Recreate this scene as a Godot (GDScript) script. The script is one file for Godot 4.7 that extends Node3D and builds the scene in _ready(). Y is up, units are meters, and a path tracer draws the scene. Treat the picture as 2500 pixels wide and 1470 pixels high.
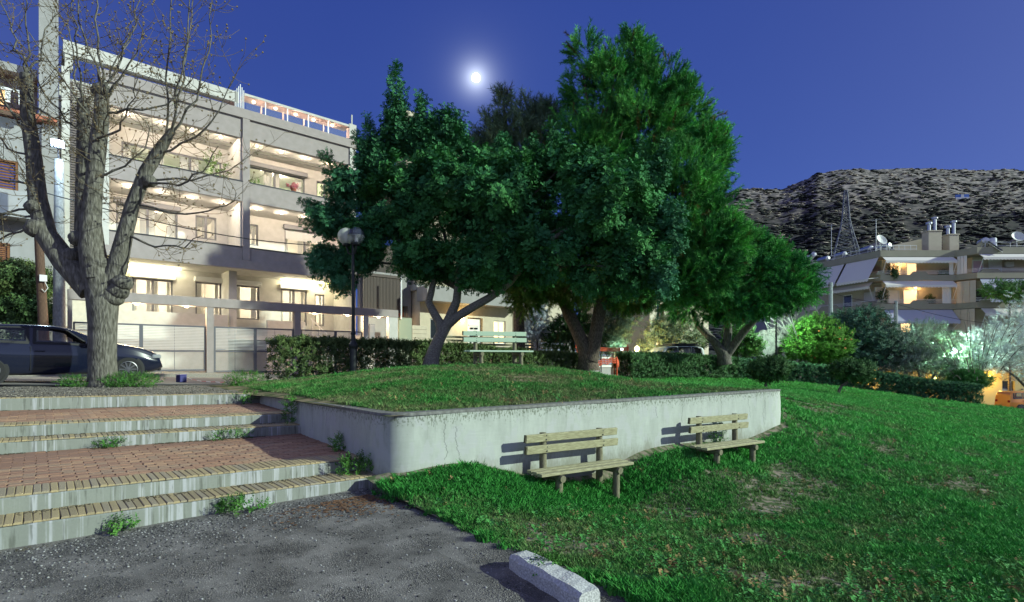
extends Node3D

var taken := {}
var rng := RandomNumberGenerator.new()
var M := {}
var tps_p: Array = []
var tps_w: Array = []
const WALL := [Vector3(3.5, 0.76, -11.9), Vector3(3.0, 0.855, -5.54), Vector3(11.5, 0.855, -4.63)]


# ---------------------------------------------------------------- mesh builder
class MB:
	var v := PackedVector3Array()
	var n := PackedVector3Array()
	var c := PackedColorArray()
	var uv := PackedVector2Array()
	var col := Color.WHITE

	func put(p: Vector3, q: Vector3, t := Vector2.ZERO) -> void:
		v.append(p)
		n.append(q)
		c.append(col)
		uv.append(t)

	# corners run anticlockwise as seen from outside
	func tri(a: Vector3, b: Vector3, d: Vector3) -> void:
		var q := (b - a).cross(d - a)
		if q.length_squared() < 1e-16:
			return
		q = q.normalized()
		put(a, q)
		put(d, q)
		put(b, q)

	func tri_n(a: Vector3, b: Vector3, d: Vector3, na: Vector3, nb: Vector3, nd: Vector3) -> void:
		put(a, na)
		put(d, nd)
		put(b, nb)

	func quad(a: Vector3, b: Vector3, d: Vector3, e: Vector3) -> void:
		tri(a, b, d)
		tri(a, d, e)

	func quad_uv(a: Vector3, b: Vector3, d: Vector3, e: Vector3) -> void:
		var q := (b - a).cross(e - a).normalized()
		for k in [[a, 0, 1], [d, 1, 0], [b, 1, 1], [a, 0, 1], [e, 0, 0], [d, 1, 0]]:
			put(k[0], q, Vector2(k[1], k[2]))

	func box(lo: Vector3, hi: Vector3, t := Transform3D.IDENTITY) -> void:
		var p := []
		for i in 8:
			p.append(t * Vector3(hi.x if i & 1 else lo.x, hi.y if i & 2 else lo.y, hi.z if i & 4 else lo.z))
		quad(p[4], p[5], p[7], p[6])
		quad(p[1], p[0], p[2], p[3])
		quad(p[5], p[1], p[3], p[7])
		quad(p[0], p[4], p[6], p[2])
		quad(p[6], p[7], p[3], p[2])
		quad(p[0], p[1], p[5], p[4])

	# box with chamfered edges
	func cbox(lo: Vector3, hi: Vector3, b: float, t := Transform3D.IDENTITY) -> void:
		var m := (lo + hi) * 0.5
		var h := (hi - lo) * 0.5
		b = minf(b, minf(h.x, minf(h.y, h.z)) * 0.9)
		for ax in 3:
			var ay := (ax + 1) % 3
			var az := (ax + 2) % 3
			for s in [-1.0, 1.0]:
				var f := []
				for k in [[-1, -1], [1, -1], [1, 1], [-1, 1]]:
					var q := Vector3.ZERO
					q[ax] = s * h[ax]
					q[ay] = k[0] * (h[ay] - b)
					q[az] = k[1] * (h[az] - b)
					f.append(t * (m + q))
				if s > 0:
					quad(f[0], f[1], f[2], f[3])
				else:
					quad(f[3], f[2], f[1], f[0])
		for ax in 3:  # edges parallel to ax
			var ay := (ax + 1) % 3
			var az := (ax + 2) % 3
			for s in [-1.0, 1.0]:
				for r in [-1.0, 1.0]:
					var f := []
					for k in [[-1, 0], [1, 0], [1, 1], [-1, 1]]:
						var q := Vector3.ZERO
						q[ax] = k[0] * (h[ax] - b)
						q[ay] = s * (h[ay] - (0.0 if k[1] == 0 else b))
						q[az] = r * (h[az] - (b if k[1] == 0 else 0.0))
						f.append(t * (m + q))
					if s * r < 0:
						quad(f[0], f[1], f[2], f[3])
					else:
						quad(f[3], f[2], f[1], f[0])
		for i in 8:
			var sx := 1.0 if i & 1 else -1.0
			var sy := 1.0 if i & 2 else -1.0
			var sz := 1.0 if i & 4 else -1.0
			var a := t * (m + Vector3(sx * h.x, sy * (h.y - b), sz * (h.z - b)))
			var d := t * (m + Vector3(sx * (h.x - b), sy * h.y, sz * (h.z - b)))
			var e := t * (m + Vector3(sx * (h.x - b), sy * (h.y - b), sz * h.z))
			if sx * sy * sz > 0:
				tri(a, d, e)
			else:
				tri(a, e, d)

	# tapered tube through points; ends closed
	func tube(pts: Array, rad: Array, seg := 8, rough := 0.0, seed_ := 1) -> void:
		var rings := []
		var nrm := []
		var u := Vector3.UP
		for i in pts.size():
			var d: Vector3 = (pts[mini(i + 1, pts.size() - 1)] - pts[maxi(i - 1, 0)]).normalized()
			if i == 0:
				u = d.cross(Vector3(0.31, 0.2, 0.93)).normalized()
				if u.length() < 0.1:
					u = d.cross(Vector3.RIGHT).normalized()
			u = (u - d * u.dot(d)).normalized()
			var w := d.cross(u)
			var ring := []
			var rn := []
			for k in seg:
				var a := TAU * k / seg
				var o := u * cos(a) + w * sin(a)
				var r: float = rad[i]
				if rough > 0.0:
					r *= 1.0 + rough * (sin(a * 3.0 + seed_ + i * 0.7) * 0.5 + sin(a * 5.0 + i * 1.9 + seed_ * 2.0) * 0.5)
				ring.append(pts[i] + o * r)
				rn.append(o)
			rings.append(ring)
			nrm.append(rn)
		for i in pts.size() - 1:
			for k in seg:
				var j := (k + 1) % seg
				tri_n(rings[i][k], rings[i][j], rings[i + 1][j], nrm[i][k], nrm[i][j], nrm[i + 1][j])
				tri_n(rings[i][k], rings[i + 1][j], rings[i + 1][k], nrm[i][k], nrm[i + 1][j], nrm[i + 1][k])
		if seg > 3:
			for k in range(1, seg - 1):
				tri(rings[0][0], rings[0][k + 1], rings[0][k])
				var l: int = pts.size() - 1
				tri(rings[l][0], rings[l][k], rings[l][k + 1])

	# profile of (radius, height) turned about y
	func lathe(prof: Array, seg := 20, t := Transform3D.IDENTITY) -> void:
		for i in prof.size() - 1:
			var p: Vector2 = prof[i]
			var q: Vector2 = prof[i + 1]
			var e := q - p
			var nn := Vector2(e.y, -e.x).normalized()
			for k in seg:
				var a := TAU * k / seg
				var b := TAU * (k + 1) / seg
				var ca := Vector3(cos(a), 0, -sin(a))
				var cb := Vector3(cos(b), 0, -sin(b))
				var na := t.basis * (ca * nn.x + Vector3.UP * nn.y)
				var nb := t.basis * (cb * nn.x + Vector3.UP * nn.y)
				var pa := t * (ca * p.x + Vector3.UP * p.y)
				var pb := t * (cb * p.x + Vector3.UP * p.y)
				var qa := t * (ca * q.x + Vector3.UP * q.y)
				var qb := t * (cb * q.x + Vector3.UP * q.y)
				if p.x > 1e-5:
					tri_n(pa, pb, qb, na, nb, nb)
				if q.x > 1e-5:
					tri_n(pa, qb, qa, na, nb, na)

	# 2D outline (anticlockwise in x,y) pushed from z0 to z1
	func prism(poly: PackedVector2Array, z0: float, z1: float, t := Transform3D.IDENTITY) -> void:
		var idx := Geometry2D.triangulate_polygon(poly)
		for i in range(0, idx.size(), 3):
			var a := poly[idx[i]]
			var b := poly[idx[i + 1]]
			var d := poly[idx[i + 2]]
			if (b - a).cross(d - a) < 0:
				var s := b
				b = d
				d = s
			tri(t * Vector3(a.x, a.y, z1), t * Vector3(b.x, b.y, z1), t * Vector3(d.x, d.y, z1))
			tri(t * Vector3(a.x, a.y, z0), t * Vector3(d.x, d.y, z0), t * Vector3(b.x, b.y, z0))
		for i in poly.size():
			var a := poly[i]
			var b := poly[(i + 1) % poly.size()]
			quad(t * Vector3(a.x, a.y, z0), t * Vector3(b.x, b.y, z0), t * Vector3(b.x, b.y, z1), t * Vector3(a.x, a.y, z1))

	# upright wall in a plane z = const with rectangular openings [x0, x1, y0, y1]
	func wall(x0: float, x1: float, y0: float, y1: float, zf: float, zb: float, holes: Array) -> void:
		var xs := [x0, x1]
		var ys := [y0, y1]
		for h in holes:
			xs.append_array([h[0], h[1]])
			ys.append_array([h[2], h[3]])
		xs.sort()
		ys.sort()
		for i in xs.size() - 1:
			if xs[i + 1] - xs[i] < 1e-4:
				continue
			for j in ys.size() - 1:
				if ys[j + 1] - ys[j] < 1e-4:
					continue
				var mx: float = (xs[i] + xs[i + 1]) / 2
				var my: float = (ys[j] + ys[j + 1]) / 2
				var solid := true
				for h in holes:
					if mx > h[0] and mx < h[1] and my > h[2] and my < h[3]:
						solid = false
				if solid:
					quad(Vector3(xs[i], ys[j], zf), Vector3(xs[i + 1], ys[j], zf), Vector3(xs[i + 1], ys[j + 1], zf), Vector3(xs[i], ys[j + 1], zf))
					quad(Vector3(xs[i + 1], ys[j], zb), Vector3(xs[i], ys[j], zb), Vector3(xs[i], ys[j + 1], zb), Vector3(xs[i + 1], ys[j + 1], zb))
		for h in holes:
			quad(Vector3(h[0], h[2], zf), Vector3(h[1], h[2], zf), Vector3(h[1], h[2], zb), Vector3(h[0], h[2], zb))
			quad(Vector3(h[0], h[3], zb), Vector3(h[1], h[3], zb), Vector3(h[1], h[3], zf), Vector3(h[0], h[3], zf))
			quad(Vector3(h[0], h[2], zf), Vector3(h[0], h[2], zb), Vector3(h[0], h[3], zb), Vector3(h[0], h[3], zf))
			quad(Vector3(h[1], h[2], zb), Vector3(h[1], h[2], zf), Vector3(h[1], h[3], zf), Vector3(h[1], h[3], zb))
		quad(Vector3(x0, y0, zb), Vector3(x0, y0, zf), Vector3(x0, y1, zf), Vector3(x0, y1, zb))
		quad(Vector3(x1, y0, zf), Vector3(x1, y0, zb), Vector3(x1, y1, zb), Vector3(x1, y1, zf))
		quad(Vector3(x0, y1, zf), Vector3(x1, y1, zf), Vector3(x1, y1, zb), Vector3(x0, y1, zb))
		quad(Vector3(x0, y0, zb), Vector3(x1, y0, zb), Vector3(x1, y0, zf), Vector3(x0, y0, zf))

	func mesh(m: Material) -> ArrayMesh:
		var a := []
		a.resize(Mesh.ARRAY_MAX)
		a[Mesh.ARRAY_VERTEX] = v
		a[Mesh.ARRAY_NORMAL] = n
		a[Mesh.ARRAY_COLOR] = c
		a[Mesh.ARRAY_TEX_UV] = uv
		var r := ArrayMesh.new()
		r.add_surface_from_arrays(Mesh.PRIMITIVE_TRIANGLES, a)
		r.surface_set_material(0, m)
		return r


# ---------------------------------------------------------------- naming and nodes
func numbered(called: String) -> String:
	taken[called] = taken.get(called, -1) + 1
	return called if taken[called] == 0 else "%s_%03d" % [called, taken[called]]


func put_in(o: Node3D, called: String, parent: Node) -> void:
	if parent == self:
		o.name = numbered(called)
	else:
		var k := called
		var i := 0
		if not parent.has_meta("_kids"):
			parent.set_meta("_kids", {})
		var kids: Dictionary = parent.get_meta("_kids")
		i = kids.get(called, -1) + 1
		kids[called] = i
		if i > 0:
			k = "%s_%03d" % [called, i]
		o.name = k
	parent.add_child(o, true)


func obj(called: String, b: MB, m: Material, parent: Node = self) -> MeshInstance3D:
	return obj_mesh(called, b.mesh(m), parent)


func obj_mesh(called: String, mesh: Mesh, parent: Node = self) -> MeshInstance3D:
	var o := MeshInstance3D.new()
	o.mesh = mesh
	put_in(o, called, parent)
	return o


func tag(o: Node, label: String, category: String, group := "", kind := "") -> Node:
	o.set_meta("label", label)
	o.set_meta("category", category)
	if group:
		o.set_meta("group", group)
	if kind:
		o.set_meta("kind", kind)
	return o


func thing(called: String, label: String, category: String, at := Vector3.ZERO, turn := 0.0, group := "") -> Node3D:
	var o := Node3D.new()
	put_in(o, called, self)
	o.position = at
	o.rotation.y = turn
	tag(o, label, category, group)
	return o


func stuff(o: Node) -> Node:
	o.set_meta("kind", "stuff")
	return o


func copy(o: Node3D, label: String, at: Vector3, turn := 0.0) -> Node3D:
	var r: Node3D = o.duplicate()
	r.name = numbered(String(o.name).trim_suffix("_" + String(o.name).get_slice("_", 99)) if false else base_name(o.name))
	add_child(r, true)
	r.position = at
	r.rotation.y = turn
	r.set_meta("label", label)
	return r


func base_name(s: String) -> String:
	var k := s.rfind("_")
	return s.substr(0, k) if k > 0 and s.substr(k + 1).is_valid_int() else s


func multi(called: String, mesh: Mesh, where: Array, colors: Array, parent: Node = self) -> MultiMeshInstance3D:
	var mm := MultiMesh.new()
	mm.transform_format = MultiMesh.TRANSFORM_3D
	mm.use_colors = not colors.is_empty()
	mm.mesh = mesh
	mm.instance_count = where.size()
	for i in where.size():
		mm.set_instance_transform(i, where[i])
		if mm.use_colors:
			mm.set_instance_color(i, colors[i])
	var o := MultiMeshInstance3D.new()
	o.multimesh = mm
	put_in(o, called, parent)
	o.set_meta("kind", "stuff")
	return o


# ---------------------------------------------------------------- materials
func lin(r: float, g: float, b: float) -> Color:
	return Color(r, g, b).linear_to_srgb()


func noise_tex(seed_: int, freq: float, oct: int, c0: Color, c1: Color, size := 512, mid := -1.0, kind := FastNoiseLite.TYPE_SIMPLEX_SMOOTH) -> NoiseTexture2D:
	var f := FastNoiseLite.new()
	f.seed = seed_
	f.noise_type = kind
	f.frequency = freq
	f.fractal_octaves = oct
	var t := NoiseTexture2D.new()
	t.width = size
	t.height = size
	t.seamless = true
	t.noise = f
	var g := Gradient.new()
	g.set_color(0, c0)
	g.set_color(1, c1)
	if mid >= 0.0:
		g.set_offset(0, mid - 0.12)
		g.set_offset(1, mid + 0.12)
	t.color_ramp = g
	return t


func mat(called: String, c: Color, rough := 0.8, metal := 0.0, spec := 0.5) -> StandardMaterial3D:
	var m := StandardMaterial3D.new()
	m.resource_name = called
	m.albedo_color = c
	m.roughness = rough
	m.metallic = metal
	m.metallic_specular = spec
	M[called] = m
	return m


# tint: a noise texture multiplied into the colour; scale in repeats per metre
func textured(m: StandardMaterial3D, t: Texture2D, scale: Vector3, relief := 0.0, relief_tex: Texture2D = null) -> StandardMaterial3D:
	m.albedo_texture = t
	m.uv1_triplanar = true
	m.uv1_world_triplanar = true
	m.uv1_scale = scale
	if relief != 0.0:
		m.heightmap_enabled = true
		m.heightmap_scale = relief
		m.heightmap_texture = relief_tex if relief_tex else t
	return m


func vcol(called: String, rough := 0.8, spec := 0.3) -> StandardMaterial3D:
	var m := mat(called, Color.WHITE, rough, 0.0, spec)
	m.vertex_color_use_as_albedo = true
	return m


func glow(called: String, c: Color, e: float) -> StandardMaterial3D:
	var m := mat(called, c, 0.5)
	m.emission_enabled = true
	m.emission = c
	m.emission_energy_multiplier = e
	return m


func omni(called: String, at: Vector3, c: Color, e: float, size := 0.05, reach := 14.0) -> void:
	var l := OmniLight3D.new()
	put_in(l, called, self)
	l.position = at
	l.light_color = c
	l.light_energy = e
	l.light_size = size
	l.omni_range = reach
	l.omni_attenuation = 2.0
	l.shadow_enabled = true


# ---------------------------------------------------------------- the lie of the land
func tps_u(r2: float) -> float:
	return 0.0 if r2 < 1e-9 else r2 * log(r2) * 0.5


func tps_fit(pts: Array) -> Array:
	var n := pts.size()
	var m := n + 3
	var a := []
	for i in m:
		var row := []
		row.resize(m + 1)
		row.fill(0.0)
		a.append(row)
	for i in n:
		for j in n:
			var dx: float = pts[i][0] - pts[j][0]
			var dz: float = pts[i][1] - pts[j][1]
			a[i][j] = tps_u(dx * dx + dz * dz)
		a[i][i] += 0.02
		a[i][n] = 1.0
		a[i][n + 1] = pts[i][0]
		a[i][n + 2] = pts[i][1]
		a[n][i] = 1.0
		a[n + 1][i] = pts[i][0]
		a[n + 2][i] = pts[i][1]
		a[i][m] = pts[i][2]
	for k in m:
		var best := k
		for i in range(k + 1, m):
			if absf(a[i][k]) > absf(a[best][k]):
				best = i
		var s = a[k]
		a[k] = a[best]
		a[best] = s
		for i in range(k + 1, m):
			var f: float = a[i][k] / a[k][k]
			if f != 0.0:
				for j in range(k, m + 1):
					a[i][j] -= f * a[k][j]
	var w := []
	w.resize(m)
	for k in range(m - 1, -1, -1):
		var s: float = a[k][m]
		for j in range(k + 1, m):
			s -= a[k][j] * w[j]
		w[k] = s / a[k][k]
	return w


func tps_at(pts: Array, w: Array, x: float, z: float) -> float:
	var n := pts.size()
	var y: float = w[n] + w[n + 1] * x + w[n + 2] * z
	for i in n:
		var dx: float = x - pts[i][0]
		var dz: float = z - pts[i][1]
		var r2 := dx * dx + dz * dz
		if r2 > 1e-9:
			y += w[i] * r2 * log(r2) * 0.5
	return y


func wall_z(x: float) -> float:
	return -5.54 + (x - 3.0) * 0.107


func wall_x(z: float) -> float:
	return 3.0 + (z + 5.54) * -0.0786


func road_y(x: float) -> float:
	return 0.9 - 0.03 * clampf(x, -40.0, 16.0) - 0.018 * (clampf(x, 16.0, 90.0) - 16.0) - 0.01


func h_lawn(x: float, z: float) -> float:
	return tps_at(tps_p[0], tps_w[0], x, z)


func h_mound(x: float, z: float) -> float:
	return tps_at(tps_p[1], tps_w[1], x, z)


func gy(x: float, z: float) -> float:
	if z < -16.6:
		return road_y(x)
	if x < 11.5:
		if z < wall_z(x):
			return h_mound(x, z) if x > wall_x(z) - 0.2 else 0.84 - 0.023 * x
		return h_lawn(x, z) if x > 2.8 else 0.0
	var y := h_lawn(x, z)
	if x < 14.0:
		var w := (1.0 - (x - 11.5) / 2.5) * smoothstep(0.0, 1.0, (wall_z(x) - z) / 1.2)
		y = lerpf(y, h_mound(x, z), w)
	return y


func make_land() -> void:
	tps_p = [
		[
			[2.85, -5.4, 0.10], [2.85, -4.2, 0.01], [2.85, -2.7, -0.01], [2.85, 0, -0.02], [2.85, 4, -0.02], [4.0, -5.2, 0.15], [4.4, -4.95, -0.05], [5.2, -4.95, -0.27], [6.4, -4.95, -0.38], [6.4, -5.15, -0.2],
			[8.4, -4.35, -0.27], [9.55, -4.35, -0.33], [7.2, -5.05, -0.02], [9.0, -4.85, -0.02], [11.5, -4.55, 0.1], [12.6, -4.6, 0.22], [6, -2.5, -0.42], [6, -0.5, -0.42], [10, -1.5, -0.62], [12, -3.4, -0.25],
			[13.2, -5.6, 0.5], [13.5, -8, 0.74], [14, -11, 0.72], [14, -15.8, 0.6], [18, -15.8, 0.5], [20, -12, 0.42], [22, -7, 0.0], [16, -4, -0.05], [33.7, -15.8, 0.28], [33.7, -14.3, 0.12], [36, -12.2, -0.11], [37.1, -9.85, -0.47], [38.9, -7, -0.98], [40.3, -4.4, -1.27],
			[16, 0, -0.9], [26, -2, -1.0], [10, 6, -1.0], [25, 6, -1.9], [42, 4, -2.3], [60, -3, -3.6], [60, -14, -2.4], [75, -10, -4.2], [50, -14.5, -1.2], [70, 10, -5.2], [49.5, -4.2, -2.4],
		],
		[
			[3.0, -5.6, 0.83], [3.2, -8.5, 0.81], [3.4, -11.8, 0.75], [5.5, -5.3, 0.83], [8.5, -5.0, 0.83], [11.4, -4.7, 0.82], [6, -7.5, 1.04], [9, -8, 1.1], [11.3, -7.5, 0.86], [7.5, -10.5, 1.26], [9.2, -10.8, 1.30], [10.6, -11.2, 1.24],
			[5, -10.5, 1.05], [3.4, -13.5, 0.745], [3.4, -16.4, 0.74], [3.4, -15.0, 0.745], [6, -13.5, 1.05], [6, -16.4, 0.78], [9, -14, 1.08], [10, -16.4, 0.68], [12, -13.5, 0.92], [13, -16.4, 0.62], [14, -11, 0.72], [13.5, -8, 0.74],
		],
	]
	tps_w = [tps_fit(tps_p[0]), tps_fit(tps_p[1])]


# a sheet over a grid of (u, v); at(u, v) gives the point
func sheet(b: MB, nu: int, nv: int, at: Callable) -> void:
	var p := []
	for j in nv + 1:
		for i in nu + 1:
			p.append(at.call(float(i) / nu, float(j) / nv))
	var q := []
	for j in nv + 1:
		for i in nu + 1:
			var dx: Vector3 = p[j * (nu + 1) + mini(i + 1, nu)] - p[j * (nu + 1) + maxi(i - 1, 0)]
			var dz: Vector3 = p[mini(j + 1, nv) * (nu + 1) + i] - p[maxi(j - 1, 0) * (nu + 1) + i]
			var nn := dz.cross(dx).normalized()
			q.append(nn if nn.y >= 0 else -nn)
	for j in nv:
		for i in nu:
			var a := j * (nu + 1) + i
			var d := a + nu + 1
			var up: bool = (p[d] - p[a]).cross(p[a + 1] - p[a]).y > 0
			if up:
				b.tri_n(p[a], p[d], p[d + 1], q[a], q[d], q[d + 1])
				b.tri_n(p[a], p[d + 1], p[a + 1], q[a], q[d + 1], q[a + 1])
			else:
				b.tri_n(p[a], p[d + 1], p[d], q[a], q[d + 1], q[d])
				b.tri_n(p[a], p[a + 1], p[d + 1], q[a], q[a + 1], q[d + 1])


func _ready() -> void:
	rng.seed = 7
	# camera
	var cam := Camera3D.new()
	cam.name = "camera"
	add_child(cam)
	cam.projection = Camera3D.PROJECTION_FRUSTUM
	cam.near = 0.1
	cam.far = 4000.0
	cam.size = 0.1 * 1470.0 / 1312.0
	cam.frustum_offset = Vector2(0, 0.1 * 139.0 / 1312.0)
	cam.position = Vector3(0, 1.5, 0)
	cam.look_at_from_position(Vector3(0, 1.5, 0), Vector3(0.6631, 1.5, -0.7485))
	cam.current = true
	# sky and exposure
	var env := Environment.new()
	env.background_mode = Environment.BG_SKY
	var sky := Sky.new()
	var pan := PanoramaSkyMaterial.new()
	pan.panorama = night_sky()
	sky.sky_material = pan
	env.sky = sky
	env.background_energy_multiplier = 1.0
	env.tonemap_mode = Environment.TONE_MAPPER_LINEAR
	env.tonemap_exposure = 2.0
	env.sdfgi_enabled = true
	env.ssao_enabled = true
	env.ssil_enabled = true
	var we := WorldEnvironment.new()
	we.name = "world_environment"
	we.environment = env
	add_child(we)
	# the low greenish light that throws the bench shadows on the wall
	var sun := DirectionalLight3D.new()
	sun.name = "low_light"
	add_child(sun)
	sun.look_at_from_position(Vector3.ZERO, Vector3(-0.58, -0.40, -0.73))
	sun.light_color = Color(0.93, 1.0, 0.92)
	sun.light_energy = 0.95
	sun.light_angular_distance = 0.8
	sun.sky_mode = DirectionalLight3D.SKY_MODE_LIGHT_ONLY
	sun.shadow_enabled = true

	make_land()
	make_materials()
	build_ground()
	build_steps()
	build_retaining_wall()
	build_main_building()
	build_fence()
	build_left_side()
	build_middle_houses()
	build_right_block()
	build_far()
	build_hill()
	build_benches()
	build_street_things()
	build_cars()
	build_bare_tree()
	build_big_trees()
	build_garden_trees()
	build_hedges()
	build_grass()


func night_sky() -> ImageTexture:
	var w := 1024
	var h := 512
	var im := Image.create(w, h, false, Image.FORMAT_RGBF)
	var moon := Vector3(0.6631 - 0.7485 * 0.0671, 684.0 / 1312.0, -0.7485 - 0.6631 * 0.0671).normalized()
	var mist := FastNoiseLite.new()
	mist.seed = 3
	mist.frequency = 1.4
	var top := Vector3(0.0085, 0.019, 0.122)
	var low := Vector3(0.037, 0.078, 0.265)
	var ground := Color(0.01, 0.012, 0.02)
	for j in h:
		var el := (0.5 - (j + 0.5) / h) * PI
		for i in w:
			if el < -0.03:
				im.set_pixel(i, j, ground)
				continue
			var az := (i + 0.5) / w * TAU
			var d := Vector3(sin(az) * cos(el), sin(el), -cos(az) * cos(el))
			var t := exp(-maxf(el, 0.0) * 2.3)
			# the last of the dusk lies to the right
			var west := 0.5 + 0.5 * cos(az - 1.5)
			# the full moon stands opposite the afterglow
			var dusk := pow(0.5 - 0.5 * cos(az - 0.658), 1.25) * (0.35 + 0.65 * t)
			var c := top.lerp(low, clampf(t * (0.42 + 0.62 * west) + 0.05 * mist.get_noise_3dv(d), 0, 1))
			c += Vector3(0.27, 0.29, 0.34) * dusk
			var g := acos(clampf(d.dot(moon), -1, 1))
			c += Vector3(0.9, 1.0, 1.15) * (0.75 * exp(-g / 0.013) + 0.022 * exp(-g / 0.07))
			im.set_pixel(i, j, Color(c.x, c.y, c.z))
	return ImageTexture.create_from_image(im)


func make_materials() -> void:
	var w := Color.WHITE
	var fine := noise_tex(11, 0.06, 4, Color(0.72, 0.72, 0.72), w)
	var soft := noise_tex(12, 0.012, 4, Color(0.93, 0.93, 0.92), w)
	var blot := noise_tex(13, 0.015, 5, Color(0.62, 0.62, 0.6), w)
	var grain := noise_tex(15, 0.02, 4, Color(0.55, 0.52, 0.48), w)
	M.fine = null
	textured(mat("riser", w, 0.9), riser_stains(), Vector3(0.27, 0.8, 0.27), 0.25, fine)
	textured(mat("concrete", lin(0.36, 0.37, 0.35), 0.9), blot, Vector3(0.7, 0.7, 0.7), 0.3, fine)
	textured(mat("white_wall", w, 0.88), wall_stains(), Vector3(0.11, 0.625, 0.11), 0.5, fine)
	textured(mat("coping", lin(0.22, 0.22, 0.21), 0.9), blot, Vector3(1.5, 1.5, 1.5), 0.3, fine)
	textured(mat("facade_white", lin(0.52, 0.50, 0.47), 0.85), soft, Vector3(0.4, 0.4, 0.4))
	textured(mat("facade_grey", lin(0.315, 0.27, 0.262), 0.8), soft, Vector3(0.4, 0.4, 0.4))
	textured(mat("house_white", lin(0.29, 0.28, 0.28), 0.85), soft, Vector3(0.4, 0.25, 0.4))
	textured(mat("house_cream", lin(0.50, 0.44, 0.34), 0.85), soft, Vector3(0.4, 0.25, 0.4))
	textured(mat("block_olive", lin(0.28, 0.26, 0.20), 0.85), soft, Vector3(0.2, 0.2, 0.2))
	textured(mat("block_cream", lin(0.50, 0.43, 0.34), 0.85), soft, Vector3(0.2, 0.2, 0.2))
	textured(mat("bark", lin(0.27, 0.255, 0.225), 0.95), noise_tex(17, 0.02, 5, Color(0.38, 0.37, 0.34), w, 512), Vector3(1.6, 0.36, 1.6), 4.0)
	textured(mat("bark_brown", lin(0.27, 0.21, 0.165), 0.95), noise_tex(18, 0.03, 5, Color(0.35, 0.33, 0.3), w, 512), Vector3(1.6, 0.4, 1.6), 4.0)
	mat("twig", lin(0.14, 0.105, 0.06), 0.9)
	textured(mat("bench_wood", lin(0.54, 0.53, 0.33), 0.8), grain, Vector3(0.6, 9.0, 7.0), 0.3)
	textured(mat("post_wood", lin(0.30, 0.29, 0.19), 0.85), grain, Vector3(8.0, 0.8, 8.0), 0.3)
	textured(mat("pole_wood", lin(0.17, 0.10, 0.07), 0.9), grain, Vector3(8.0, 0.5, 8.0), 0.3)
	textured(mat("shutter_wood", lin(0.28, 0.11, 0.03), 0.7), grain, Vector3(1.0, 6.0, 1.0))
	textured(mat("screen_wood", lin(0.13, 0.10, 0.09), 0.75), grain, Vector3(1.0, 6.0, 1.0))
	textured(mat("road", lin(0.26, 0.235, 0.21), 0.9), fine, Vector3(0.8, 0.8, 0.8), 0.4)
	textured(mat("pavement", lin(0.34, 0.31, 0.27), 0.9), fine, Vector3(0.8, 0.8, 0.8), 0.2)
	textured(mat("gravel_bed", lin(0.33, 0.3, 0.25), 0.95), noise_tex(19, 0.14, 3, Color(0.35, 0.33, 0.3), w), Vector3(1.0, 1.0, 1.0), 1.6)
	textured(mat("earth", w, 0.97, 0.0, 0.2), noise_tex(20, 0.035, 5, lin(0.05, 0.085, 0.03), lin(0.25, 0.20, 0.16), 1024, 0.52), Vector3(0.16, 0.16, 0.16), 2.0, noise_tex(21, 0.05, 4, Color.BLACK, w))
	textured(mat("mound_earth", w, 0.97, 0.0, 0.2), noise_tex(22, 0.012, 5, lin(0.06, 0.085, 0.03), lin(0.22, 0.18, 0.11), 512, 0.52), Vector3(0.3, 0.3, 0.3), 2.0)
	textured(mat("dirt", lin(0.19, 0.145, 0.10), 0.97), fine, Vector3(0.5, 0.5, 0.5), 1.0)
	textured(mat("far_ground", lin(0.07, 0.075, 0.05), 0.97), blot, Vector3(0.05, 0.05, 0.05))
	for i in 4:
		textured(mat("red_brick_%d" % i, [lin(0.42, 0.235, 0.15), lin(0.35, 0.19, 0.125), lin(0.48, 0.285, 0.175), lin(0.38, 0.245, 0.165)][i], 0.85), fine, Vector3(2.5, 2.5, 2.5), 0.2)
		textured(mat("yellow_brick_%d" % i, [lin(0.46, 0.36, 0.20), lin(0.39, 0.31, 0.18), lin(0.5, 0.39, 0.21), lin(0.41, 0.34, 0.23)][i], 0.85), fine, Vector3(2.5, 2.5, 2.5), 0.2)
	textured(mat("joint", lin(0.055, 0.045, 0.04), 0.95), fine, Vector3(2, 2, 2))
	mat("dark_metal", lin(0.035, 0.037, 0.045), 0.45, 0.6)
	mat("grey_metal", lin(0.12, 0.12, 0.14), 0.5, 0.4)
	mat("steel", lin(0.45, 0.46, 0.48), 0.35, 0.9)
	mat("white_paint", lin(0.66, 0.66, 0.66), 0.6)
	mat("slat_white", lin(0.62, 0.60, 0.58), 0.55)
	mat("frame_grey", lin(0.17, 0.17, 0.18), 0.5, 0.2)
	mat("white_frame", lin(0.6, 0.6, 0.58), 0.5)
	mat("awning", lin(0.62, 0.58, 0.56), 0.9)
	mat("awning_blue", lin(0.34, 0.35, 0.45), 0.9)
	mat("rubber", lin(0.015, 0.015, 0.016), 0.85)
	mat("black", lin(0.01, 0.01, 0.011), 0.6)
	mat("orange_net", lin(0.65, 0.09, 0.025), 0.7)
	mat("terracotta", lin(0.35, 0.11, 0.06), 0.85)
	mat("curtain", lin(0.7, 0.68, 0.62), 0.9)
	mat("interior", lin(0.68, 0.64, 0.56), 0.9)
	mat("interior_green", lin(0.52, 0.62, 0.42), 0.9)
	textured(mat("wooden_floor", lin(0.22, 0.12, 0.06), 0.5), grain, Vector3(0.5, 4, 4))
	var g := mat("glass", Color(0.9, 0.95, 0.93, 0.08), 0.04)
	g.transparency = BaseMaterial3D.TRANSPARENCY_ALPHA
	var t := mat("tinted_glass", Color(0.05, 0.06, 0.07, 0.55), 0.04)
	t.transparency = BaseMaterial3D.TRANSPARENCY_ALPHA
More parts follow.
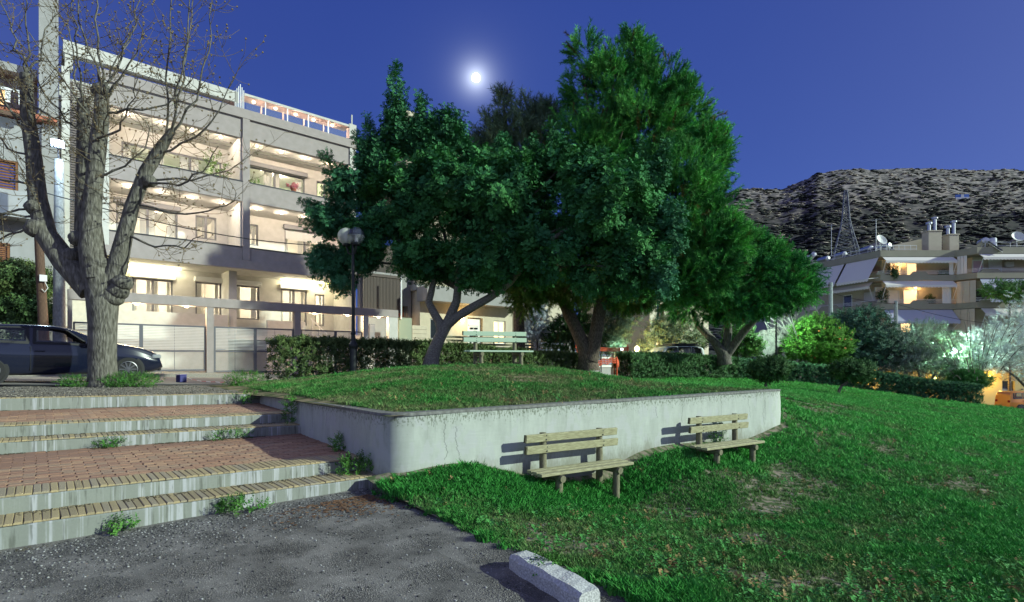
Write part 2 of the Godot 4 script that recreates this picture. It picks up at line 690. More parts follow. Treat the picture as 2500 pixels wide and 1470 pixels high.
	var f := mat("frosted_glass", Color(0.8, 0.8, 0.78, 0.3), 0.5)
	f.transparency = BaseMaterial3D.TRANSPARENCY_ALPHA
	mat("dark_glass", lin(0.02, 0.025, 0.035), 0.08, 0.0, 0.7)
	glow("lamp_warm", Color(1.0, 0.86, 0.68), 6.0)
	glow("lamp_yellow", Color(1.0, 0.95, 0.55), 4.0)
	glow("lamp_cold", Color(0.85, 0.94, 1.0), 9.0)
	glow("moon_glow", Color(0.98, 0.99, 1.0), 9.0)
	glow("window_lit", Color(1.0, 0.83, 0.58), 0.9)
	vcol("leaf", 0.68, 0.22)
	vcol("needle", 0.7, 0.25)
	vcol("grass", 0.75, 0.2)
	vcol("plain", 0.85, 0.3)
	var lf: StandardMaterial3D = M.leaf
	lf.backlight_enabled = true
	lf.backlight = Color(0.22, 0.3, 0.12)
	var gr: StandardMaterial3D = M.grass
	gr.backlight_enabled = true
	gr.backlight = Color(0.2, 0.3, 0.1)
	plaza_material()
	more_materials()


func more_materials() -> void:
	var w := Color.WHITE
	mat("lamp_green", lin(0.02, 0.024, 0.025), 0.5, 0.3)
	textured(mat("pole_concrete", lin(0.30, 0.31, 0.33), 0.9), noise_tex(53, 0.03, 4, Color(0.7, 0.7, 0.7), w), Vector3(1, 0.4, 1))
	mat("tape_red", lin(0.5, 0.03, 0.03), 0.6)
	var gc := mat("globe_clear", Color(0.9, 0.93, 1.0, 0.12), 0.05)
	gc.transparency = BaseMaterial3D.TRANSPARENCY_ALPHA
	var gf := mat("globe_frosted", Color(0.85, 0.86, 0.8, 0.55), 0.35)
	gf.transparency = BaseMaterial3D.TRANSPARENCY_ALPHA
	mat("slat_blue", lin(0.16, 0.18, 0.26), 0.6)
	mat("pink_curtain", lin(0.55, 0.34, 0.46), 0.9)
	mat("pylon_steel", lin(0.20, 0.21, 0.25), 0.6)
	textured(mat("bark_pale", lin(0.42, 0.41, 0.36), 0.95), noise_tex(51, 0.04, 4, Color(0.45, 0.43, 0.4), w), Vector3(1.2, 0.8, 1.2), 4.0)
	var h: StandardMaterial3D = textured(mat("hill_rock", lin(0.33, 0.28, 0.25), 0.95), noise_tex(52, 0.03, 5, Color(0.05, 0.055, 0.1), w, 1024, 0.5), Vector3(0.0026, 0.006, 0.0026), 0.0)
	h.vertex_color_use_as_albedo = true


# grey olive concrete with whitish runs of uneven width
func riser_stains() -> ImageTexture:
	var w := 768
	var h := 96
	var im := Image.create(w, h, false, Image.FORMAT_RGB8)
	var f := FastNoiseLite.new()
	f.seed = 61
	f.frequency = 1.0
	for i in w:
		var a := TAU * i / w
		var p := Vector2(cos(a), sin(a))
		var wide := f.get_noise_2d(p.x * 5.0, p.y * 5.0)
		var thin := f.get_noise_2d(p.x * 26.0 + 40.0, p.y * 26.0)
		var hair := f.get_noise_2d(p.x * 80.0, p.y * 80.0 + 90.0)
		for j in h:
			var y := j / float(h) * 3.0
			var run := smoothstep(0.0, 0.42, wide * 0.8 + thin * 0.42 + hair * 0.06 + 0.28 * f.get_noise_3d(p.x * 14.0, p.y * 14.0, y))
			var dark := smoothstep(0.22, 0.5, f.get_noise_3d(p.x * 11.0 + 7.0, p.y * 11.0, y * 0.8) + hair * 0.3)
			var c := Vector3(0.20, 0.212, 0.19).lerp(Vector3(0.36, 0.365, 0.385), run).lerp(Vector3(0.085, 0.09, 0.075), dark * 0.7)
			c *= 1.0 + 0.10 * f.get_noise_3d(p.x * 60.0, p.y * 60.0, y * 20.0)
			im.set_pixel(i, j, lin(c.x, c.y, c.z))
	return ImageTexture.create_from_image(im)


# old white plaster: runs below the coping, splashed dirt at the foot, repairs and hair cracks
func wall_stains() -> ImageTexture:
	var w := 1024
	var h := 192
	var im := Image.create(w, h, false, Image.FORMAT_RGB8)
	var f := FastNoiseLite.new()
	f.seed = 62
	f.frequency = 1.0
	for i in w:
		var a := TAU * i / w
		var p := Vector2(cos(a), sin(a))
		var run := smoothstep(0.12, 0.6, f.get_noise_2d(p.x * 34.0, p.y * 34.0) * 0.8 + 0.5 * f.get_noise_2d(p.x * 9.0, p.y * 9.0))
		var far := 0.12 + 0.5 * (0.5 + 0.5 * f.get_noise_2d(p.x * 16.0 + 3.0, p.y * 16.0))
		var foot := 0.05 + 0.14 * (0.5 + 0.5 * f.get_noise_2d(p.x * 20.0, p.y * 20.0 + 50.0))
		var floor_ := -0.1 + 0.2 * f.get_noise_2d(p.x * 3.0, p.y * 3.0)
		for j in h:
			var v := j / float(h)
			var y := (1.0 - v) / 0.625 if v > 0.35 else -v / 0.625
			var blot := f.get_noise_3d(p.x * 8.0, p.y * 8.0, y * 1.6)
			var fine := f.get_noise_3d(p.x * 45.0, p.y * 45.0, y * 9.0)
			var c := Vector3(0.37, 0.395, 0.36) * (1.0 + 0.20 * blot + 0.07 * fine)
			c = c.lerp(Vector3(0.39, 0.40, 0.40), smoothstep(0.15, 0.22, f.get_noise_3d(p.x * 5.0 + 20.0, p.y * 5.0, y * 2.2)) * 0.7)
			c = c.lerp(Vector3(0.20, 0.225, 0.19), run * clampf(1.0 - (0.84 - y) / far, 0, 1) * 0.75)
			c = c.lerp(Vector3(0.07, 0.085, 0.05), smoothstep(0.28, 0.42, f.get_noise_3d(p.x * 70.0, p.y * 70.0, y * 14.0) + 0.35 * smoothstep(0.64, 0.8, y) - 0.12) * smoothstep(0.5, 0.78, y) * 0.8)
			c = c.lerp(Vector3(0.17, 0.165, 0.12), smoothstep(foot + 0.2, 0.0, y - floor_ + 0.12 * fine) * 0.7)
			im.set_pixel(i, j, lin(c.x, c.y, c.z))
	var r := RandomNumberGenerator.new()
	r.seed = 63
	for k in 9:
		var x := r.randf() * w
		var y0 := int(h * r.randf_range(0.46, 0.6))
		for j in int(r.randf_range(18, 75)):
			x += r.randf_range(-1.2, 1.2)
			var px := posmod(int(x), w)
			var c := im.get_pixel(px, posmod(y0 + j, h))
			im.set_pixel(px, posmod(y0 + j, h), c.darkened(0.35))
	return ImageTexture.create_from_image(im)


func plaza_material() -> void:
	var n := 512
	var im := Image.create(n, n, false, Image.FORMAT_RGB8)
	var hm := Image.create(n, n, false, Image.FORMAT_RGB8)
	var r := RandomNumberGenerator.new()
	r.seed = 5
	var soft := FastNoiseLite.new()
	soft.seed = 9
	soft.frequency = 0.02
	for j in n:
		for i in n:
			var x := i / float(n) * 4.0
			var y := j / float(n) * 4.0
			# worn rounds of pebbles between bands of cement, set in diagonal rows
			var row := floorf(y)
			var px := x + (0.5 if int(row) % 2 else 0.0)
			var d := Vector2(px - floorf(px) - 0.5 + 0.3 * soft.get_noise_2d(i + 300, j), y - row - 0.5 + 0.3 * soft.get_noise_2d(i, j + 300)).length() + 0.16 * soft.get_noise_2d(i * 1.6, j * 1.6)
			var stone := smoothstep(0.56, 0.22, d)
			var s := r.randf()
			var v := lerpf(0.115 + 0.06 * s, 0.052 + 0.22 * s * s * s, stone)
			if s > 0.986:
				v = 0.55
			v *= 1.0 + 0.7 * soft.get_noise_2d(i * 0.35 + 100, j * 0.35)
			im.set_pixel(i, j, lin(v, v * 0.93, v * 0.87))
			var hv := 0.5 + (s - 0.5) * lerpf(0.35, 1.0, stone)
			hm.set_pixel(i, j, Color(hv, hv, hv))
	textured(mat("plaza", Color.WHITE, 0.9), ImageTexture.create_from_image(im), Vector3(0.43, 0.43, 0.43), 1.0, ImageTexture.create_from_image(hm))


func build_ground() -> void:
	var b := MB.new()
	# wide ground under everything, to the horizon
	sheet(b, 80, 80, func(u, v):
		var x: float = signf(u - 0.5) * pow(absf(u - 0.5) * 2.0, 2.4) * 1500.0 + 20.0
		var z: float = signf(v - 0.5) * pow(absf(v - 0.5) * 2.0, 2.4) * 1500.0 - 10.0
		var y := 0.55 - 0.028 * clampf(x, -40.0, 120.0) - 0.05 * clampf(z + 15.0, 0.0, 40.0) * smoothstep(6.0, 30.0, x) - 0.55
		if x < 3.5 and z > -13.0:
			y = minf(y, -0.4)
		return Vector3(x, y - 1.7, z))
	tag(obj("ground", b, M.far_ground), "dark ground stretching away under the park and the houses", "ground", "", "structure")
	b = MB.new()
	sheet(b, 40, 40, func(u, v): return Vector3(-12.0 + u * 14.86, 0.0, -5.8 + v * 14.0))
	tag(obj("plaza", b, M.plaza), "pebbled concrete paving in the foreground below the steps", "paving", "", "structure")
	b = MB.new()
	sheet(b, 70, 60, func(u, v):
		var x: float = 2.8 + u * 8.72
		var z: float = lerpf(wall_z(x) - 0.12, 7.0, pow(v, 1.6))
		return Vector3(x, h_lawn(x, z), z))
	sheet(b, 120, 90, func(u, v):
		var x: float = 11.5 + pow(u, 1.5) * 65.0
		var z: float = -16.62 + v * 30.0
		return Vector3(x, gy(x, z), z))
	tag(obj("lawn", b, M.earth), "sloping lawn with bare earth patches in front of the low wall", "lawn", "", "structure")
	b = MB.new()
	sheet(b, 60, 60, func(u, v):
		var t: float = v
		var zz: float = lerpf(0, 1, t)
		var x0: float = 3.0 + 0.5 * t
		var x: float = lerpf(x0 + 0.02, 11.52, u)
		var z: float = lerpf(wall_z(x) + 0.0, -16.62, zz)
		return Vector3(x, h_mound(x, z), z))
	tag(obj("mound", b, M.mound_earth), "grassy mound held by the low white wall", "mound", "", "structure")
	# the bare path over the back of the mound
	b = MB.new()
	sheet(b, 40, 4, func(u, v):
		var p: Vector3 = Vector3(8.2, 0, -15.2).lerp(Vector3(14.4, 0, -5.7), u)
		p.x += 1.2 * sin(u * PI) + (v - 0.5) * (0.9 + 0.3 * sin(u * 9.0))
		p.z += (v - 0.5) * 0.5 * sin(u * 7.0)
		p.y = gy(p.x, p.z) + 0.02 + 0.02 * sin(v * PI)
		return p)
	tag(obj("dirt_path", b, M.dirt), "narrow worn earth path curving over the mound behind the wall", "path", "", "structure")
	# gravel terrace under the bare tree
	b = MB.new()
	sheet(b, 60, 30, func(u, v):
		var x: float = -12.0 + u * 17.4
		var z: float = -12.4 - v * 4.45
		return Vector3(x, 0.835 - 0.05 * maxf(0.0, x - 3.2) - 0.023 * x + 0.012 * sin(x * 5.1) * sin(z * 4.3), z))
	tag(obj("gravel_terrace", b, M.gravel_bed), "gravel strip between the top step and the street", "gravel", "", "structure")
	# kerb, street, far pavement
	b = MB.new()
	for i in 30:
		var x0 := -20.0 + i * 1.2
		b.cbox(Vector3(0, -0.3, -0.08), Vector3(1.19, 0.0, 0.08), 0.015, Transform3D(Basis(Vector3(0, 0, 1), -0.03), Vector3(x0, 0.852 - 0.03 * x0, -16.92)))
	tag(obj("kerb", b, M.concrete), "pale concrete kerb along the near edge of the street", "kerb", "", "structure")
	b = MB.new()
	sheet(b, 80, 2, func(u, v):
		var x: float = -45.0 + u * 140.0
		return Vector3(x, road_y(x), -16.55 - v * 7.3))
	tag(obj("street", b, M.road), "street running past the fence between the park and the houses", "street", "", "structure")
	b = MB.new()
	sheet(b, 80, 1, func(u, v):
		var x: float = -45.0 + u * 140.0
		return Vector3(x, road_y(x) + 0.13, -23.75 - v * 18.0))
	sheet(b, 80, 1, func(u, v):
		var x: float = -45.0 + u * 140.0
		return Vector3(x, lerpf(road_y(x) - 0.1, road_y(x) + 0.13, v), -23.74 - v * 0.01))
	tag(obj("pavement", b, M.pavement), "raised pavement along the garden fences", "pavement", "", "structure")
	# the downhill street on the right with the orange car
	b = MB.new()
	sheet(b, 30, 10, func(u, v):
		var p: Vector3 = Vector3(44, 0, -20).lerp(Vector3(74, 0, 14), u) + Vector3(0.75, 0, -0.66) * (v * 16.0)
		p.y = -2.35 - 0.025 * (p.x - 40.0)
		return p)
	tag(obj("side_street", b, M.road), "dark side street downhill behind the right hand hedge", "street", "", "structure")


func brick_mesh(lo: Vector3, hi: Vector3, m: Material) -> ArrayMesh:
	var b := MB.new()
	var e := 0.006
	var t := [Vector3(lo.x + e, hi.y, hi.z - e), Vector3(hi.x - e, hi.y, hi.z - e), Vector3(hi.x - e, hi.y, lo.z + e), Vector3(lo.x + e, hi.y, lo.z + e)]
	var s := [Vector3(lo.x, hi.y - e, hi.z), Vector3(hi.x, hi.y - e, hi.z), Vector3(hi.x, hi.y - e, lo.z), Vector3(lo.x, hi.y - e, lo.z)]
	var d := [Vector3(lo.x, lo.y, hi.z), Vector3(hi.x, lo.y, hi.z), Vector3(hi.x, lo.y, lo.z), Vector3(lo.x, lo.y, lo.z)]
	b.quad(t[0], t[1], t[2], t[3])
	for i in 4:
		var j := (i + 1) % 4
		b.quad(s[i], s[j], t[j], t[i])
		b.quad(d[i], d[j], s[j], s[i])
	return b.mesh(m)


func build_steps() -> void:
	var level := [0.188, 0.335, 0.483, 0.636, 0.842]
	var front := [-5.78, -6.20, -8.94, -9.40, -12.04, -12.5]
	var names := ["lower_step", "lower_landing", "middle_step", "upper_landing", "top_step"]
	var says := [
		"lowest concrete step with a row of dull bricks along its tread", "lower landing of red bricks edged with a row of yellow bricks", "narrow step of weathered concrete between the two brick landings",
		"upper landing of faded red bricks edged in yellow", "top concrete step in front of the gravel under the bare tree",
	]
	var yellow := []
	var red := []
	for i in 4:
		yellow.append(brick_mesh(Vector3(-0.0274, -0.05, -0.2), Vector3(0.0274, 0.0, 0.2), M["yellow_brick_%d" % i]))
		red.append(brick_mesh(Vector3(-0.097, -0.05, -0.047), Vector3(0.097, 0.0, 0.047), M["red_brick_%d" % i]))
	for k in 5:
		var root := Node3D.new()
		put_in(root, names[k], self)
		root.position = Vector3(0, level[k], front[k])
		root.rotation.z = -0.023
		tag(root, says[k], "step" if k != 1 and k != 3 else "landing", "", "structure")
		var deep: float = front[k] - front[k + 1]
		var b := MB.new()
		var w0 := -9.0
		var w1: float = wall_x(front[k]) + (0.12 if k else 0.05)
		# uneven face: a strip of short facets
		var n := 60
		for i in n:
			var xa := lerpf(w0, w1, float(i) / n)
			var xb := lerpf(w0, w1, float(i + 1) / n)
			var za := 0.012 * sin(xa * 3.1 + k * 2.0) + 0.006 * sin(xa * 11.0)
			var zb := 0.012 * sin(xb * 3.1 + k * 2.0) + 0.006 * sin(xb * 11.0)
			b.quad(Vector3(xa, -0.9, za), Vector3(xb, -0.9, zb), Vector3(xb, -0.028, zb), Vector3(xa, -0.028, za))
			b.quad(Vector3(xa, -0.028, za), Vector3(xb, -0.028, zb), Vector3(xb, -0.016, zb - 0.015), Vector3(xa, -0.016, za - 0.015))
		b.quad(Vector3(w1, -0.9, 0), Vector3(w1, -0.9, -0.4), Vector3(w1, -0.016, -0.4), Vector3(w1, -0.016, 0))
		obj("riser", b, M.riser, root)
		b = MB.new()
		b.quad(Vector3(w0, -0.017, -0.01), Vector3(w1 + 0.3, -0.017, -0.01), Vector3(w1 + 0.3, -0.017, -deep - 0.3), Vector3(w0, -0.017, -deep - 0.3))
		obj("mortar_bed", b, M.joint, root)
		# rows of yellow bricks along the edge, laid front to back
		var count := 0
		var x := -1.2
		var rest := MB.new()
		while x < w1 - 0.04:
			var o := obj_mesh("edging_brick", yellow[rng.randi() % 4], root)
			o.position = Vector3(x, rng.randf_range(-0.004, 0.002), -0.225 + rng.randf_range(-0.006, 0.006))
			o.rotation = Vector3(rng.randf_range(-0.006, 0.006), rng.randf_range(-0.02, 0.02), rng.randf_range(-0.03, 0.03))
			if k == 4:
				o.scale.z = 0.45
				o.position.z = -0.115
			x += 0.0575
			count += 1
		x = -1.26
		while x > w0:
			rest.box(Vector3(x - 0.026, -0.05, -0.42 if k < 4 else -0.2), Vector3(x + 0.026, 0.0, -0.02))
			x -= 0.0575
		stuff(obj("far_edging_bricks", rest, M.yellow_brick_1, root))
		if k == 1 or k == 3:
			# running bond of red bricks; the nearest ones singly, the rest joined
			var lay := []
			var z := -0.48
			var row := 0
			while z > -deep - 0.02:
				x = w0 + (0.1 if row % 2 else 0.0)
				while x < wall_x(front[k] + z) + 0.05:
					lay.append(Vector3(x, 0, z))
					x += 0.2
				z -= 0.1
				row += 1
			lay.sort_custom(func(p, q): return (p - Vector3(1.4, 0, 0)).length() < (q - Vector3(1.4, 0, 0)).length())
			rest = MB.new()
			for i in lay.size():
				var tilt := Vector3(rng.randf_range(-0.012, 0.012), rng.randf_range(-0.02, 0.02), rng.randf_range(-0.02, 0.02))
				var at: Vector3 = lay[i] + Vector3(rng.randf_range(-0.004, 0.004), -0.004 + rng.randf_range(-0.005, 0.003), 0)
				if i < 295:
					var o := obj_mesh("brick", red[rng.randi() % 4], root)
					o.position = at
					o.rotation = tilt
				else:
					rest.box(Vector3(-0.097, -0.04, -0.047), Vector3(0.097, 0.0, 0.047), Transform3D(Basis.from_euler(tilt), at))
			stuff(obj("far_bricks", rest, M.red_brick_1, root))


func build_retaining_wall() -> void:
	var w := thing("retaining_wall", "low white plastered wall with a rounded corner holding up the grassy mound", "wall")
	# outer line in plan, with the rounded corner
	var line := []
	for i in 13:
		line.append(WALL[0].lerp(WALL[1] + Vector3(0.02, 0, -0.35), i / 12.0))
	for i in range(1, 8):
		var t := i / 8.0
		var a: Vector3 = WALL[1] + Vector3(0.02, 0, -0.35)
		var e: Vector3 = WALL[1] + Vector3(0.38, 0, 0.04)
		line.append(a.lerp(WALL[1], t).lerp(WALL[1].lerp(e, t), t))
	for i in 25:
		line.append((WALL[1] + Vector3(0.38, 0, 0.04)).lerp(WALL[2], i / 24.0))
	line.append(WALL[2] + Vector3(0.03, -0.01, -0.25))
	line.append(WALL[2] + Vector3(0.1, -0.05, -1.2))
	var b := MB.new()
	var cop := MB.new()
	var nrm := []
	for i in line.size():
		var d: Vector3 = line[mini(i + 1, line.size() - 1)] - line[maxi(i - 1, 0)]
		nrm.append(Vector3(-d.z, 0, d.x).normalized())
	var rows := [-1.2, -0.5, -0.25, 0.0, 0.25, 0.5, 1.0]
	for i in line.size() - 1:
		var p: Vector3 = line[i]
		var q: Vector3 = line[i + 1]
		var np: Vector3 = nrm[i]
		var nq: Vector3 = nrm[i + 1]
		for j in 6:
			var f := func(c: Vector3, nn: Vector3, k: int) -> Vector3:
				var y: float = c.y - 0.035 if k == 6 else lerpf(-0.6, c.y - 0.035, k / 6.0)
				return Vector3(c.x, y, c.z) + nn * (0.008 * sin(c.x * 3.3 + c.z * 4.1 + k * 1.7) + 0.006 * (6 - k) * 0.3)
			b.tri_n(f.call(p, np, j), f.call(q, nq, j), f.call(q, nq, j + 1), np, nq, nq)
			b.tri_n(f.call(p, np, j), f.call(q, nq, j + 1), f.call(p, np, j + 1), np, nq, np)
		# inner face
		var pi: Vector3 = p - np * 0.18
		var qi: Vector3 = q - nq * 0.18
		b.quad(Vector3(qi.x, -0.6, qi.z), Vector3(pi.x, -0.6, pi.z), pi - Vector3(0, 0.035, 0), qi - Vector3(0, 0.035, 0))
		# coping
		var o := 0.012
		var l0 := p + np * o - Vector3(0, 0.035, 0)
		var l1 := q + nq * o - Vector3(0, 0.035, 0)
		var h0 := p + np * (o - 0.01)
		var h1 := q + nq * (o - 0.01)
		cop.quad(l0, l1, h1, h0)
		cop.quad(h0, h1, qi, pi)
		cop.quad(l1, l0, pi - Vector3(0, 0.035, 0), qi - Vector3(0, 0.035, 0))
		cop.quad(qi - Vector3(0, 0.035, 0), pi - Vector3(0, 0.035, 0), pi, qi)
	obj("plaster_face", b, M.white_wall, w)
	obj("coping", cop, M.coping, w)
	# the white kerb stone at the edge of the paving
	b = MB.new()
	var prof := [Vector2(-0.1, -0.2), Vector2(0.1, -0.2), Vector2(0.098, 0.085), Vector2(0.075, 0.11), Vector2(-0.07, 0.115), Vector2(-0.095, 0.085)]
	var rings := []
	var last := 10
	for i in last + 1:
		var t := float(i) / last
		var ring := []
		for k in prof.size():
			var s := 1.0 - 0.10 * pow(absf(t * 2 - 1), 10.0)
			var p: Vector2 = prof[k]
			ring.append(Vector3(p.x * s + 0.006 * sin(i * 2.1 + k * 1.3), p.y * (s if p.y > 0 else 1.0) + 0.006 * sin(i * 1.7 + k * 2.9), lerpf(-0.55, 0.22, t)))
		rings.append(ring)
	for i in last:
		for k in prof.size():
			var l := (k + 1) % prof.size()
			b.quad(rings[i][k], rings[i][l], rings[i + 1][l], rings[i + 1][k])
	for k in range(1, prof.size() - 1):
		b.tri(rings[0][0], rings[0][k + 1], rings[0][k])
		b.tri(rings[last][0], rings[last][k], rings[last][k + 1])
	var s := obj("kerb_stone", b, textured(mat("limestone", lin(0.72, 0.72, 0.72), 0.9), noise_tex(31, 0.05, 4, Color(0.6, 0.6, 0.6), Color.WHITE), Vector3(2, 2, 2), 0.8))
	s.position = Vector3(2.52, 0.0, -2.32)
	s.rotation.y = -0.155
	tag(s, "loose white kerb stone lying at the edge of the pebbled paving", "kerb stone")


# a part whose mesh is given in world metres under a thing that stands elsewhere
func part(called: String, b: MB, m: Material, root: Node3D) -> MeshInstance3D:
	var o := obj(called, b, m, root)
	o.position = -root.position
	return o


func bar(b: MB, x0: float, x1: float, y0: float, y1: float, z0: float, z1: float) -> void:
	b.box(Vector3(minf(x0, x1), minf(y0, y1), minf(z0, z1)), Vector3(maxf(x0, x1), maxf(y0, y1), maxf(z0, z1)))


# framed window in a wall facing +z: frame is the part, each pane and the shutter box its sub-parts
func window(root: Node3D, x0: float, x1: float, y0: float, y1: float, z: float, sashes: int, fm: Material, called := "window", gm: Material = null) -> MeshInstance3D:
	var b := MB.new()
	var t := 0.07
	bar(b, x0, x1, y1 - t, y1, z - 0.06, z + 0.04)
	bar(b, x0, x1, y0, y0 + t, z - 0.06, z + 0.04)
	bar(b, x0, x0 + t, y0 + t, y1 - t, z - 0.06, z + 0.04)
	bar(b, x1 - t, x1, y0 + t, y1 - t, z - 0.06, z + 0.04)
	var step := (x1 - x0) / sashes
	for i in range(1, sashes):
		bar(b, x0 + step * i - 0.05, x0 + step * i + 0.05, y0 + t, y1 - t, z - 0.05, z + 0.03)
	var o := part(called, b, fm, root)
	for i in sashes:
		var p := MB.new()
		var a := x0 + step * i + (t if i == 0 else 0.05)
		var e := x0 + step * (i + 1) - (t if i == sashes - 1 else 0.05)
		p.quad(Vector3(a, y0 + t, z - 0.01), Vector3(e, y0 + t, z - 0.01), Vector3(e, y1 - t, z - 0.01), Vector3(a, y1 - t, z - 0.01))
		obj("pane", p, gm if gm else M.glass, o)
		if gm == null:
			for s in [0, 1]:
				var cu := MB.new()
				var wide := (e - a) * (0.16 + 0.14 * fposmod(x0 * 3.7 + i * 0.61 + s * 0.37, 1.0))
				var from := a if s == 0 else e - wide
				for k in 10:
					var xa := from + wide * k / 10.0
					var xb := from + wide * (k + 1) / 10.0
					cu.quad(Vector3(xa, y0 + 0.05, z - 0.22 - 0.03 * (k % 2)), Vector3(xb, y0 + 0.05, z - 0.22 - 0.03 * ((k + 1) % 2)), Vector3(xb, y1, z - 0.22 - 0.03 * ((k + 1) % 2)), Vector3(xa, y1, z - 0.22 - 0.03 * (k % 2)))
				obj("curtain", cu, M.curtain, o)
	return o


func room(root: Node3D, x0: float, x1: float, y0: float, y1: float, z0: float, z1: float, m: Material) -> void:
	# inside faces of a lit room behind the windows: z0 is the front
	var b := MB.new()
	var e := 0.02
	bar(b, x0, x1, y0, y1, z1 - 0.1, z1)
	bar(b, x0 - 0.08, x0, y0, y1, z1, z0)
	bar(b, x1, x1 + 0.08, y0, y1, z1, z0)
	bar(b, x0, x1, y0 - e, y0, z1, z0)
	# furniture reads as dark shapes: a door and a cupboard on the rear wall
	part("interior_wall", b, m, root)
	b = MB.new()
	bar(b, x0 + 0.7, x0 + 1.5, y0, y0 + 2.1, z1, z1 + 0.05)
	part("interior_door", b, M.wooden_floor, root)
	b = MB.new()
	bar(b, lerpf(x0, x1, 0.62), lerpf(x0, x1, 0.9), y0, y0 + 1.9, z1, z1 + 0.5)
	part("cupboard", b, M.curtain, root)


func downlight(root: Node3D, at: Vector3, e: float, m: Material, c: Color) -> void:
	var b := MB.new()
	b.lathe([Vector2(0.0, -0.05), Vector2(0.06, -0.045), Vector2(0.075, -0.02), Vector2(0.075, 0.02), Vector2(0, 0.02)], 12, Transform3D(Basis(), at))
	part("ceiling_lamp", b, m, root)
	omni("downlight_glow", at - Vector3(0, 0.015, 0), c, e, 0.06, 8.0)


func build_main_building() -> void:
	var r := thing("apartment_building", "modern white and grey apartment building with lit balconies behind the slatted fence", "building", Vector3(7, 0.8, -31))
	var zf := -27.6
	var zb := -30.0
	var zr := -37.0
	var warm := Color(1.0, 0.93, 0.83)
	# side and rear walls, roof
	var b := MB.new()
	bar(b, 0.75, 0.98, 0.4, 13.3, zb - 0.2, zr)
	bar(b, 12.85, 13.1, 0.4, 13.3, zf - 0.06, zr)
	bar(b, 0.98, 12.85, 0.4, 13.3, zr + 0.2, zr)
	part("side_wall", b, M.facade_white, r)
	# floors: each slab runs from the balcony edge to the rear wall
	for s in [[5.74, 5.95], [8.93, 9.12], [12.05, 12.3]]:
		b = MB.new()
		bar(b, 2.0, 12.85, s[0], s[1], zf - 0.1, zr + 0.2)
		part("floor_slab", b, M.facade_white, r)
	b = MB.new()
	bar(b, 0.98, 12.85, 2.4, 2.6, -28.4, zr + 0.2)
	part("floor_slab", b, M.facade_white, r)
	# recessed front wall, a storey at a time, with its openings
	var storeys := [
		[0.4, 2.4, []],
		[2.6, 5.74, [[3.3, 4.9, 3.4, 5.2], [5.85, 7.0, 3.4, 5.25], [7.66, 8.8, 3.5, 5.25], [9.9, 11.3, 3.3, 5.24], [11.75, 12.3, 3.3, 5.1]]],
		[5.95, 8.93, [[2.7, 5.1, 6.1, 8.5], [5.85, 6.78, 7.38, 8.52], [8.0, 8.75, 7.38, 8.5], [10.1, 12.3, 6.1, 8.5]]],
		[9.12, 12.05, [[2.9, 7.0, 9.3, 11.35], [8.0, 11.2, 9.3, 11.5], [11.85, 12.8, 9.3, 11.5]]],
	]
	for s in storeys:
		b = MB.new()
		b.wall(0.98, 12.85, s[0], s[1], zb, zb - 0.22, s[2])
		part("front_wall", b, M.facade_white, r)
	for w in [
		[3.3, 4.9, 3.4, 5.2, 2], [5.85, 7.0, 3.4, 5.25, 1], [7.66, 8.8, 3.5, 5.25, 1], [9.9, 11.3, 3.3, 5.24, 2], [11.75, 12.3, 3.3, 5.1, 1], [2.7, 5.1, 6.1, 8.5, 2], [5.85, 6.78, 7.38, 8.52, 2],
		[8.0, 8.75, 7.38, 8.5, 1], [10.1, 12.3, 6.1, 8.5, 2], [2.9, 7.0, 9.3, 11.35, 3], [8.0, 11.2, 9.3, 11.5, 2], [11.85, 12.8, 9.3, 11.5, 2],
	]:
		window(r, w[0], w[1], w[2], w[3], zb - 0.1, w[4], M.frame_grey)
	# roller shutter boxes and raised shutters over the ground floor windows
	for w in [[3.2, 5.0, 5.2], [5.78, 7.08, 5.25], [7.58, 8.88, 5.25], [9.8, 11.4, 5.24], [10.0, 12.4, 8.5], [7.9, 11.3, 11.5], [2.6, 5.2, 8.5]]:
		b = MB.new()
		b.cbox(Vector3(w[0], w[2], zb), Vector3(w[1], w[2] + 0.24, zb + 0.2), 0.03)
		part("shutter_box", b, M.frame_grey if w[2] > 6 else M.white_frame, r)
	# half lowered blinds on two windows
	b = MB.new()
	for k in 9:
		bar(b, 10.15, 12.25, 8.5 - 0.06 * k - 0.05, 8.5 - 0.06 * k, zb - 0.03, zb - 0.015)
	part("window_blind", b, M.white_frame, r)
	# rooms and their lamps
	for q in [
		[1.2, 7.2, 2.6, 5.74, M.interior], [7.4, 12.8, 2.6, 5.74, M.interior], [1.2, 7.2, 5.95, 8.93, M.interior], [7.4, 12.8, 5.95, 8.93, M.interior], [1.2, 7.2, 9.12, 12.05, M.interior_green], [7.4, 12.8, 9.12, 12.05, M.interior_green],
	]:
		room(r, q[0], q[1], q[2], q[3], zb - 0.23, -34.5, q[4])
		downlight(r, Vector3(lerpf(q[0], q[1], 0.55), q[3] - 0.06, -32.0), 5.0 if q[2] > 5 else 6.5, M.lamp_warm, Color(1.0, 0.95, 0.85))
	# party wall between the two halves, running out to the balcony edge
	b = MB.new()
	bar(b, 7.28, 7.36, 5.95, 12.05, zf - 0.12, zb)
	bar(b, 7.0, 7.35, 2.6, 5.74, -28.6, zb)
	part("party_wall", b, M.facade_white, r)
	# frame of the front: column, bands, cornice
	b = MB.new()
	bar(b, 7.35, 7.66, 6.165, 12.895, zf + 0.05, zf - 0.4)
	part("column", b, M.facade_grey, r)
	b = MB.new()
	bar(b, 12.72, 12.86, 6.165, 12.895, zf + 0.02, zf - 0.35)
	part("column", b, M.facade_white, r)
	b = MB.new()
	bar(b, 2.0, 2.26, 5.74, 12.895, zf + 0.02, zb)
	part("column", b, M.facade_white, r)
	b = MB.new()
	bar(b, 2.0, 13.1, 5.73, 6.16, zf + 0.04, zf - 0.1)
	part("band", b, M.facade_grey, r)
	b = MB.new()
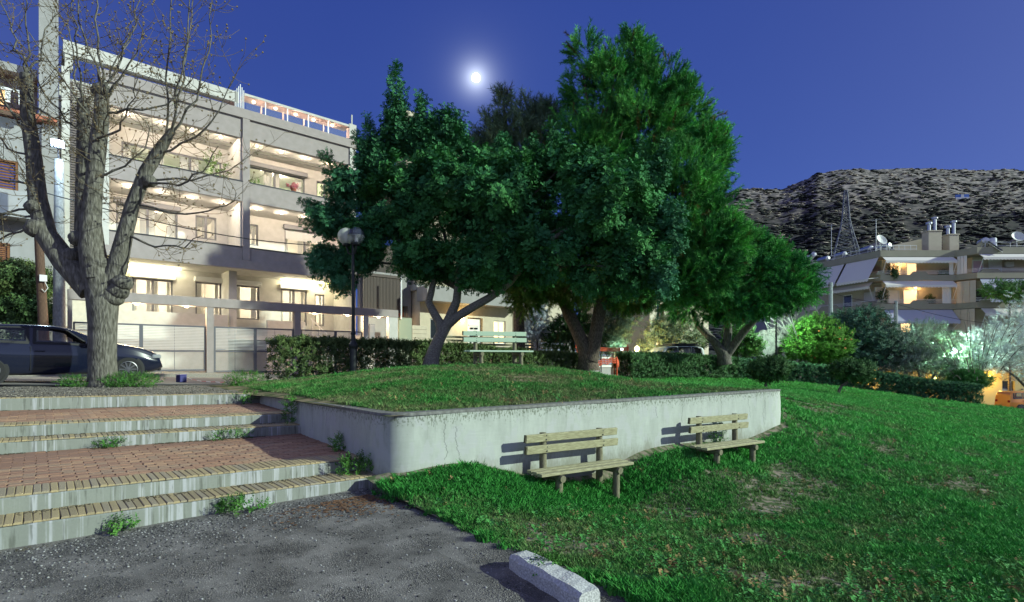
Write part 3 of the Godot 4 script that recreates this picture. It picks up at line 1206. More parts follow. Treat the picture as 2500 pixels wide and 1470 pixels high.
	bar(b, 1.95, 13.12, 12.9, 13.33, zf + 0.07, zf - 0.3)
	bar(b, 1.95, 13.12, 12.3, 12.9, zf - 0.3, zr)
	part("cornice", b, M.facade_grey, r)
	for q in [[2.27, 7.34], [7.67, 12.71]]:
		b = MB.new()
		bar(b, q[0], q[1], 11.97, 12.895, zf - 0.05, zf - 0.25)
		part("canopy_beam", b, M.facade_grey, r)
		for y in [[6.165, 6.75, -0.01], [8.94, 9.86, 0.03]]:
			b = MB.new()
			bar(b, q[0], q[1], y[0], y[1], zf + y[2], zf + y[2] - 0.13)
			part("balcony_parapet", b, M.facade_grey, r)
			b = MB.new()
			bar(b, q[0] - 0.02, q[1] + 0.02, y[1], y[1] + 0.045, zf + y[2] + 0.03, zf + y[2] - 0.17)
			part("parapet_coping", b, M.dark_metal, r)
	# thin grooves of the balcony ceilings
	for q in [[2.27, 7.28], [7.66, 12.72]]:
		b = MB.new()
		for z in [-28.05, -28.9, -29.4]:
			bar(b, q[0], q[1], 12.03, 12.049, z, z - 0.025)
		part("ceiling_batten", b, M.frame_grey, r)
	# balcony downlights
	for x in [3.0, 4.2, 5.4, 6.6, 8.2, 9.4, 10.6, 11.8]:
		downlight(r, Vector3(x, 12.04, -28.4), 1.25, M.lamp_warm, warm)
		downlight(r, Vector3(x, 8.92, -28.4), 1.25, M.lamp_warm, warm)
	# strip lamps on the ceiling of the raised ground floor
	for q in [[3.1, 5.2], [9.8, 12.4]]:
		b = MB.new()
		bar(b, q[0], q[1], 5.69, 5.735, -29.72, -29.8)
		part("strip_lamp", b, M.lamp_yellow, r)
		for k in 4:
			omni("strip_glow", Vector3(lerpf(q[0], q[1], (k + 0.5) / 4), 5.64, -29.5), Color(1.0, 0.96, 0.82), 0.5, 0.2, 8.0)
	b = MB.new()
	bar(b, 12.4, 12.48, 5.69, 5.735, -28.2, -29.8)
	part("strip_lamp", b, M.lamp_yellow, r)
	b = MB.new()
	b.cbox(Vector3(2.5, 5.15, -29.99), Vector3(2.68, 5.7, -29.9), 0.03)
	part("wall_lamp", b, M.lamp_yellow, r)
	omni("wall_lamp_glow", Vector3(2.6, 5.4, -29.8), Color(1.0, 0.93, 0.6), 0.7, 0.2, 8.0)
	# raised terrace wall, garden stair and railings seen under the fence beam
	b = MB.new()
	bar(b, 2.5, 6.9, 0.6, 3.55, -28.35, -28.5)
	part("terrace_wall", b, M.facade_white, r)
	b = MB.new()
	bar(b, 8.7, 10.6, 0.6, 3.4, -28.35, -28.5)
	part("terrace_wall", b, M.facade_white, r)
	b = MB.new()
	for k in 11:
		bar(b, 10.62 + k * 0.16, 10.78 + k * 0.16, 0.6, 2.6 - k * 0.16, -27.4, -28.4)
	part("garden_stair", b, M.concrete, r)
	b = MB.new()
	b.tube([Vector3(10.5, 3.5, -27.35), Vector3(12.5, 1.75, -27.35)], [0.03, 0.03], 8)
	for k in 6:
		b.tube([Vector3(10.6 + k * 0.36, 2.5 - k * 0.33, -27.35), Vector3(10.6 + k * 0.36, 3.42 - k * 0.32, -27.35)], [0.015, 0.015], 6)
	part("stair_railing", b, M.white_paint, r)
	# slatted wooden screen at the left end, every slat a piece
	var slat := MB.new()
	slat.box(Vector3(-0.5, -0.026, -0.02), Vector3(0.5, 0.026, 0.02))
	var sm := slat.mesh(textured(mat("slat_pink", lin(0.24, 0.19, 0.18), 0.7), noise_tex(40, 0.02, 3, Color(0.7, 0.7, 0.7), Color.WHITE), Vector3(0.5, 4, 1)))
	for k in 76:
		var o := obj_mesh("slat", sm, r)
		o.position = Vector3(1.5, 5.1 + k * 0.098, zf + 0.03) - r.position
	b = MB.new()
	for x in [1.05, 1.95]:
		bar(b, x - 0.03, x + 0.03, 5.0, 12.6, zf, zf - 0.06)
	part("slat_frame", b, M.frame_grey, r)
	b = MB.new()
	bar(b, 0.75, 1.0, 0.4, 13.0, zf + 0.05, zf - 0.3)
	part("column", b, M.facade_white, r)
	# the roof: pergola beam on the left, glass terrace with a lit canopy on the right
	b = MB.new()
	bar(b, 0.8, 7.15, 13.55, 14.05, zf + 0.05, zf - 0.35)
	bar(b, 0.8, 1.1, 13.55, 14.05, zf - 0.35, -33.0)
	bar(b, 6.9, 7.15, 13.55, 14.05, zf - 0.35, -33.0)
	bar(b, 0.85, 1.1, 12.95, 13.55, zf, zf - 0.3)
	part("pergola_beam", b, M.facade_white, r)
	b = MB.new()
	bar(b, 1.1, 2.6, 12.9, 13.95, -31, -35)
	part("roof_house", b, M.facade_white, r)
	for k in 6:
		b = MB.new()
		bar(b, 7.0 + k * 0.075, 7.03 + k * 0.075, 13.33, 14.45 - 0.12 * absf(k - 3.0), zf + 0.05, zf - 0.02)
		part("roof_screen_slat", b, M.white_paint, r)
	b = MB.new()
	bar(b, 7.45, 12.75, 14.02, 14.13, zf - 0.02, -28.35)
	part("roof_canopy", b, M.facade_white, r)
	b = MB.new()
	bar(b, 12.7, 13.1, 13.33, 14.2, zf, zf - 0.4)
	bar(b, 12.86, 12.92, 14.2, 14.75, zf - 0.1, zf - 0.16)
	part("roof_post", b, M.facade_white, r)
	for x in [8.4, 9.45, 10.5, 11.55]:
		b = MB.new()
		bar(b, x - 0.02, x + 0.02, 13.33, 14.02, zf - 0.05, zf - 0.09)
		part("roof_post", b, M.steel, r)
		b = MB.new()
		bar(b, x - 0.03, x + 0.03, 13.33, 14.02, -28.28, -28.34)
		part("roof_post", b, M.facade_white, r)
	b = MB.new()
	b.quad(Vector3(7.5, 13.35, zf - 0.07), Vector3(12.7, 13.35, zf - 0.07), Vector3(12.7, 13.85, zf - 0.07), Vector3(7.5, 13.85, zf - 0.07))
	part("roof_glass", b, M.glass, r)
	for x in [7.96, 8.98, 9.97, 10.9, 11.9]:
		downlight(r, Vector3(x, 14.0, -28.0), 0.6, M.lamp_warm, Color(1.0, 0.78, 0.68))
	# plants on the balconies
	for p in [[6.35, 9.12, -28.2, 0.55, 2.2, "leafy potted shrub rising over the third floor balcony parapet"], [8.05, 9.12, -28.0, 0.3, 1.05, "small dark bowl plant on the upper right balcony beside the column"]]:
		var t := thing("potted_plant", p[5], "plant", Vector3(p[0], p[1], p[2]), 0.0, "plants on the balconies")
		b = MB.new()
		b.lathe([Vector2(0, 0), Vector2(0.16, 0), Vector2(0.24, 0.4), Vector2(0.21, 0.4), Vector2(0.2, 0.33), Vector2(0, 0.33)], 14)
		obj("pot", b, M.terracotta, t)
		foliage(t, "foliage", leaf_sprig(0.22, 5, 0.05), M.leaf, [[Vector3(0, 0.4 + (p[4] - 0.4) * 0.5, 0), Vector3(p[3], (p[4] - 0.4) * 0.5, p[3])]], 90 if p[3] > 0.4 else 40, 61, lin(0.12, 0.2, 0.04), 0.25, 1.0, 0.0)
	var fl := thing("flower_pot", "pot of pink flowers on the ledge of the upper right balcony", "plant", Vector3(9.75, 9.9, -27.66))
	b = MB.new()
	b.lathe([Vector2(0, 0), Vector2(0.1, 0), Vector2(0.14, 0.16), Vector2(0, 0.16)], 12)
	obj("pot", b, M.terracotta, fl)
	foliage(fl, "flowers", leaf_sprig(0.12, 4, 0.05), M.leaf, [[Vector3(0, 0.26, 0), Vector3(0.28, 0.13, 0.15)]], 40, 62, lin(0.55, 0.16, 0.2), 0.2, 1.0, 0.0)


func build_fence() -> void:
	var r := thing("garden_fence", "grey concrete portal fence with slatted glass gates and small spotlights", "fence", Vector3(7.5, 0.8, -25))
	var z := -25.0
	var b := MB.new()
	b.cbox(Vector3(0.85, 3.61, z - 0.3), Vector3(14.2, 3.99, z), 0.012)
	part("beam", b, M.facade_grey, r)
	for p in [[0.85, 0.98], [5.29, 5.55], [8.87, 9.15], [12.25, 12.52], [13.66, 14.19]]:
		b = MB.new()
		bar(b, p[0], p[1], road_y(p[0]) - 0.2, 3.609, z - 0.02, z - 0.28)
		part("post", b, M.facade_grey if p[0] < 12 else M.facade_white, r)
	b = MB.new()
	bar(b, 0.85, 14.2, 0.2, 0.0, z + 0.04, z - 0.34)
	for i in 14:
		var x := 0.85 + i * 0.955
		bar(b, x, x + 0.953, road_y(x) - 0.3, road_y(x + 0.95) + 0.17, z + 0.06, z - 0.36)
	part("base_kerb", b, M.pavement, r)
	# gates: two leaves to a bay; slats above, glass behind and below
	var sl := MB.new()
	sl.box(Vector3(-0.5, -0.013, -0.008), Vector3(0.5, 0.013, 0.008))
	var slm := sl.mesh(M.slat_white)
	for g in [[1.0, 3.05], [3.05, 3.81 + 1.46], [5.58, 7.2], [7.2, 8.85], [9.18, 10.85], [10.85, 12.23]]:
		var x0: float = g[0]
		var x1: float = g[1]
		var y0 := road_y((x0 + x1) / 2) + 0.2
		var y1 := 2.82
		var ym := 1.78
		b = MB.new()
		for q in [[x0, x0 + 0.06, y0, y1], [x1 - 0.06, x1, y0, y1], [x0 + 0.06, x1 - 0.06, y1 - 0.06, y1], [x0 + 0.06, x1 - 0.06, y0, y0 + 0.07], [x0 + 0.06, x1 - 0.06, ym - 0.03, ym + 0.03]]:
			bar(b, q[0], q[1], q[2], q[3], z - 0.1, z - 0.16)
		bar(b, (x0 + x1) / 2 - 0.008, (x0 + x1) / 2 + 0.008, y0 + 0.07, y1 - 0.06, z - 0.12, z - 0.14)
		var f := part("gate_frame", b, M.grey_metal, r)
		b = MB.new()
		b.quad(Vector3(x0 + 0.06, y0 + 0.07, z - 0.13), Vector3(x1 - 0.06, y0 + 0.07, z - 0.13), Vector3(x1 - 0.06, ym - 0.03, z - 0.13), Vector3(x0 + 0.06, ym - 0.03, z - 0.13))
		obj("pane", b, M.frosted_glass, f)
		for k in 15:
			var o := obj_mesh("slat", slm, f)
			o.position = Vector3((x0 + x1) / 2, ym + 0.08 + k * 0.062, z - 0.115)
			o.scale.x = x1 - x0 - 0.13
	b = MB.new()
	bar(b, 5.68, 6.0, 1.83, 1.87, z - 0.09, z - 0.05)
	part("gate_handle", b, M.steel, r)
	# entrance bay on the right: glass door and inner white wall
	b = MB.new()
	bar(b, 12.54, 13.64, 0.7, 2.7, z - 1.6, z - 1.7)
	part("entrance_wall", b, M.facade_white, r)
	b = MB.new()
	for x in [12.6, 12.95, 13.3, 13.58]:
		bar(b, x - 0.015, x + 0.015, 0.9, 2.1, z - 0.2, z - 0.23)
	bar(b, 12.54, 13.64, 2.1, 2.14, z - 0.19, z - 0.24)
	part("entrance_rail", b, M.white_paint, r)
	b = MB.new()
	b.cbox(Vector3(13.0, 2.45, z - 1.5), Vector3(13.6, 3.3, z - 1.42), 0.02)
	part("letter_box", b, M.grey_metal, r)
	for x in [2.91, 4.58, 9.82, 11.46, 13.13]:
		downlight(r, Vector3(x, 3.59, z - 0.12), 2.0, M.lamp_warm, Color(1.0, 0.86, 0.66))
	# yard between fence and building
	b = MB.new()
	sheet(b, 20, 2, func(u, v): return Vector3(0.9 + u * 13.3, road_y(0.9 + u * 13.3) + 0.15, z - 0.36 - v * 4.7))
	tag(obj("yard", b, M.pavement), "paved yard behind the slatted gates", "yard", "", "structure")


# ---------------------------------------------------------------- foliage
# a shoot with paired oval leaflets
func leaf_sprig(length: float, pairs: int, leaf: float, droop := 0.15) -> ArrayMesh:
	var b := MB.new()
	var stem := Color(0.75, 0.7, 0.5)
	for i in pairs:
		var t := float(i + 1) / pairs
		var base := Vector3(0, length * t, length * 0.12 * t * t)
		for s in [-1.0, 1.0]:
			var turn := i * 2.399 + (PI if s > 0 else 0.0)
			var out := Vector3(cos(turn), 0.42 - droop + 0.3 * t, sin(turn)).normalized()
			var side := out.cross(Vector3.UP).normalized()
			var up := side.cross(out)
			var l := leaf * (1.25 - 0.35 * t)
			b.col = Color(1, 1, 1) * (0.85 + 0.3 * fposmod(i * 0.37 + s * 0.21, 1.0))
			var p0 := base + out * l * 0.15
			var p1 := base + out * l * 0.75 + side * l * 0.42 + up * l * 0.1
			var p2 := base + out * l * 1.35 - up * l * 0.12
			var p3 := base + out * l * 0.75 - side * l * 0.42 + up * l * 0.1
			b.tri(p0, p1, p2)
			b.tri(p0, p2, p3)
	b.col = stem
	b.tube([Vector3.ZERO, Vector3(0, length, length * 0.12)], [leaf * 0.07, leaf * 0.03], 3)
	return b.mesh(null)


# a carob-like twig: several pinnate leaves on one shoot
func pinnate_sprig(r: RandomNumberGenerator) -> ArrayMesh:
	var b := MB.new()
	for i in 7:
		var t := float(i + 1) / 7.0
		var turn := i * 2.4
		var base := Vector3(0, 0.34 * t, 0)
		var out := Vector3(cos(turn), 0.55 * t + 0.15, sin(turn)).normalized()
		var side := out.cross(Vector3.UP).normalized()
		var up := side.cross(out)
		var l := 0.22 * (1.15 - 0.4 * t)
		b.col = Color(1, 1, 1) * r.randf_range(0.7, 1.2)
		for j in 3:
			for s in [-1.0, 1.0]:
				var c := base + out * l * (0.35 + 0.32 * j)
				var d: Vector3 = (side * s + out * 0.45 + up * r.randf_range(-0.25, 0.35)).normalized()
				var e := d.cross(up).normalized()
				var w := 0.034
				b.quad(c, c + d * w * 1.1 + e * w, c + d * w * 2.3, c + d * w * 1.1 - e * w)
	b.col = Color(0.9, 0.8, 0.5)
	b.tube([Vector3.ZERO, Vector3(0, 0.34, 0)], [0.009, 0.004], 3)
	return b.mesh(null)


func needle_tuft(r: RandomNumberGenerator, n: int, length: float, needle: float, wide: float) -> ArrayMesh:
	var b := MB.new()
	for i in n:
		var t := r.randf()
		var a := r.randf() * TAU
		var base := Vector3(0, length * t, 0)
		var d := Vector3(cos(a) * 0.75, 0.8, sin(a) * 0.75).normalized()
		var s := d.cross(Vector3(r.randf() - 0.5, r.randf() - 0.5, r.randf() - 0.5)).normalized()
		b.col = Color(1, 1, 1) * r.randf_range(0.65, 1.3)
		var l := needle * r.randf_range(0.7, 1.15)
		b.tri(base - s * wide, base + s * wide, base + d * l + s * wide * 0.2)
	b.col = Color(0.8, 0.6, 0.3)
	b.tube([Vector3.ZERO, Vector3(0, length, 0)], [0.008, 0.004], 3)
	return b.mesh(null)


# copies of a sprig through the volume of the lobes [centre, radii]; denser towards the outside, with gaps.
# up: how far shoots turn upwards; gap: share of the volume left open
func foliage(parent: Node3D, called: String, sprig: Mesh, m: Material, lobes: Array, count: int, seed_: int, c: Color, vary: float, size := 1.0, gap := 0.3, up := 0.5, freq := 0.55, c2 := Color(-1, 0, 0)) -> MultiMeshInstance3D:
	var r := RandomNumberGenerator.new()
	r.seed = seed_
	var f := FastNoiseLite.new()
	f.seed = seed_
	f.frequency = freq
	f.fractal_octaves = 2
	var weight := []
	var total := 0.0
	for l in lobes:
		total += pow(l[1].x * l[1].y * l[1].z, 0.67)
		weight.append(total)
	var where := []
	var cols := []
	var lc := c.srgb_to_linear()
	var lc2 := c2.srgb_to_linear() if c2.r >= 0 else lc
	var tries := 0
	while where.size() < count and tries < count * 5:
		tries += 1
		var pick := r.randf() * total
		var k := 0
		while weight[k] < pick:
			k += 1
		var d := Vector3(r.randfn(), r.randfn(), r.randfn()).normalized()
		var far := pow(r.randf(), 0.30)
		var p: Vector3 = lobes[k][0] + d * lobes[k][1] * far * (1.0 + 0.22 * f.get_noise_3dv(d * 3.0 + Vector3(k * 7.0, 0, 0)))
		var here := f.get_noise_3dv(p)
		if here < -0.5 + gap * 1.1 and r.randf() < 0.93:
			continue
		var out: Vector3 = (d / lobes[k][1]).normalized()
		var y: Vector3 = (out * (1.0 - 0.3 * absf(up)) + Vector3.UP * up + Vector3(r.randfn(), r.randfn(), r.randfn()) * 0.45).normalized()
		var x := y.cross(Vector3(r.randfn(), r.randfn(), r.randfn())).normalized()
		var s := size * r.randf_range(0.7, 1.3)
		where.append(Transform3D(Basis(x, y, x.cross(y)).scaled(Vector3.ONE * s), p))
		var q := 1.0 + vary * (0.9 * f.get_noise_3dv(p * 2.3 + Vector3(50, 0, 0)) + r.randf_range(-0.6, 0.6))
		var mix := clampf(0.5 + 1.3 * f.get_noise_3dv(p * 1.7 + Vector3(0, 90, 0)) + r.randf_range(-0.2, 0.2), 0, 1)
		var cc := lc.lerp(lc2, mix)
		if m == M.needle and r.randf() < 0.035:
			cc = Color(0.13, 0.10, 0.03)
		cols.append(Color(cc.r * q, cc.g * q, cc.b * q))
	sprig.surface_set_material(0, m)
	return multi(called, sprig, where, cols, parent)


func limb(from: Vector3, to: Vector3, bend: Vector3, n := 6) -> Array:
	var o := []
	for i in n + 1:
		var t := float(i) / n
		o.append(from.lerp(to, t) + bend * sin(t * PI))
	return o


func taper(a: float, b: float, n := 6) -> Array:
	var o := []
	for i in n + 1:
		o.append(lerpf(a, b, pow(float(i) / n, 0.8)))
	return o


# ---------------------------------------------------------------- the bare pollarded tree
func build_bare_tree() -> void:
	var at := Vector3(1.2, 0.82, -16.2)
	var t := thing("bare_tree", "leafless pollarded tree with four thick cut limbs standing on the gravel", "tree", at)
	# points are (metres to the camera's right, height above the base, metres towards it) round the base
	var rt := Vector3(0.7485, 0, 0.6631)
	var bk := Vector3(0.6631, 0, -0.7485)
	var p := func(a: float, y: float, d: float) -> Vector3: return rt * a + Vector3.UP * y - bk * d
	var b := MB.new()
	b.tube([p.call(0.03, -0.35, 0), p.call(0.03, -0.02, 0), p.call(0.0, 0.25, 0), p.call(0.0, 0.8, 0), p.call(0.02, 1.5, 0), p.call(0.0, 2.1, 0), p.call(-0.05, 2.6, 0), p.call(-0.1, 2.95, 0)], [0.490, 0.363, 0.292, 0.280, 0.292, 0.332, 0.371, 0.237], 18, 0.06, 3)
	var limbs := [
		[[-0.25, 2.3, 0.02], [-0.85, 3.0, 0.1], [-1.3, 3.65, 0.1], [-1.52, 4.5, 0.05], [-1.66, 5.5, 0.0], [-1.8, 6.5, 0.0], [-1.84, 7.5, 0.0]], [0.284, 0.261, 0.229, 0.190, 0.158, 0.142, 0.122],
		[[-0.35, 2.6, -0.2], [-0.72, 3.4, -0.35], [-0.8, 4.2, -0.4], [-0.83, 5.2, -0.45], [-0.82, 6.2, -0.45], [-0.83, 7.1, -0.45]], [0.261, 0.213, 0.158, 0.142, 0.138, 0.126],
		[[-0.05, 2.6, 0.1], [-0.12, 3.3, 0.2], [-0.13, 3.9, 0.2], [-0.02, 4.7, 0.25], [0.1, 5.6, 0.3], [0.2, 6.4, 0.3], [0.22, 7.0, 0.3]], [0.300, 0.261, 0.205, 0.174, 0.174, 0.150, 0.134],
		[[0.1, 2.2, 0.0], [0.35, 2.9, 0.0], [0.52, 3.6, 0.0], [0.7, 4.4, -0.05], [0.98, 5.2, -0.1], [1.32, 5.75, -0.1], [1.62, 6.2, -0.1]], [0.237, 0.213, 0.174, 0.150, 0.150, 0.134, 0.079],
	]
	var ends := []
	for i in 4:
		var pts := []
		for q in limbs[i * 2]:
			pts.append(p.call(q[0], q[1], q[2]))
		b.tube(pts, limbs[i * 2 + 1], 14, 0.07, i * 3 + 1)
		ends.append(pts)
	# burls
	for q in [[0.50, 2.48, 0.02, 0.22], [0.36, 2.3, 0.0, 0.24], [0.22, 2.15, 0.0, 0.26], [-1.42, 3.75, 0.2, 0.24], [-1.5, 4.25, 0.15, 0.2], [-0.42, 3.5, 0.2, 0.2], [0.2, 6.95, 0.3, 0.2], [1.1, 4.95, -0.05, 0.16], [0.0, 2.9, 0.15, 0.25], [-0.7, 3.1, 0.1, 0.22]]:
		var c: Vector3 = p.call(q[0], q[1], q[2])
		lump(b, c, Vector3(q[3], q[3] * 0.9, q[3]), 0.16, int(q[1] * 10))
	obj("trunk", b, M.bark, t)
	# long shoots from the cut limbs, then finer twigs with buds
	var r := RandomNumberGenerator.new()
	r.seed = 21
	var tw := MB.new()
	var bough := MB.new()
	var main := [
		[3, 1.0, 0.9, 3.6, 0.5], [3, 0.95, 1.1, 3.2, 0.1], [3, 0.9, 0.5, 4.3, 0.3], [3, 0.8, 2.0, 1.8, 0.2], [3, 0.62, 2.6, 1.0, -0.3], [3, 0.6, 2.3, 0.6, 0.5], [3, 0.5, 2.6, 0.2, 0.1], [3, 0.97, 0.25, 3.9, -0.4], [3, 0.35, 2.2, -0.2, 0.4],
		[2, 1.0, -0.5, 2.6, 0.3], [2, 1.0, 0.6, 2.8, -0.3], [2, 0.98, 0.2, 3.4, 0.4], [2, 0.92, 1.3, 1.6, 0.3], [2, 0.7, 1.6, 1.0, 0.6], [2, 0.55, 1.5, 1.2, 0.2], [2, 0.85, 1.9, 0.9, -0.2], [2, 0.75, -0.6, 1.6, 0.7],
		[1, 1.0, 0.2, 2.4, 0.5], [1, 1.0, -0.6, 2.2, -0.2], [1, 0.95, 0.7, 2.8, -0.5], [1, 0.8, -0.9, 1.8, 0.6],
		[0, 1.0, 0.3, 2.0, 0.3], [0, 1.0, -0.7, 2.0, 0.0], [0, 0.97, 0.1, 2.2, -0.4], [0, 0.8, -1.3, 2.4, 0.4], [0, 0.66, -1.5, 1.5, -0.3], [0, 0.55, -1.7, 1.0, 0.3], [0, 0.45, -2.0, -0.3, 0.5], [0, 0.42, -1.8, 0.3, 0.8], [0, 0.4, -1.6, -0.6, 0.2], [0, 0.72, -1.1, 3.2, 0.5],
		[0, 0.9, 1.4, -1.0, 0.8], [1, 0.6, 1.6, 1.6, 0.9],
	]
	for q in main:
		var pts: Array = ends[q[0]]
		var at_ := clampf(q[1], 0, 0.999) * (pts.size() - 1)
		var s: Vector3 = pts[int(at_)].lerp(pts[int(at_) + 1], at_ - int(at_))
		var e: Vector3 = s + rt * q[2] + Vector3.UP * q[3] - bk * q[4] * 1.6
		var line := limb(s, e, rt * q[2] * 0.16 - Vector3.UP * absf(q[2]) * 0.14 + Vector3(r.randfn(), 0, r.randfn()) * 0.08, 9)
		for i in range(1, 10):
			line[i] += Vector3(r.randfn(), r.randfn(), r.randfn()) * 0.035
		bough.tube(line, taper(0.032, 0.009, 9), 6)
		grow(tw, line, 0.0085, 2, r)
	obj("bough", bough, M.bark, t)
	for k in 90:  # thin shoots straight from the limbs
		var pts: Array = ends[r.randi() % 4]
		var at_ := r.randf_range(0.4, 0.98) * (pts.size() - 1)
		var s: Vector3 = pts[int(at_)].lerp(pts[int(at_) + 1], at_ - int(at_))
		var a := r.randf() * TAU
		var e := s + Vector3(cos(a), r.randf_range(-0.2, 1.2), sin(a)) * r.randf_range(0.7, 1.7)
		var line := limb(s, e, Vector3.DOWN * 0.12, 6)
		tw.tube(line, taper(0.010, 0.005), 4)
		grow(tw, line, 0.007, 1, r)
	stuff(obj("twigs", tw, M.twig, t))


# knobbly swelling
func lump(b: MB, c: Vector3, rad: Vector3, rough: float, seed_: int) -> void:
	var f := FastNoiseLite.new()
	f.seed = seed_
	f.frequency = 0.9
	f.fractal_octaves = 3
	var rows := []
	for i in 11:
		var a := -PI / 2 + PI * i / 10.0
		var ring := []
		for k in 15:
			var d := Vector3(cos(a) * cos(TAU * (k % 14) / 14), sin(a), cos(a) * sin(TAU * (k % 14) / 14))
			ring.append(c + d * rad * (1.0 + rough * 1.6 * f.get_noise_3dv(d * 1.8)))
		rows.append(ring)
	grid(b, rows)


func grow(b: MB, line: Array, rad: float, depth: int, r: RandomNumberGenerator) -> void:
	var l: float = (line[line.size() - 1] - line[0]).length()
	var n := int(l * (3.4 if depth == 2 else 3.0)) + 2
	for k in n:
		var t := r.randf_range(0.15, 1.0) * (line.size() - 1)
		var i := mini(int(t), line.size() - 2)
		var s: Vector3 = line[i].lerp(line[i + 1], t - i)
		var d: Vector3 = (line[i + 1] - line[i]).normalized()
		var e := (d * 0.6 + Vector3(r.randfn(), r.randfn() * 0.7, r.randfn()) * 0.62).normalized()
		var far := r.randf_range(0.35, 1.0) * (0.95 if depth == 2 else 0.45)
		var tip := s + e * far + Vector3.UP * far * r.randf_range(-0.1, 0.35)
		var sub := limb(s, tip, Vector3.DOWN * far * 0.12 + Vector3(r.randfn(), r.randfn(), r.randfn()) * far * 0.05, 4)
		b.tube(sub, taper(rad, rad * 0.55, 4), 3)
		if r.randf() < 0.55:
			var q := Vector3.ONE * 0.016
			b.box(tip - q, tip + q, Transform3D())
		if depth > 1:
			grow(b, sub, rad * 0.75, depth - 1, r)


func build_big_trees() -> void:
	var r := RandomNumberGenerator.new()
	r.seed = 33
	# the broad-leaved evergreen on the mound
	var base := Vector3(9.35, 1.12, -14.4)
	var t := thing("carob_tree", "broad dark evergreen with small rounded leaves and a forked grey trunk behind the mound bench", "tree", base)
	var b := MB.new()
	b.tube([Vector3(0.01, -0.02, -0.02), Vector3(0.02, 0.30, -0.01), Vector3(0.10, 0.69, 0.06), Vector3(0.25, 1.14, 0.20), Vector3(0.42, 1.53, 0.34), Vector3(0.45, 1.85, 0.50), Vector3(0.55, 2.17, 0.59), Vector3(0.54, 2.74, 0.72), Vector3(0.49, 3.61, 0.80)], [0.3, 0.24, 0.2, 0.185, 0.17, 0.15, 0.13, 0.12, 0.08], 14, 0.06)
	b.tube([Vector3(0.25, 1.18, 0.20), Vector3(0.20, 1.53, 0.15), Vector3(0.04, 1.88, 0.01), Vector3(0.00, 2.15, -0.16), Vector3(0.06, 2.45, -0.11), Vector3(0.17, 2.79, -0.14), Vector3(0.15, 3.73, -0.30)], [0.16, 0.14, 0.13, 0.12, 0.11, 0.1, 0.07], 12, 0.06)
	b.tube([Vector3(0.37, 1.40, 0.30), Vector3(0.50, 1.65, 0.68), Vector3(0.71, 1.92, 1.14), Vector3(1.01, 2.22, 1.67), Vector3(1.13, 2.43, 2.05), Vector3(1.21, 2.62, 2.38), Vector3(1.55, 3.62, 3.35), Vector3(2.05, 4.20, 4.46)], [0.15, 0.14, 0.13, 0.12, 0.11, 0.1, 0.08, 0.05], 12, 0.06)
	obj("trunk", b, M.bark_pale, t)
	b = MB.new()
	for q in [Vector3(-0.84, 7.56, -0.77), Vector3(-0.21, 6.78, -0.21), Vector3(-1.66, 4.35, -0.96), Vector3(-2.46, 4.83, -1.54), Vector3(0.93, 5.96, 1.47), Vector3(1.44, 5.42, 3.12), Vector3(2.57, 4.37, 5.19), Vector3(2.75, 2.76, 5.61), Vector3(-2.40, 3.30, -1.36), Vector3(0.02, 6.33, -1.35), Vector3(2.08, 5.98, 3.82), Vector3(0.30, 4.02, 2.64)]:
		b.tube(limb(Vector3(0.9, 2.6, 0.2), q, Vector3(r.randfn() * 0.3, 0.35, r.randfn() * 0.3), 7), taper(0.07, 0.02, 7), 7)
	obj("bough", b, M.bark, t)
	var leafy := pinnate_sprig(r)
	foliage(t, "foliage", leafy, M.leaf, [[Vector3(-0.50, 6.00, -0.47), Vector3(0.88, 0.82, 0.88)], [Vector3(-0.70, 4.97, -0.64), Vector3(1.21, 1.14, 1.21)], [Vector3(0.37, 5.49, 0.30), Vector3(1.33, 1.27, 1.33)], [Vector3(1.21, 5.00, 2.11), Vector3(1.52, 1.40, 1.52)], [Vector3(1.24, 6.52, 1.07), Vector3(0.56, 0.36, 0.56)], [Vector3(2.54, 5.92, 3.56), Vector3(0.89, 0.65, 0.89)], [Vector3(2.72, 4.48, 4.79), Vector3(1.31, 1.31, 1.31)], [Vector3(3.25, 3.51, 5.52), Vector3(0.83, 0.95, 0.83)], [Vector3(2.90, 2.63, 4.94), Vector3(1.08, 0.56, 1.08)], [Vector3(1.85, 3.44, 3.21), Vector3(1.36, 0.94, 1.36)], [Vector3(-0.02, 3.41, -0.04), Vector3(1.21, 0.56, 1.21)], [Vector3(0.75, 3.15, 1.70), Vector3(1.27, 0.65, 1.27)], [Vector3(-1.70, 3.95, -0.87), Vector3(0.67, 0.73, 0.67)], [Vector3(-0.74, 6.85, -0.69), Vector3(0.39, 0.39, 0.39)], [Vector3(-0.11, 6.78, -0.13), Vector3(0.58, 0.39, 0.58)], [Vector3(0.47, 6.65, 0.39), Vector3(0.52, 0.39, 0.52)], [Vector3(-1.37, 6.00, -1.25), Vector3(0.45, 0.65, 0.45)]], 15000, 41, lin(0.038, 0.155, 0.062), 0.6, 0.66, 0.5, 0.8, 0.75, lin(0.085, 0.29, 0.08))
	foliage(t, "outer_foliage", leafy, M.leaf, [[Vector3(-2.56, 4.57, -1.90), Vector3(0.64, 0.31, 0.64)], [Vector3(-2.09, 5.52, -1.48), Vector3(0.51, 0.57, 0.51)], [Vector3(-2.56, 3.36, -1.90), Vector3(0.51, 0.38, 0.51)], [Vector3(-2.28, 2.72, -1.64), Vector3(0.33, 0.23, 0.33)], [Vector3(3.67, 3.90, 6.29), Vector3(0.29, 0.67, 0.29)], [Vector3(3.50, 2.44, 6.15), Vector3(0.25, 0.40, 0.25)], [Vector3(-1.80, 3.61, -1.22), Vector3(0.51, 0.51, 0.51)]], 1500, 42, lin(0.055, 0.19, 0.09), 0.4, 0.65, 0.2, 0.6, 0.7)
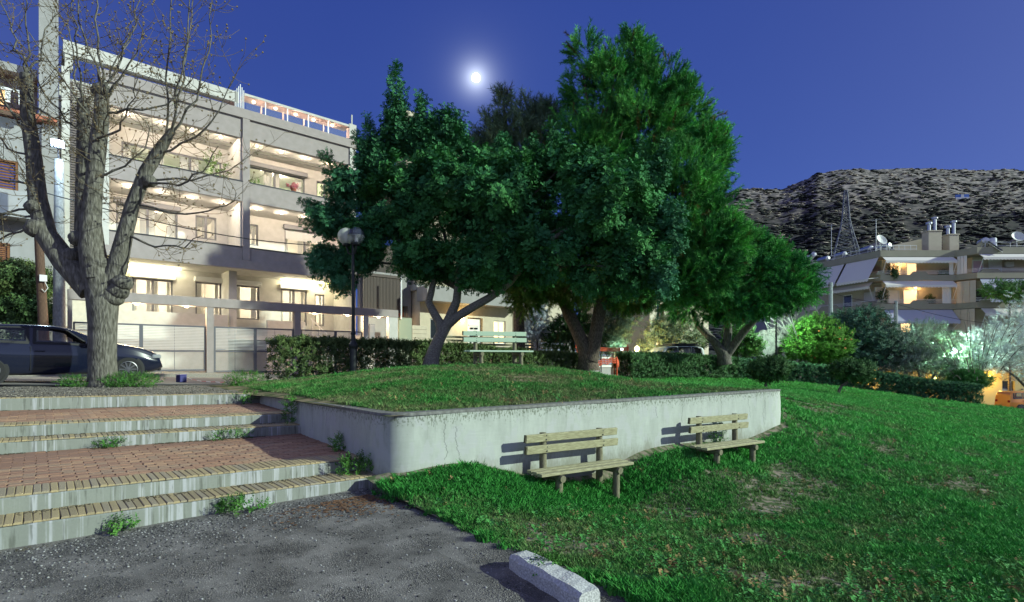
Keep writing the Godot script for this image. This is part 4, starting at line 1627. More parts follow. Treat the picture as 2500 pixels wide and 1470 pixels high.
	foliage(t, "spires", leafy, M.leaf, [[Vector3(-1.01, 9.16, -0.52), Vector3(0.06, 0.25, 0.06)], [Vector3(-0.98, 8.75, -0.50), Vector3(0.12, 0.25, 0.12)], [Vector3(-0.96, 8.34, -0.48), Vector3(0.18, 0.25, 0.18)], [Vector3(-0.93, 7.92, -0.45), Vector3(0.24, 0.25, 0.24)], [Vector3(-0.91, 7.51, -0.43), Vector3(0.30, 0.25, 0.30)], [Vector3(-1.18, 7.97, -0.67), Vector3(0.05, 0.12, 0.05)], [Vector3(-1.15, 7.76, -0.64), Vector3(0.10, 0.12, 0.10)], [Vector3(-1.12, 7.56, -0.62), Vector3(0.15, 0.12, 0.15)], [Vector3(-1.08, 7.36, -0.59), Vector3(0.20, 0.12, 0.20)], [Vector3(-1.05, 7.15, -0.56), Vector3(0.25, 0.12, 0.25)], [Vector3(-0.37, 8.31, 0.04), Vector3(0.06, 0.17, 0.06)], [Vector3(-0.37, 8.03, 0.05), Vector3(0.12, 0.17, 0.12)], [Vector3(-0.36, 7.75, 0.05), Vector3(0.18, 0.17, 0.18)], [Vector3(-0.36, 7.47, 0.05), Vector3(0.24, 0.17, 0.24)], [Vector3(-0.36, 7.19, 0.06), Vector3(0.30, 0.17, 0.30)], [Vector3(-0.09, 7.78, 0.30), Vector3(0.05, 0.11, 0.05)], [Vector3(-0.09, 7.59, 0.30), Vector3(0.10, 0.11, 0.10)], [Vector3(-0.09, 7.40, 0.30), Vector3(0.15, 0.11, 0.15)], [Vector3(-0.09, 7.21, 0.30), Vector3(0.20, 0.11, 0.20)], [Vector3(-0.09, 7.02, 0.30), Vector3(0.25, 0.11, 0.25)], [Vector3(0.24, 8.14, 0.59), Vector3(0.05, 0.15, 0.05)], [Vector3(0.23, 7.90, 0.58), Vector3(0.11, 0.15, 0.11)], [Vector3(0.22, 7.65, 0.57), Vector3(0.17, 0.15, 0.17)], [Vector3(0.21, 7.41, 0.56), Vector3(0.22, 0.15, 0.22)], [Vector3(0.20, 7.17, 0.55), Vector3(0.28, 0.15, 0.28)], [Vector3(0.53, 7.77, 0.85), Vector3(0.05, 0.13, 0.05)], [Vector3(0.52, 7.55, 0.83), Vector3(0.10, 0.13, 0.10)], [Vector3(0.50, 7.34, 0.82), Vector3(0.15, 0.13, 0.15)], [Vector3(0.49, 7.12, 0.81), Vector3(0.20, 0.13, 0.20)], [Vector3(0.47, 6.90, 0.79), Vector3(0.25, 0.13, 0.25)], [Vector3(-1.59, 7.67, -1.03), Vector3(0.05, 0.17, 0.05)], [Vector3(-1.54, 7.39, -0.99), Vector3(0.11, 0.17, 0.11)], [Vector3(-1.49, 7.11, -0.95), Vector3(0.17, 0.17, 0.17)], [Vector3(-1.44, 6.83, -0.91), Vector3(0.22, 0.17, 0.22)], [Vector3(-1.40, 6.55, -0.86), Vector3(0.28, 0.17, 0.28)], [Vector3(-1.85, 7.23, -1.26), Vector3(0.06, 0.16, 0.06)], [Vector3(-1.78, 6.97, -1.21), Vector3(0.12, 0.16, 0.12)], [Vector3(-1.72, 6.70, -1.15), Vector3(0.18, 0.16, 0.18)], [Vector3(-1.66, 6.43, -1.10), Vector3(0.24, 0.16, 0.24)], [Vector3(-1.59, 6.17, -1.04), Vector3(0.30, 0.16, 0.30)], [Vector3(-2.64, 6.57, -1.97), Vector3(0.05, 0.19, 0.05)], [Vector3(-2.52, 6.25, -1.86), Vector3(0.11, 0.19, 0.11)], [Vector3(-2.40, 5.94, -1.75), Vector3(0.17, 0.19, 0.17)], [Vector3(-2.27, 5.62, -1.64), Vector3(0.22, 0.19, 0.22)], [Vector3(-2.15, 5.30, -1.53), Vector3(0.28, 0.19, 0.28)], [Vector3(-3.11, 5.14, -2.38), Vector3(0.05, 0.08, 0.05)], [Vector3(-2.97, 5.01, -2.26), Vector3(0.09, 0.08, 0.09)], [Vector3(-2.83, 4.89, -2.13), Vector3(0.14, 0.08, 0.14)], [Vector3(-2.68, 4.76, -2.00), Vector3(0.19, 0.08, 0.19)], [Vector3(-2.54, 4.63, -1.88), Vector3(0.23, 0.08, 0.23)], [Vector3(-3.03, 3.35, -2.31), Vector3(0.05, 0.02, 0.05)], [Vector3(-2.86, 3.32, -2.16), Vector3(0.09, 0.02, 0.09)], [Vector3(-2.70, 3.29, -2.02), Vector3(0.13, 0.02, 0.13)], [Vector3(-2.53, 3.27, -1.87), Vector3(0.17, 0.02, 0.17)], [Vector3(-2.36, 3.24, -1.72), Vector3(0.21, 0.02, 0.21)], [Vector3(-0.66, 7.60, -0.21), Vector3(0.05, 0.11, 0.05)], [Vector3(-0.66, 7.42, -0.21), Vector3(0.10, 0.11, 0.10)], [Vector3(-0.66, 7.24, -0.21), Vector3(0.15, 0.11, 0.15)], [Vector3(-0.66, 7.06, -0.21), Vector3(0.20, 0.11, 0.20)], [Vector3(-0.66, 6.88, -0.21), Vector3(0.25, 0.11, 0.25)], [Vector3(2.73, 7.41, 2.79), Vector3(0.05, 0.18, 0.05)], [Vector3(2.74, 7.10, 2.80), Vector3(0.11, 0.18, 0.11)], [Vector3(2.75, 6.80, 2.81), Vector3(0.17, 0.18, 0.17)], [Vector3(2.76, 6.49, 2.82), Vector3(0.22, 0.18, 0.22)], [Vector3(2.77, 6.18, 2.82), Vector3(0.28, 0.18, 0.28)], [Vector3(5.36, 7.08, 5.12), Vector3(0.05, 0.19, 0.05)], [Vector3(5.29, 6.76, 5.06), Vector3(0.10, 0.19, 0.10)], [Vector3(5.23, 6.45, 5.00), Vector3(0.15, 0.19, 0.15)], [Vector3(5.16, 6.13, 4.94), Vector3(0.20, 0.19, 0.20)], [Vector3(5.09, 5.81, 4.88), Vector3(0.25, 0.19, 0.25)], [Vector3(4.76, 6.73, 4.59), Vector3(0.05, 0.16, 0.05)], [Vector3(4.74, 6.46, 4.58), Vector3(0.10, 0.16, 0.10)], [Vector3(4.72, 6.19, 4.56), Vector3(0.15, 0.16, 0.15)], [Vector3(4.71, 5.92, 4.54), Vector3(0.20, 0.16, 0.20)], [Vector3(4.69, 5.66, 4.53), Vector3(0.25, 0.16, 0.25)], [Vector3(3.92, 6.68, 3.84), Vector3(0.05, 0.14, 0.05)], [Vector3(3.92, 6.45, 3.84), Vector3(0.10, 0.14, 0.10)], [Vector3(3.92, 6.22, 3.84), Vector3(0.15, 0.14, 0.15)], [Vector3(3.92, 5.99, 3.84), Vector3(0.20, 0.14, 0.20)], [Vector3(3.92, 5.76, 3.84), Vector3(0.25, 0.14, 0.25)], [Vector3(1.53, 7.18, 1.73), Vector3(0.06, 0.15, 0.06)], [Vector3(1.53, 6.92, 1.73), Vector3(0.12, 0.15, 0.12)], [Vector3(1.53, 6.67, 1.73), Vector3(0.18, 0.15, 0.18)], [Vector3(1.53, 6.41, 1.73), Vector3(0.24, 0.15, 0.24)], [Vector3(1.53, 6.16, 1.73), Vector3(0.30, 0.15, 0.30)], [Vector3(2.20, 7.06, 2.32), Vector3(0.05, 0.14, 0.05)], [Vector3(2.20, 6.83, 2.32), Vector3(0.11, 0.14, 0.11)], [Vector3(2.20, 6.60, 2.32), Vector3(0.17, 0.14, 0.17)], [Vector3(2.20, 6.38, 2.32), Vector3(0.22, 0.14, 0.22)], [Vector3(2.20, 6.15, 2.32), Vector3(0.28, 0.14, 0.28)]], 2600, 43, lin(0.06, 0.21, 0.085), 0.4, 0.6, 0.0, 0.9, 0.7)
	# the tall pine
	base = Vector3(17.3, 0.9, -14.74)
	t = thing("pine_tree", "tall bright green pine with two leaning trunks, highest tree in the park", "tree", base)
	b = MB.new()
	b.tube([Vector3(0.01, 0.07, 0.01), Vector3(-0.02, 0.67, -0.01), Vector3(-0.15, 1.18, -0.12), Vector3(-0.39, 1.87, -0.34), Vector3(-0.53, 2.48, -0.60), Vector3(-0.63, 3.00, -0.82), Vector3(-0.29, 4.68, -0.78), Vector3(0.44, 7.16, -0.27), Vector3(0.97, 10.66, 0.20), Vector3(1.23, 12.77, 0.43)], [0.5, 0.36, 0.29, 0.26, 0.25, 0.24, 0.22, 0.2, 0.13, 0.05], 14, 0.05)
	b.tube([Vector3(-0.02, 0.50, 0.12), Vector3(0.08, 1.01, 0.22), Vector3(0.11, 1.69, 0.37), Vector3(0.11, 2.36, 0.50), Vector3(0.13, 3.19, 0.66), Vector3(0.80, 5.19, 1.39), Vector3(1.93, 7.71, 2.39), Vector3(2.31, 9.72, 2.72)], [0.36, 0.31, 0.28, 0.27, 0.26, 0.22, 0.16, 0.08], 14, 0.05)
	obj("trunk", b, M.bark_brown, t)
	b = MB.new()
	for q in [Vector3(0.18, 13.12, -0.50), Vector3(1.60, 13.02, 1.42), Vector3(2.69, 9.89, 3.05), Vector3(3.44, 8.21, 3.72), Vector3(3.21, 5.42, 4.19), Vector3(1.42, 4.35, 3.27), Vector3(-0.64, 10.34, -1.90), Vector3(-2.21, 3.18, -1.28), Vector3(-0.83, 8.21, -0.06), Vector3(0.76, 2.80, 2.02), Vector3(0.27, 9.68, 1.58)]:
		b.tube(limb(Vector3(0.6, 6.0, 0.3), q, Vector3(0, 0.5, 0), 7), taper(0.12, 0.03, 7), 7)
	obj("bough", b, M.bark_brown, t)
	var tuft := needle_tuft(r, 64, 0.62, 0.17, 0.009)
	foliage(t, "foliage", tuft, M.needle, [[Vector3(0.25, 13.29, -0.44), Vector3(0.49, 1.07, 0.49)], [Vector3(-0.01, 12.06, -0.67), Vector3(0.28, 0.81, 0.28)], [Vector3(1.82, 13.47, 0.95), Vector3(0.72, 0.72, 0.72)], [Vector3(0.97, 11.89, 0.20), Vector3(1.42, 1.68, 1.42)], [Vector3(2.54, 11.89, 1.59), Vector3(1.24, 1.16, 1.24)], [Vector3(3.33, 10.84, 2.29), Vector3(1.16, 1.33, 1.16)], [Vector3(2.02, 9.79, 1.13), Vector3(2.21, 1.86, 2.21)], [Vector3(3.72, 8.91, 2.64), Vector3(1.24, 1.33, 1.24)], [Vector3(4.38, 9.61, 3.22), Vector3(0.46, 0.81, 0.46)], [Vector3(2.18, 7.21, 2.61), Vector3(1.95, 1.78, 1.95)], [Vector3(3.31, 6.37, 3.61), Vector3(0.86, 1.27, 0.86)], [Vector3(2.69, 4.86, 3.05), Vector3(1.61, 1.27, 1.61)], [Vector3(0.58, 9.44, -0.15), Vector3(1.68, 1.68, 1.68)], [Vector3(-0.34, 10.14, -0.96), Vector3(0.72, 0.81, 0.72)], [Vector3(1.68, 3.52, 2.16), Vector3(1.78, 0.77, 1.78)], [Vector3(1.23, 7.51, 0.43), Vector3(1.86, 1.86, 1.86)], [Vector3(3.75, 6.87, 4.00), Vector3(0.59, 0.84, 0.59)], [Vector3(3.33, 5.25, 4.30), Vector3(0.74, 0.90, 0.74)], [Vector3(2.91, 4.11, 3.92), Vector3(0.98, 0.74, 0.98)]], 16000, 51, lin(0.035, 0.19, 0.05), 0.6, 0.9, 0.52, 0.5, 0.6, lin(0.14, 0.46, 0.09))
	foliage(t, "hanging_foliage", tuft, M.needle, [[Vector3(-2.34, 3.27, -1.39), Vector3(0.54, 0.75, 0.54)], [Vector3(-1.71, 3.85, -0.84), Vector3(0.92, 0.75, 0.92)], [Vector3(-0.45, 3.60, 0.27), Vector3(1.26, 0.50, 1.26)], [Vector3(0.93, 3.27, 1.50), Vector3(0.92, 0.50, 0.92)], [Vector3(0.17, 4.02, 0.83), Vector3(1.34, 0.67, 1.34)], [Vector3(-2.71, 3.85, -1.73), Vector3(0.37, 0.50, 0.37)]], 2600, 52, lin(0.10, 0.26, 0.04), 0.45, 0.8, 0.25, -0.6, 0.5, lin(0.22, 0.26, 0.05))  # yellower than the crown: glow of a yellow lamp put into the needle colour
	# the darker pine behind, thin topped
	base = Vector3(14.9, 0.55, -18.6)
	t = thing("pine_tree", "dull grey green thin topped tree between the broad evergreen and the tall pine", "tree", base)
	b = MB.new()
	b.tube([Vector3(1.29, 0.38, 0.88), Vector3(1.22, 4.13, 0.82), Vector3(1.01, 7.79, 0.64), Vector3(0.81, 11.45, 0.45), Vector3(0.71, 12.55, 0.37)], [0.28, 0.22, 0.17, 0.08, 0.03], 10, 0.05)
	obj("trunk", b, M.bark_brown, t)
	foliage(t, "foliage", needle_tuft(r, 40, 0.5, 0.22, 0.009), M.needle, [[Vector3(0.69, 12.15, 0.34), Vector3(0.33, 0.62, 0.33)], [Vector3(0.33, 11.45, 0.03), Vector3(0.40, 0.55, 0.40)], [Vector3(1.49, 11.82, 1.06), Vector3(0.55, 0.62, 0.55)], [Vector3(1.01, 10.90, 0.64), Vector3(1.19, 1.01, 1.19)], [Vector3(0.06, 10.90, -0.21), Vector3(0.40, 0.55, 0.40)], [Vector3(1.97, 11.45, 1.49), Vector3(0.73, 0.73, 0.73)], [Vector3(1.70, 9.80, 1.24), Vector3(1.46, 1.46, 1.46)], [Vector3(0.74, 8.71, 0.39), Vector3(1.65, 1.65, 1.65)], [Vector3(-0.08, 9.71, -0.33), Vector3(0.55, 0.73, 0.55)]], 3000, 53, lin(0.10, 0.17, 0.11), 0.45, 1.0, 0.40, 0.75, 0.6, lin(0.17, 0.25, 0.13))
	# the second pine spreading low on the right
	base = Vector3(27.2, 0.45, -12.6)
	t = thing("pine_tree", "low spreading pine with pale forked trunks to the right of the tall pine", "tree", base)
	b = MB.new()
	b.tube([Vector3(1.56, 0.68, -2.00), Vector3(1.49, 1.32, -2.06), Vector3(1.16, 1.94, -2.35), Vector3(0.77, 2.47, -2.70), Vector3(0.66, 2.87, -3.06), Vector3(0.50, 3.68, -3.34)], [0.42, 0.32, 0.22, 0.2, 0.18, 0.1], 12, 0.05)
	b.tube([Vector3(1.63, 0.91, -1.94), Vector3(1.63, 1.60, -1.94), Vector3(1.73, 2.51, -1.85), Vector3(1.70, 3.43, -1.88), Vector3(1.76, 5.03, -1.82)], [0.3, 0.24, 0.22, 0.2, 0.12], 12, 0.05)
	b.tube([Vector3(1.70, 1.32, -1.88), Vector3(1.83, 1.87, -1.50), Vector3(1.97, 2.45, -1.10), Vector3(2.11, 2.93, -0.71), Vector3(2.45, 4.01, 0.13)], [0.26, 0.22, 0.2, 0.17, 0.08], 12, 0.05)
	obj("trunk", b, M.bark, t)
	foliage(t, "foliage", tuft, M.needle, [[Vector3(0.64, 6.78, -0.81), Vector3(1.09, 1.09, 1.09)], [Vector3(-0.33, 5.70, -1.67), Vector3(1.30, 0.87, 1.30)], [Vector3(-1.15, 4.83, -2.39), Vector3(1.30, 0.76, 1.30)], [Vector3(-0.81, 4.38, -0.76), Vector3(1.47, 0.59, 1.47)], [Vector3(0.21, 5.33, 0.15), Vector3(1.26, 0.80, 1.26)], [Vector3(0.92, 6.06, 0.77), Vector3(0.84, 0.59, 0.84)], [Vector3(0.37, 6.79, 0.29), Vector3(0.46, 0.34, 0.46)], [Vector3(0.92, 4.66, 1.18), Vector3(1.24, 0.50, 1.24)], [Vector3(1.47, 5.49, 1.66), Vector3(0.70, 0.41, 0.70)], [Vector3(1.56, 4.43, 2.01), Vector3(0.82, 0.37, 0.82)], [Vector3(1.95, 5.35, 2.35), Vector3(0.37, 0.25, 0.37)], [Vector3(0.45, 3.86, 0.36), Vector3(1.26, 0.38, 1.26)], [Vector3(-0.65, 3.54, -0.62), Vector3(1.26, 0.29, 1.26)], [Vector3(-0.98, 3.74, -2.25), Vector3(1.30, 0.48, 1.30)], [Vector3(1.13, 3.92, 1.49), Vector3(0.83, 0.25, 0.83)], [Vector3(1.87, 3.91, 2.28), Vector3(0.41, 0.21, 0.41)]], 7000, 54, lin(0.035, 0.20, 0.06), 0.6, 0.95, 0.44, 0.1, 0.6, lin(0.13, 0.46, 0.1))


# a small garden tree or shrub: trunk lines and a crown
func garden_tree(called: String, label: String, category: String, base: Vector3, trunks: Array, rad: float, bark: Material, lobes: Array, sprig: Mesh, m: Material, count: int, seed_: int, c: Color, c2: Color, size := 1.0, gap := 0.2, up := 0.3, group := "") -> Node3D:
	var t := thing(called, label, category, base, 0.0, group)
	var b := MB.new()
	for l in trunks:
		b.tube(l, taper(rad, rad * 0.45, l.size() - 1), 9, 0.06)
	if not trunks.is_empty():
		obj("trunk", b, bark, t)
	foliage(t, "foliage", sprig, m, lobes, count, seed_, c, 0.4, size, gap, up, 0.9, c2)
	return t


func build_garden_trees() -> void:
	var r := RandomNumberGenerator.new()
	r.seed = 34
	var leafy := leaf_sprig(0.3, 7, 0.075)
	var small := leaf_sprig(0.2, 6, 0.05)
	var olive := leaf_sprig(0.36, 8, 0.06)
	var t := garden_tree("olive_tree", "pale olive tree lit by the wall lamps behind the parked off-road car", "tree", Vector3(24.4, 0.4, -21.0), [[Vector3(4.82, 0.45, 2.80), Vector3(4.82, 1.96, 2.80), Vector3(5.20, 2.71, 3.14)]], 0.14, M.bark, [[Vector3(4.26, 2.08, 2.30), Vector3(1.13, 1.06, 1.13)], [Vector3(5.20, 2.58, 3.14), Vector3(1.38, 1.13, 1.38)], [Vector3(4.45, 2.96, 2.47), Vector3(0.88, 0.63, 0.88)]], olive, M.leaf, 1500, 71, lin(0.240, 0.300, 0.180), lin(0.420, 0.465, 0.300), 1.1)
	t = garden_tree("dark_tree", "dull green bushy tree left of the small white lamp beyond the street", "tree", Vector3(21.8, 0.45, -21.5), [[Vector3(3.98, 0.42, 1.59), Vector3(3.98, 2.12, 1.59)]], 0.12, M.bark_brown, [[Vector3(3.89, 2.85, 1.51), Vector3(1.10, 1.22, 1.10)], [Vector3(4.35, 3.59, 1.91), Vector3(0.98, 0.85, 0.98)], [Vector3(3.62, 2.12, 1.27), Vector3(0.98, 0.85, 0.98)]], olive, M.leaf, 1300, 72, lin(0.075, 0.120, 0.090), lin(0.135, 0.180, 0.120), 1.1)
	t = garden_tree("orange_tree", "round green citrus tree dotted with oranges", "tree", Vector3(37.0, -0.1, -13.0), [[Vector3(0.64, 0.92, 0.25), Vector3(0.64, 2.23, 0.25)]], 0.12, M.bark_brown, [[Vector3(0.54, 2.63, 0.17), Vector3(1.89, 1.45, 1.89)], [Vector3(1.13, 2.23, 0.69), Vector3(1.31, 1.18, 1.31)], [Vector3(-0.15, 2.23, -0.44), Vector3(1.18, 1.00, 1.18)], [Vector3(0.44, 3.55, 0.08), Vector3(1.18, 0.74, 1.18)]], leafy, M.leaf, 2300, 73, lin(0.075, 0.225, 0.033), lin(0.135, 0.315, 0.045), 1.0)
	var b := MB.new()
	for k in 34:
		var d := Vector3(r.randfn(), r.randfn(), r.randfn()).normalized()
		b.lathe([Vector2(0, -0.06), Vector2(0.05, -0.035), Vector2(0.06, 0), Vector2(0.05, 0.035), Vector2(0, 0.06)], 8, Transform3D(Basis(), Vector3(0.9, 2.6, 0.4) + d * Vector3(1.75, 1.35, 1.75)))
	stuff(obj("oranges", b, mat("orange_fruit", lin(0.6, 0.2, 0.02), 0.5), t))
	t = garden_tree("orange_tree", "smaller citrus tree with a few fruits behind the forked pine trunks", "tree", Vector3(31.0, 0.3, -14.6), [[Vector3(2.21, 0.53, -1.40), Vector3(2.21, 1.56, -1.40)]], 0.1, M.bark_brown, [[Vector3(2.21, 2.21, -1.40), Vector3(1.04, 0.98, 1.04)], [Vector3(2.89, 1.82, -0.80), Vector3(0.78, 0.65, 0.78)], [Vector3(0.27, 2.34, -3.12), Vector3(0.65, 0.65, 0.65)]], leafy, M.leaf, 900, 74, lin(0.060, 0.165, 0.045), lin(0.105, 0.225, 0.045), 1.0)
	t = garden_tree("evergreen_shrub", "large dark blue green shrub right of the orange tree", "shrub", Vector3(41.2, -0.8, -12.4), [], 0.1, M.bark_brown, [[Vector3(0.03, 3.92, 0.83), Vector3(2.06, 1.59, 2.06)], [Vector3(-0.28, 2.82, 0.56), Vector3(2.20, 1.15, 2.20)], [Vector3(0.75, 2.96, 1.47), Vector3(1.65, 1.37, 1.65)], [Vector3(-0.69, 4.60, 0.19), Vector3(0.96, 0.69, 0.96)], [Vector3(0.54, 5.02, 1.28), Vector3(0.82, 0.55, 0.82)]], leafy, M.leaf, 3000, 75, lin(0.053, 0.128, 0.090), lin(0.105, 0.195, 0.128), 1.1)
	t = garden_tree("grey_green_tree", "silvery leaved garden tree below the apartment block, left of the glowing lamp", "tree", Vector3(43.6, -1.2, -10.4), [[Vector3(0.91, 0.07, 1.74), Vector3(0.81, 1.16, 1.65), Vector3(0.50, 2.26, 1.38)], [Vector3(0.91, 0.48, 1.74), Vector3(1.32, 1.30, 2.10), Vector3(1.84, 2.26, 2.56)]], 0.11, M.bark_brown, [[Vector3(-0.22, 3.36, 0.74), Vector3(1.92, 1.04, 1.92)], [Vector3(0.81, 3.91, 1.65), Vector3(1.92, 1.15, 1.92)], [Vector3(0.40, 2.40, 1.28), Vector3(2.47, 0.88, 2.47)], [Vector3(2.04, 2.54, 2.74), Vector3(1.92, 0.99, 1.92)], [Vector3(-0.63, 2.54, 0.38), Vector3(1.65, 0.82, 1.65)], [Vector3(2.45, 1.85, 3.10), Vector3(1.65, 0.77, 1.65)]], olive, M.leaf, 3300, 76, lin(0.180, 0.255, 0.195), lin(0.330, 0.405, 0.315), 1.1, 0.25)
	t = garden_tree("almond_tree", "white blossoming tree at the right behind the hedge", "tree", Vector3(43.8, -1.6, -5.2), [[Vector3(4.77, 0.14, 1.47), Vector3(4.57, 1.07, 1.29), Vector3(3.97, 1.87, 0.76), Vector3(3.37, 2.41, 0.23)], [Vector3(4.67, 0.81, 1.38), Vector3(4.77, 2.41, 1.47), Vector3(4.37, 5.07, 1.11)]], 0.12, M.bark, [[Vector3(3.37, 4.01, 0.23), Vector3(2.00, 1.47, 2.00)], [Vector3(4.37, 5.07, 1.11), Vector3(1.60, 1.87, 1.60)], [Vector3(2.77, 3.47, -0.30), Vector3(1.60, 1.07, 1.60)], [Vector3(4.17, 6.54, 0.94), Vector3(0.43, 1.07, 0.43)], [Vector3(4.77, 2.94, 1.47), Vector3(2.13, 1.33, 2.13)], [Vector3(2.37, 4.27, -0.65), Vector3(1.07, 0.80, 1.07)], [Vector3(1.97, 3.21, -1.01), Vector3(1.07, 0.80, 1.07)]], leaf_sprig(0.4, 7, 0.055), M.leaf, 2600, 77, lin(0.540, 0.620, 0.600), lin(0.620, 0.620, 0.620), 1.0, 0.42)
	b = MB.new()
	for k in 70:
		var d := Vector3(r.randfn(), r.randfn(), r.randfn()) * Vector3(1.2, 0.9, 1.2)
		b.tube(limb(Vector3(-1.0, 2.9, -0.6) + d, Vector3(-1.0, 3.5, -0.6) + d * 1.5, Vector3(0, 0.2, 0), 4), taper(0.022, 0.008, 4), 4)
	stuff(obj("twigs", b, M.bark, t))
	t = garden_tree("tall_shrub", "green leafy tree top in front of the block's right hand balcony", "tree", Vector3(62.0, -2.6, -5.6), [[Vector3(5.81, -0.32, -1.12), Vector3(5.81, 9.97, -1.12)]], 0.14, M.bark_brown, [[Vector3(5.10, 10.43, -1.75), Vector3(1.22, 0.69, 1.22)], [Vector3(6.24, 10.16, -0.74), Vector3(1.33, 0.76, 1.33)], [Vector3(6.81, 10.54, -0.24), Vector3(0.76, 0.69, 0.76)]], leafy, M.leaf, 900, 78, lin(0.075, 0.180, 0.053), lin(0.120, 0.255, 0.060), 1.3)
	t = garden_tree("silver_bush", "pale feathery bush in front of the house behind the mound bench", "shrub", Vector3(18.9, 0.5, -22.0), [[Vector3(1.32, 0.43, 1.17), Vector3(1.36, 1.97, 1.20), Vector3(1.45, 3.30, 1.29)]], 0.08, M.bark, [[Vector3(1.32, 2.86, 1.17), Vector3(0.57, 0.80, 0.57)], [Vector3(1.57, 3.96, 1.39), Vector3(0.35, 0.66, 0.35)], [Vector3(0.99, 2.41, 0.88), Vector3(0.49, 0.55, 0.49)]], olive, M.leaf, 700, 79, lin(0.330, 0.390, 0.450), lin(0.510, 0.555, 0.620), 0.9)
	t = garden_tree("fir_tree", "small dark fir with layered branches between the two pine trunks", "tree", Vector3(20.4, 0.5, -21.0), [[Vector3(1.31, 0.43, 1.49), Vector3(1.31, 3.08, 1.49)]], 0.07, M.bark_brown, [[Vector3(0.82, 2.41, 1.05), Vector3(0.99, 0.27, 0.99)], [Vector3(1.31, 2.86, 1.49), Vector3(0.99, 0.27, 0.99)], [Vector3(0.98, 1.86, 1.20), Vector3(1.11, 0.27, 1.11)], [Vector3(1.48, 3.41, 1.64), Vector3(0.66, 0.22, 0.66)], [Vector3(1.97, 2.19, 2.08), Vector3(0.77, 0.31, 0.77)]], needle_tuft(r, 40, 0.4, 0.14, 0.012), M.needle, 900, 80, lin(0.038, 0.105, 0.038), lin(0.075, 0.165, 0.045), 1.0, 0.1, 0.0)
	# clipped shrubs on the lawn
	t = garden_tree("topiary", "small clipped shrub on a crooked grey stem, alone on the lawn before the hedge", "topiary", Vector3(25.9, -0.2, -7.4), [[Vector3(1.49, -0.19, -1.07), Vector3(1.50, 0.19, -1.06), Vector3(1.60, 0.43, -0.97), Vector3(1.88, 0.65, -0.72), Vector3(2.16, 0.88, -0.47)]], 0.09, M.bark, [[Vector3(1.81, 1.12, -0.78), Vector3(0.67, 0.41, 0.67)], [Vector3(2.16, 1.03, -0.47), Vector3(0.56, 0.37, 0.56)], [Vector3(2.37, 1.25, -0.29), Vector3(0.37, 0.26, 0.37)]], small, M.leaf, 1500, 81, lin(0.045, 0.112, 0.045), lin(0.075, 0.165, 0.053), 1.0, 0.15)
	t = garden_tree("topiary", "rounded clipped shrub on a short straight stem near the end of the white wall", "topiary", Vector3(21.6, 0.2, -10.2), [[Vector3(1.29, -0.09, 0.42), Vector3(1.27, 0.17, 0.40), Vector3(1.30, 0.43, 0.43)]], 0.09, M.bark, [[Vector3(1.38, 0.82, 0.50), Vector3(0.72, 0.41, 0.72)], [Vector3(1.15, 0.77, 0.30), Vector3(0.48, 0.34, 0.48)], [Vector3(1.60, 0.94, 0.69), Vector3(0.48, 0.34, 0.48)]], small, M.leaf, 1600, 82, lin(0.048, 0.112, 0.042), lin(0.075, 0.165, 0.053), 1.0, 0.15)
	t = garden_tree("mushroom_topiary", "clipped mushroom shaped shrub with many stems at the foot of the lawn", "topiary", Vector3(40.6, -1.4, -5.4), [[Vector3(1.99, 0.23, -0.95), Vector3(2.03, 1.49, -0.92)], [Vector3(2.37, 0.23, -0.62), Vector3(2.33, 1.49, -0.65)], [Vector3(2.65, 0.23, -0.37), Vector3(2.61, 1.49, -0.40)], [Vector3(2.22, 0.23, -0.75), Vector3(2.18, 1.49, -0.79)]], 0.04, M.bark_brown, [[Vector3(2.29, 1.62, -0.69), Vector3(1.01, 0.40, 1.01)], [Vector3(2.29, 1.87, -0.69), Vector3(0.75, 0.25, 0.75)], [Vector3(2.65, 1.44, -0.37), Vector3(0.70, 0.30, 0.70)], [Vector3(1.90, 1.44, -1.04), Vector3(0.70, 0.30, 0.70)]], small, M.leaf, 1600, 83, lin(0.053, 0.180, 0.045), lin(0.075, 0.240, 0.053), 1.0, 0.1)
	# the heavily pruned stump
	t = thing("pruned_tree", "pale stump of a heavily pruned tree with knobbly cut heads", "tree", Vector3(35.0, 0.2, -15.2))
	b = MB.new()
	b.tube([Vector3(1.89, 1.00, -0.21), Vector3(1.89, 1.55, -0.21), Vector3(1.89, 2.10, -0.21), Vector3(1.85, 2.51, -0.25)], [0.7, 0.6, 0.68, 0.6], 14, 0.1)
	for q in [Vector3(1.44, 2.84, -0.61), Vector3(1.24, 2.62, -0.79), Vector3(1.81, 2.92, -0.28), Vector3(1.65, 2.51, -0.43), Vector3(2.18, 2.62, 0.04), Vector3(2.47, 2.73, 0.30), Vector3(2.63, 3.00, 0.44), Vector3(2.02, 3.00, -0.10)]:
		b.tube(limb(Vector3(0.1, 1.1, 0), q, Vector3.ZERO, 3), [0.3, 0.32, 0.36, 0.25], 10, 0.15, int(q.x * 10))
		b.lathe([Vector2(0, -0.36), Vector2(0.3, -0.2), Vector2(0.38, 0.05), Vector2(0.2, 0.3), Vector2(0, 0.34)], 9, Transform3D(Basis(), q))
	obj("trunk", b, M.bark_pale, t)
	t = thing("bare_shrub", "tangle of pale bare branches above the pruned stump", "shrub", Vector3(35.4, 0.2, -14.0))
	b = MB.new()
	for k in 26:
		var p: Vector3 = Vector3(37.19, 2.14, -13.81) - t.position
		var q: Vector3 = Vector3(36.99, 4.01, -13.99) - t.position + Vector3(0.7485, 0, 0.6631) * r.randf_range(-2.0, 1.2) + Vector3.UP * r.randf_range(-0.5, 0.9)
		b.tube(limb(p, q, Vector3(r.randfn(), r.randfn(), r.randfn()) * 0.3, 6), taper(0.05, 0.015, 6), 5)
	obj("branches", b, M.bark_pale, t)
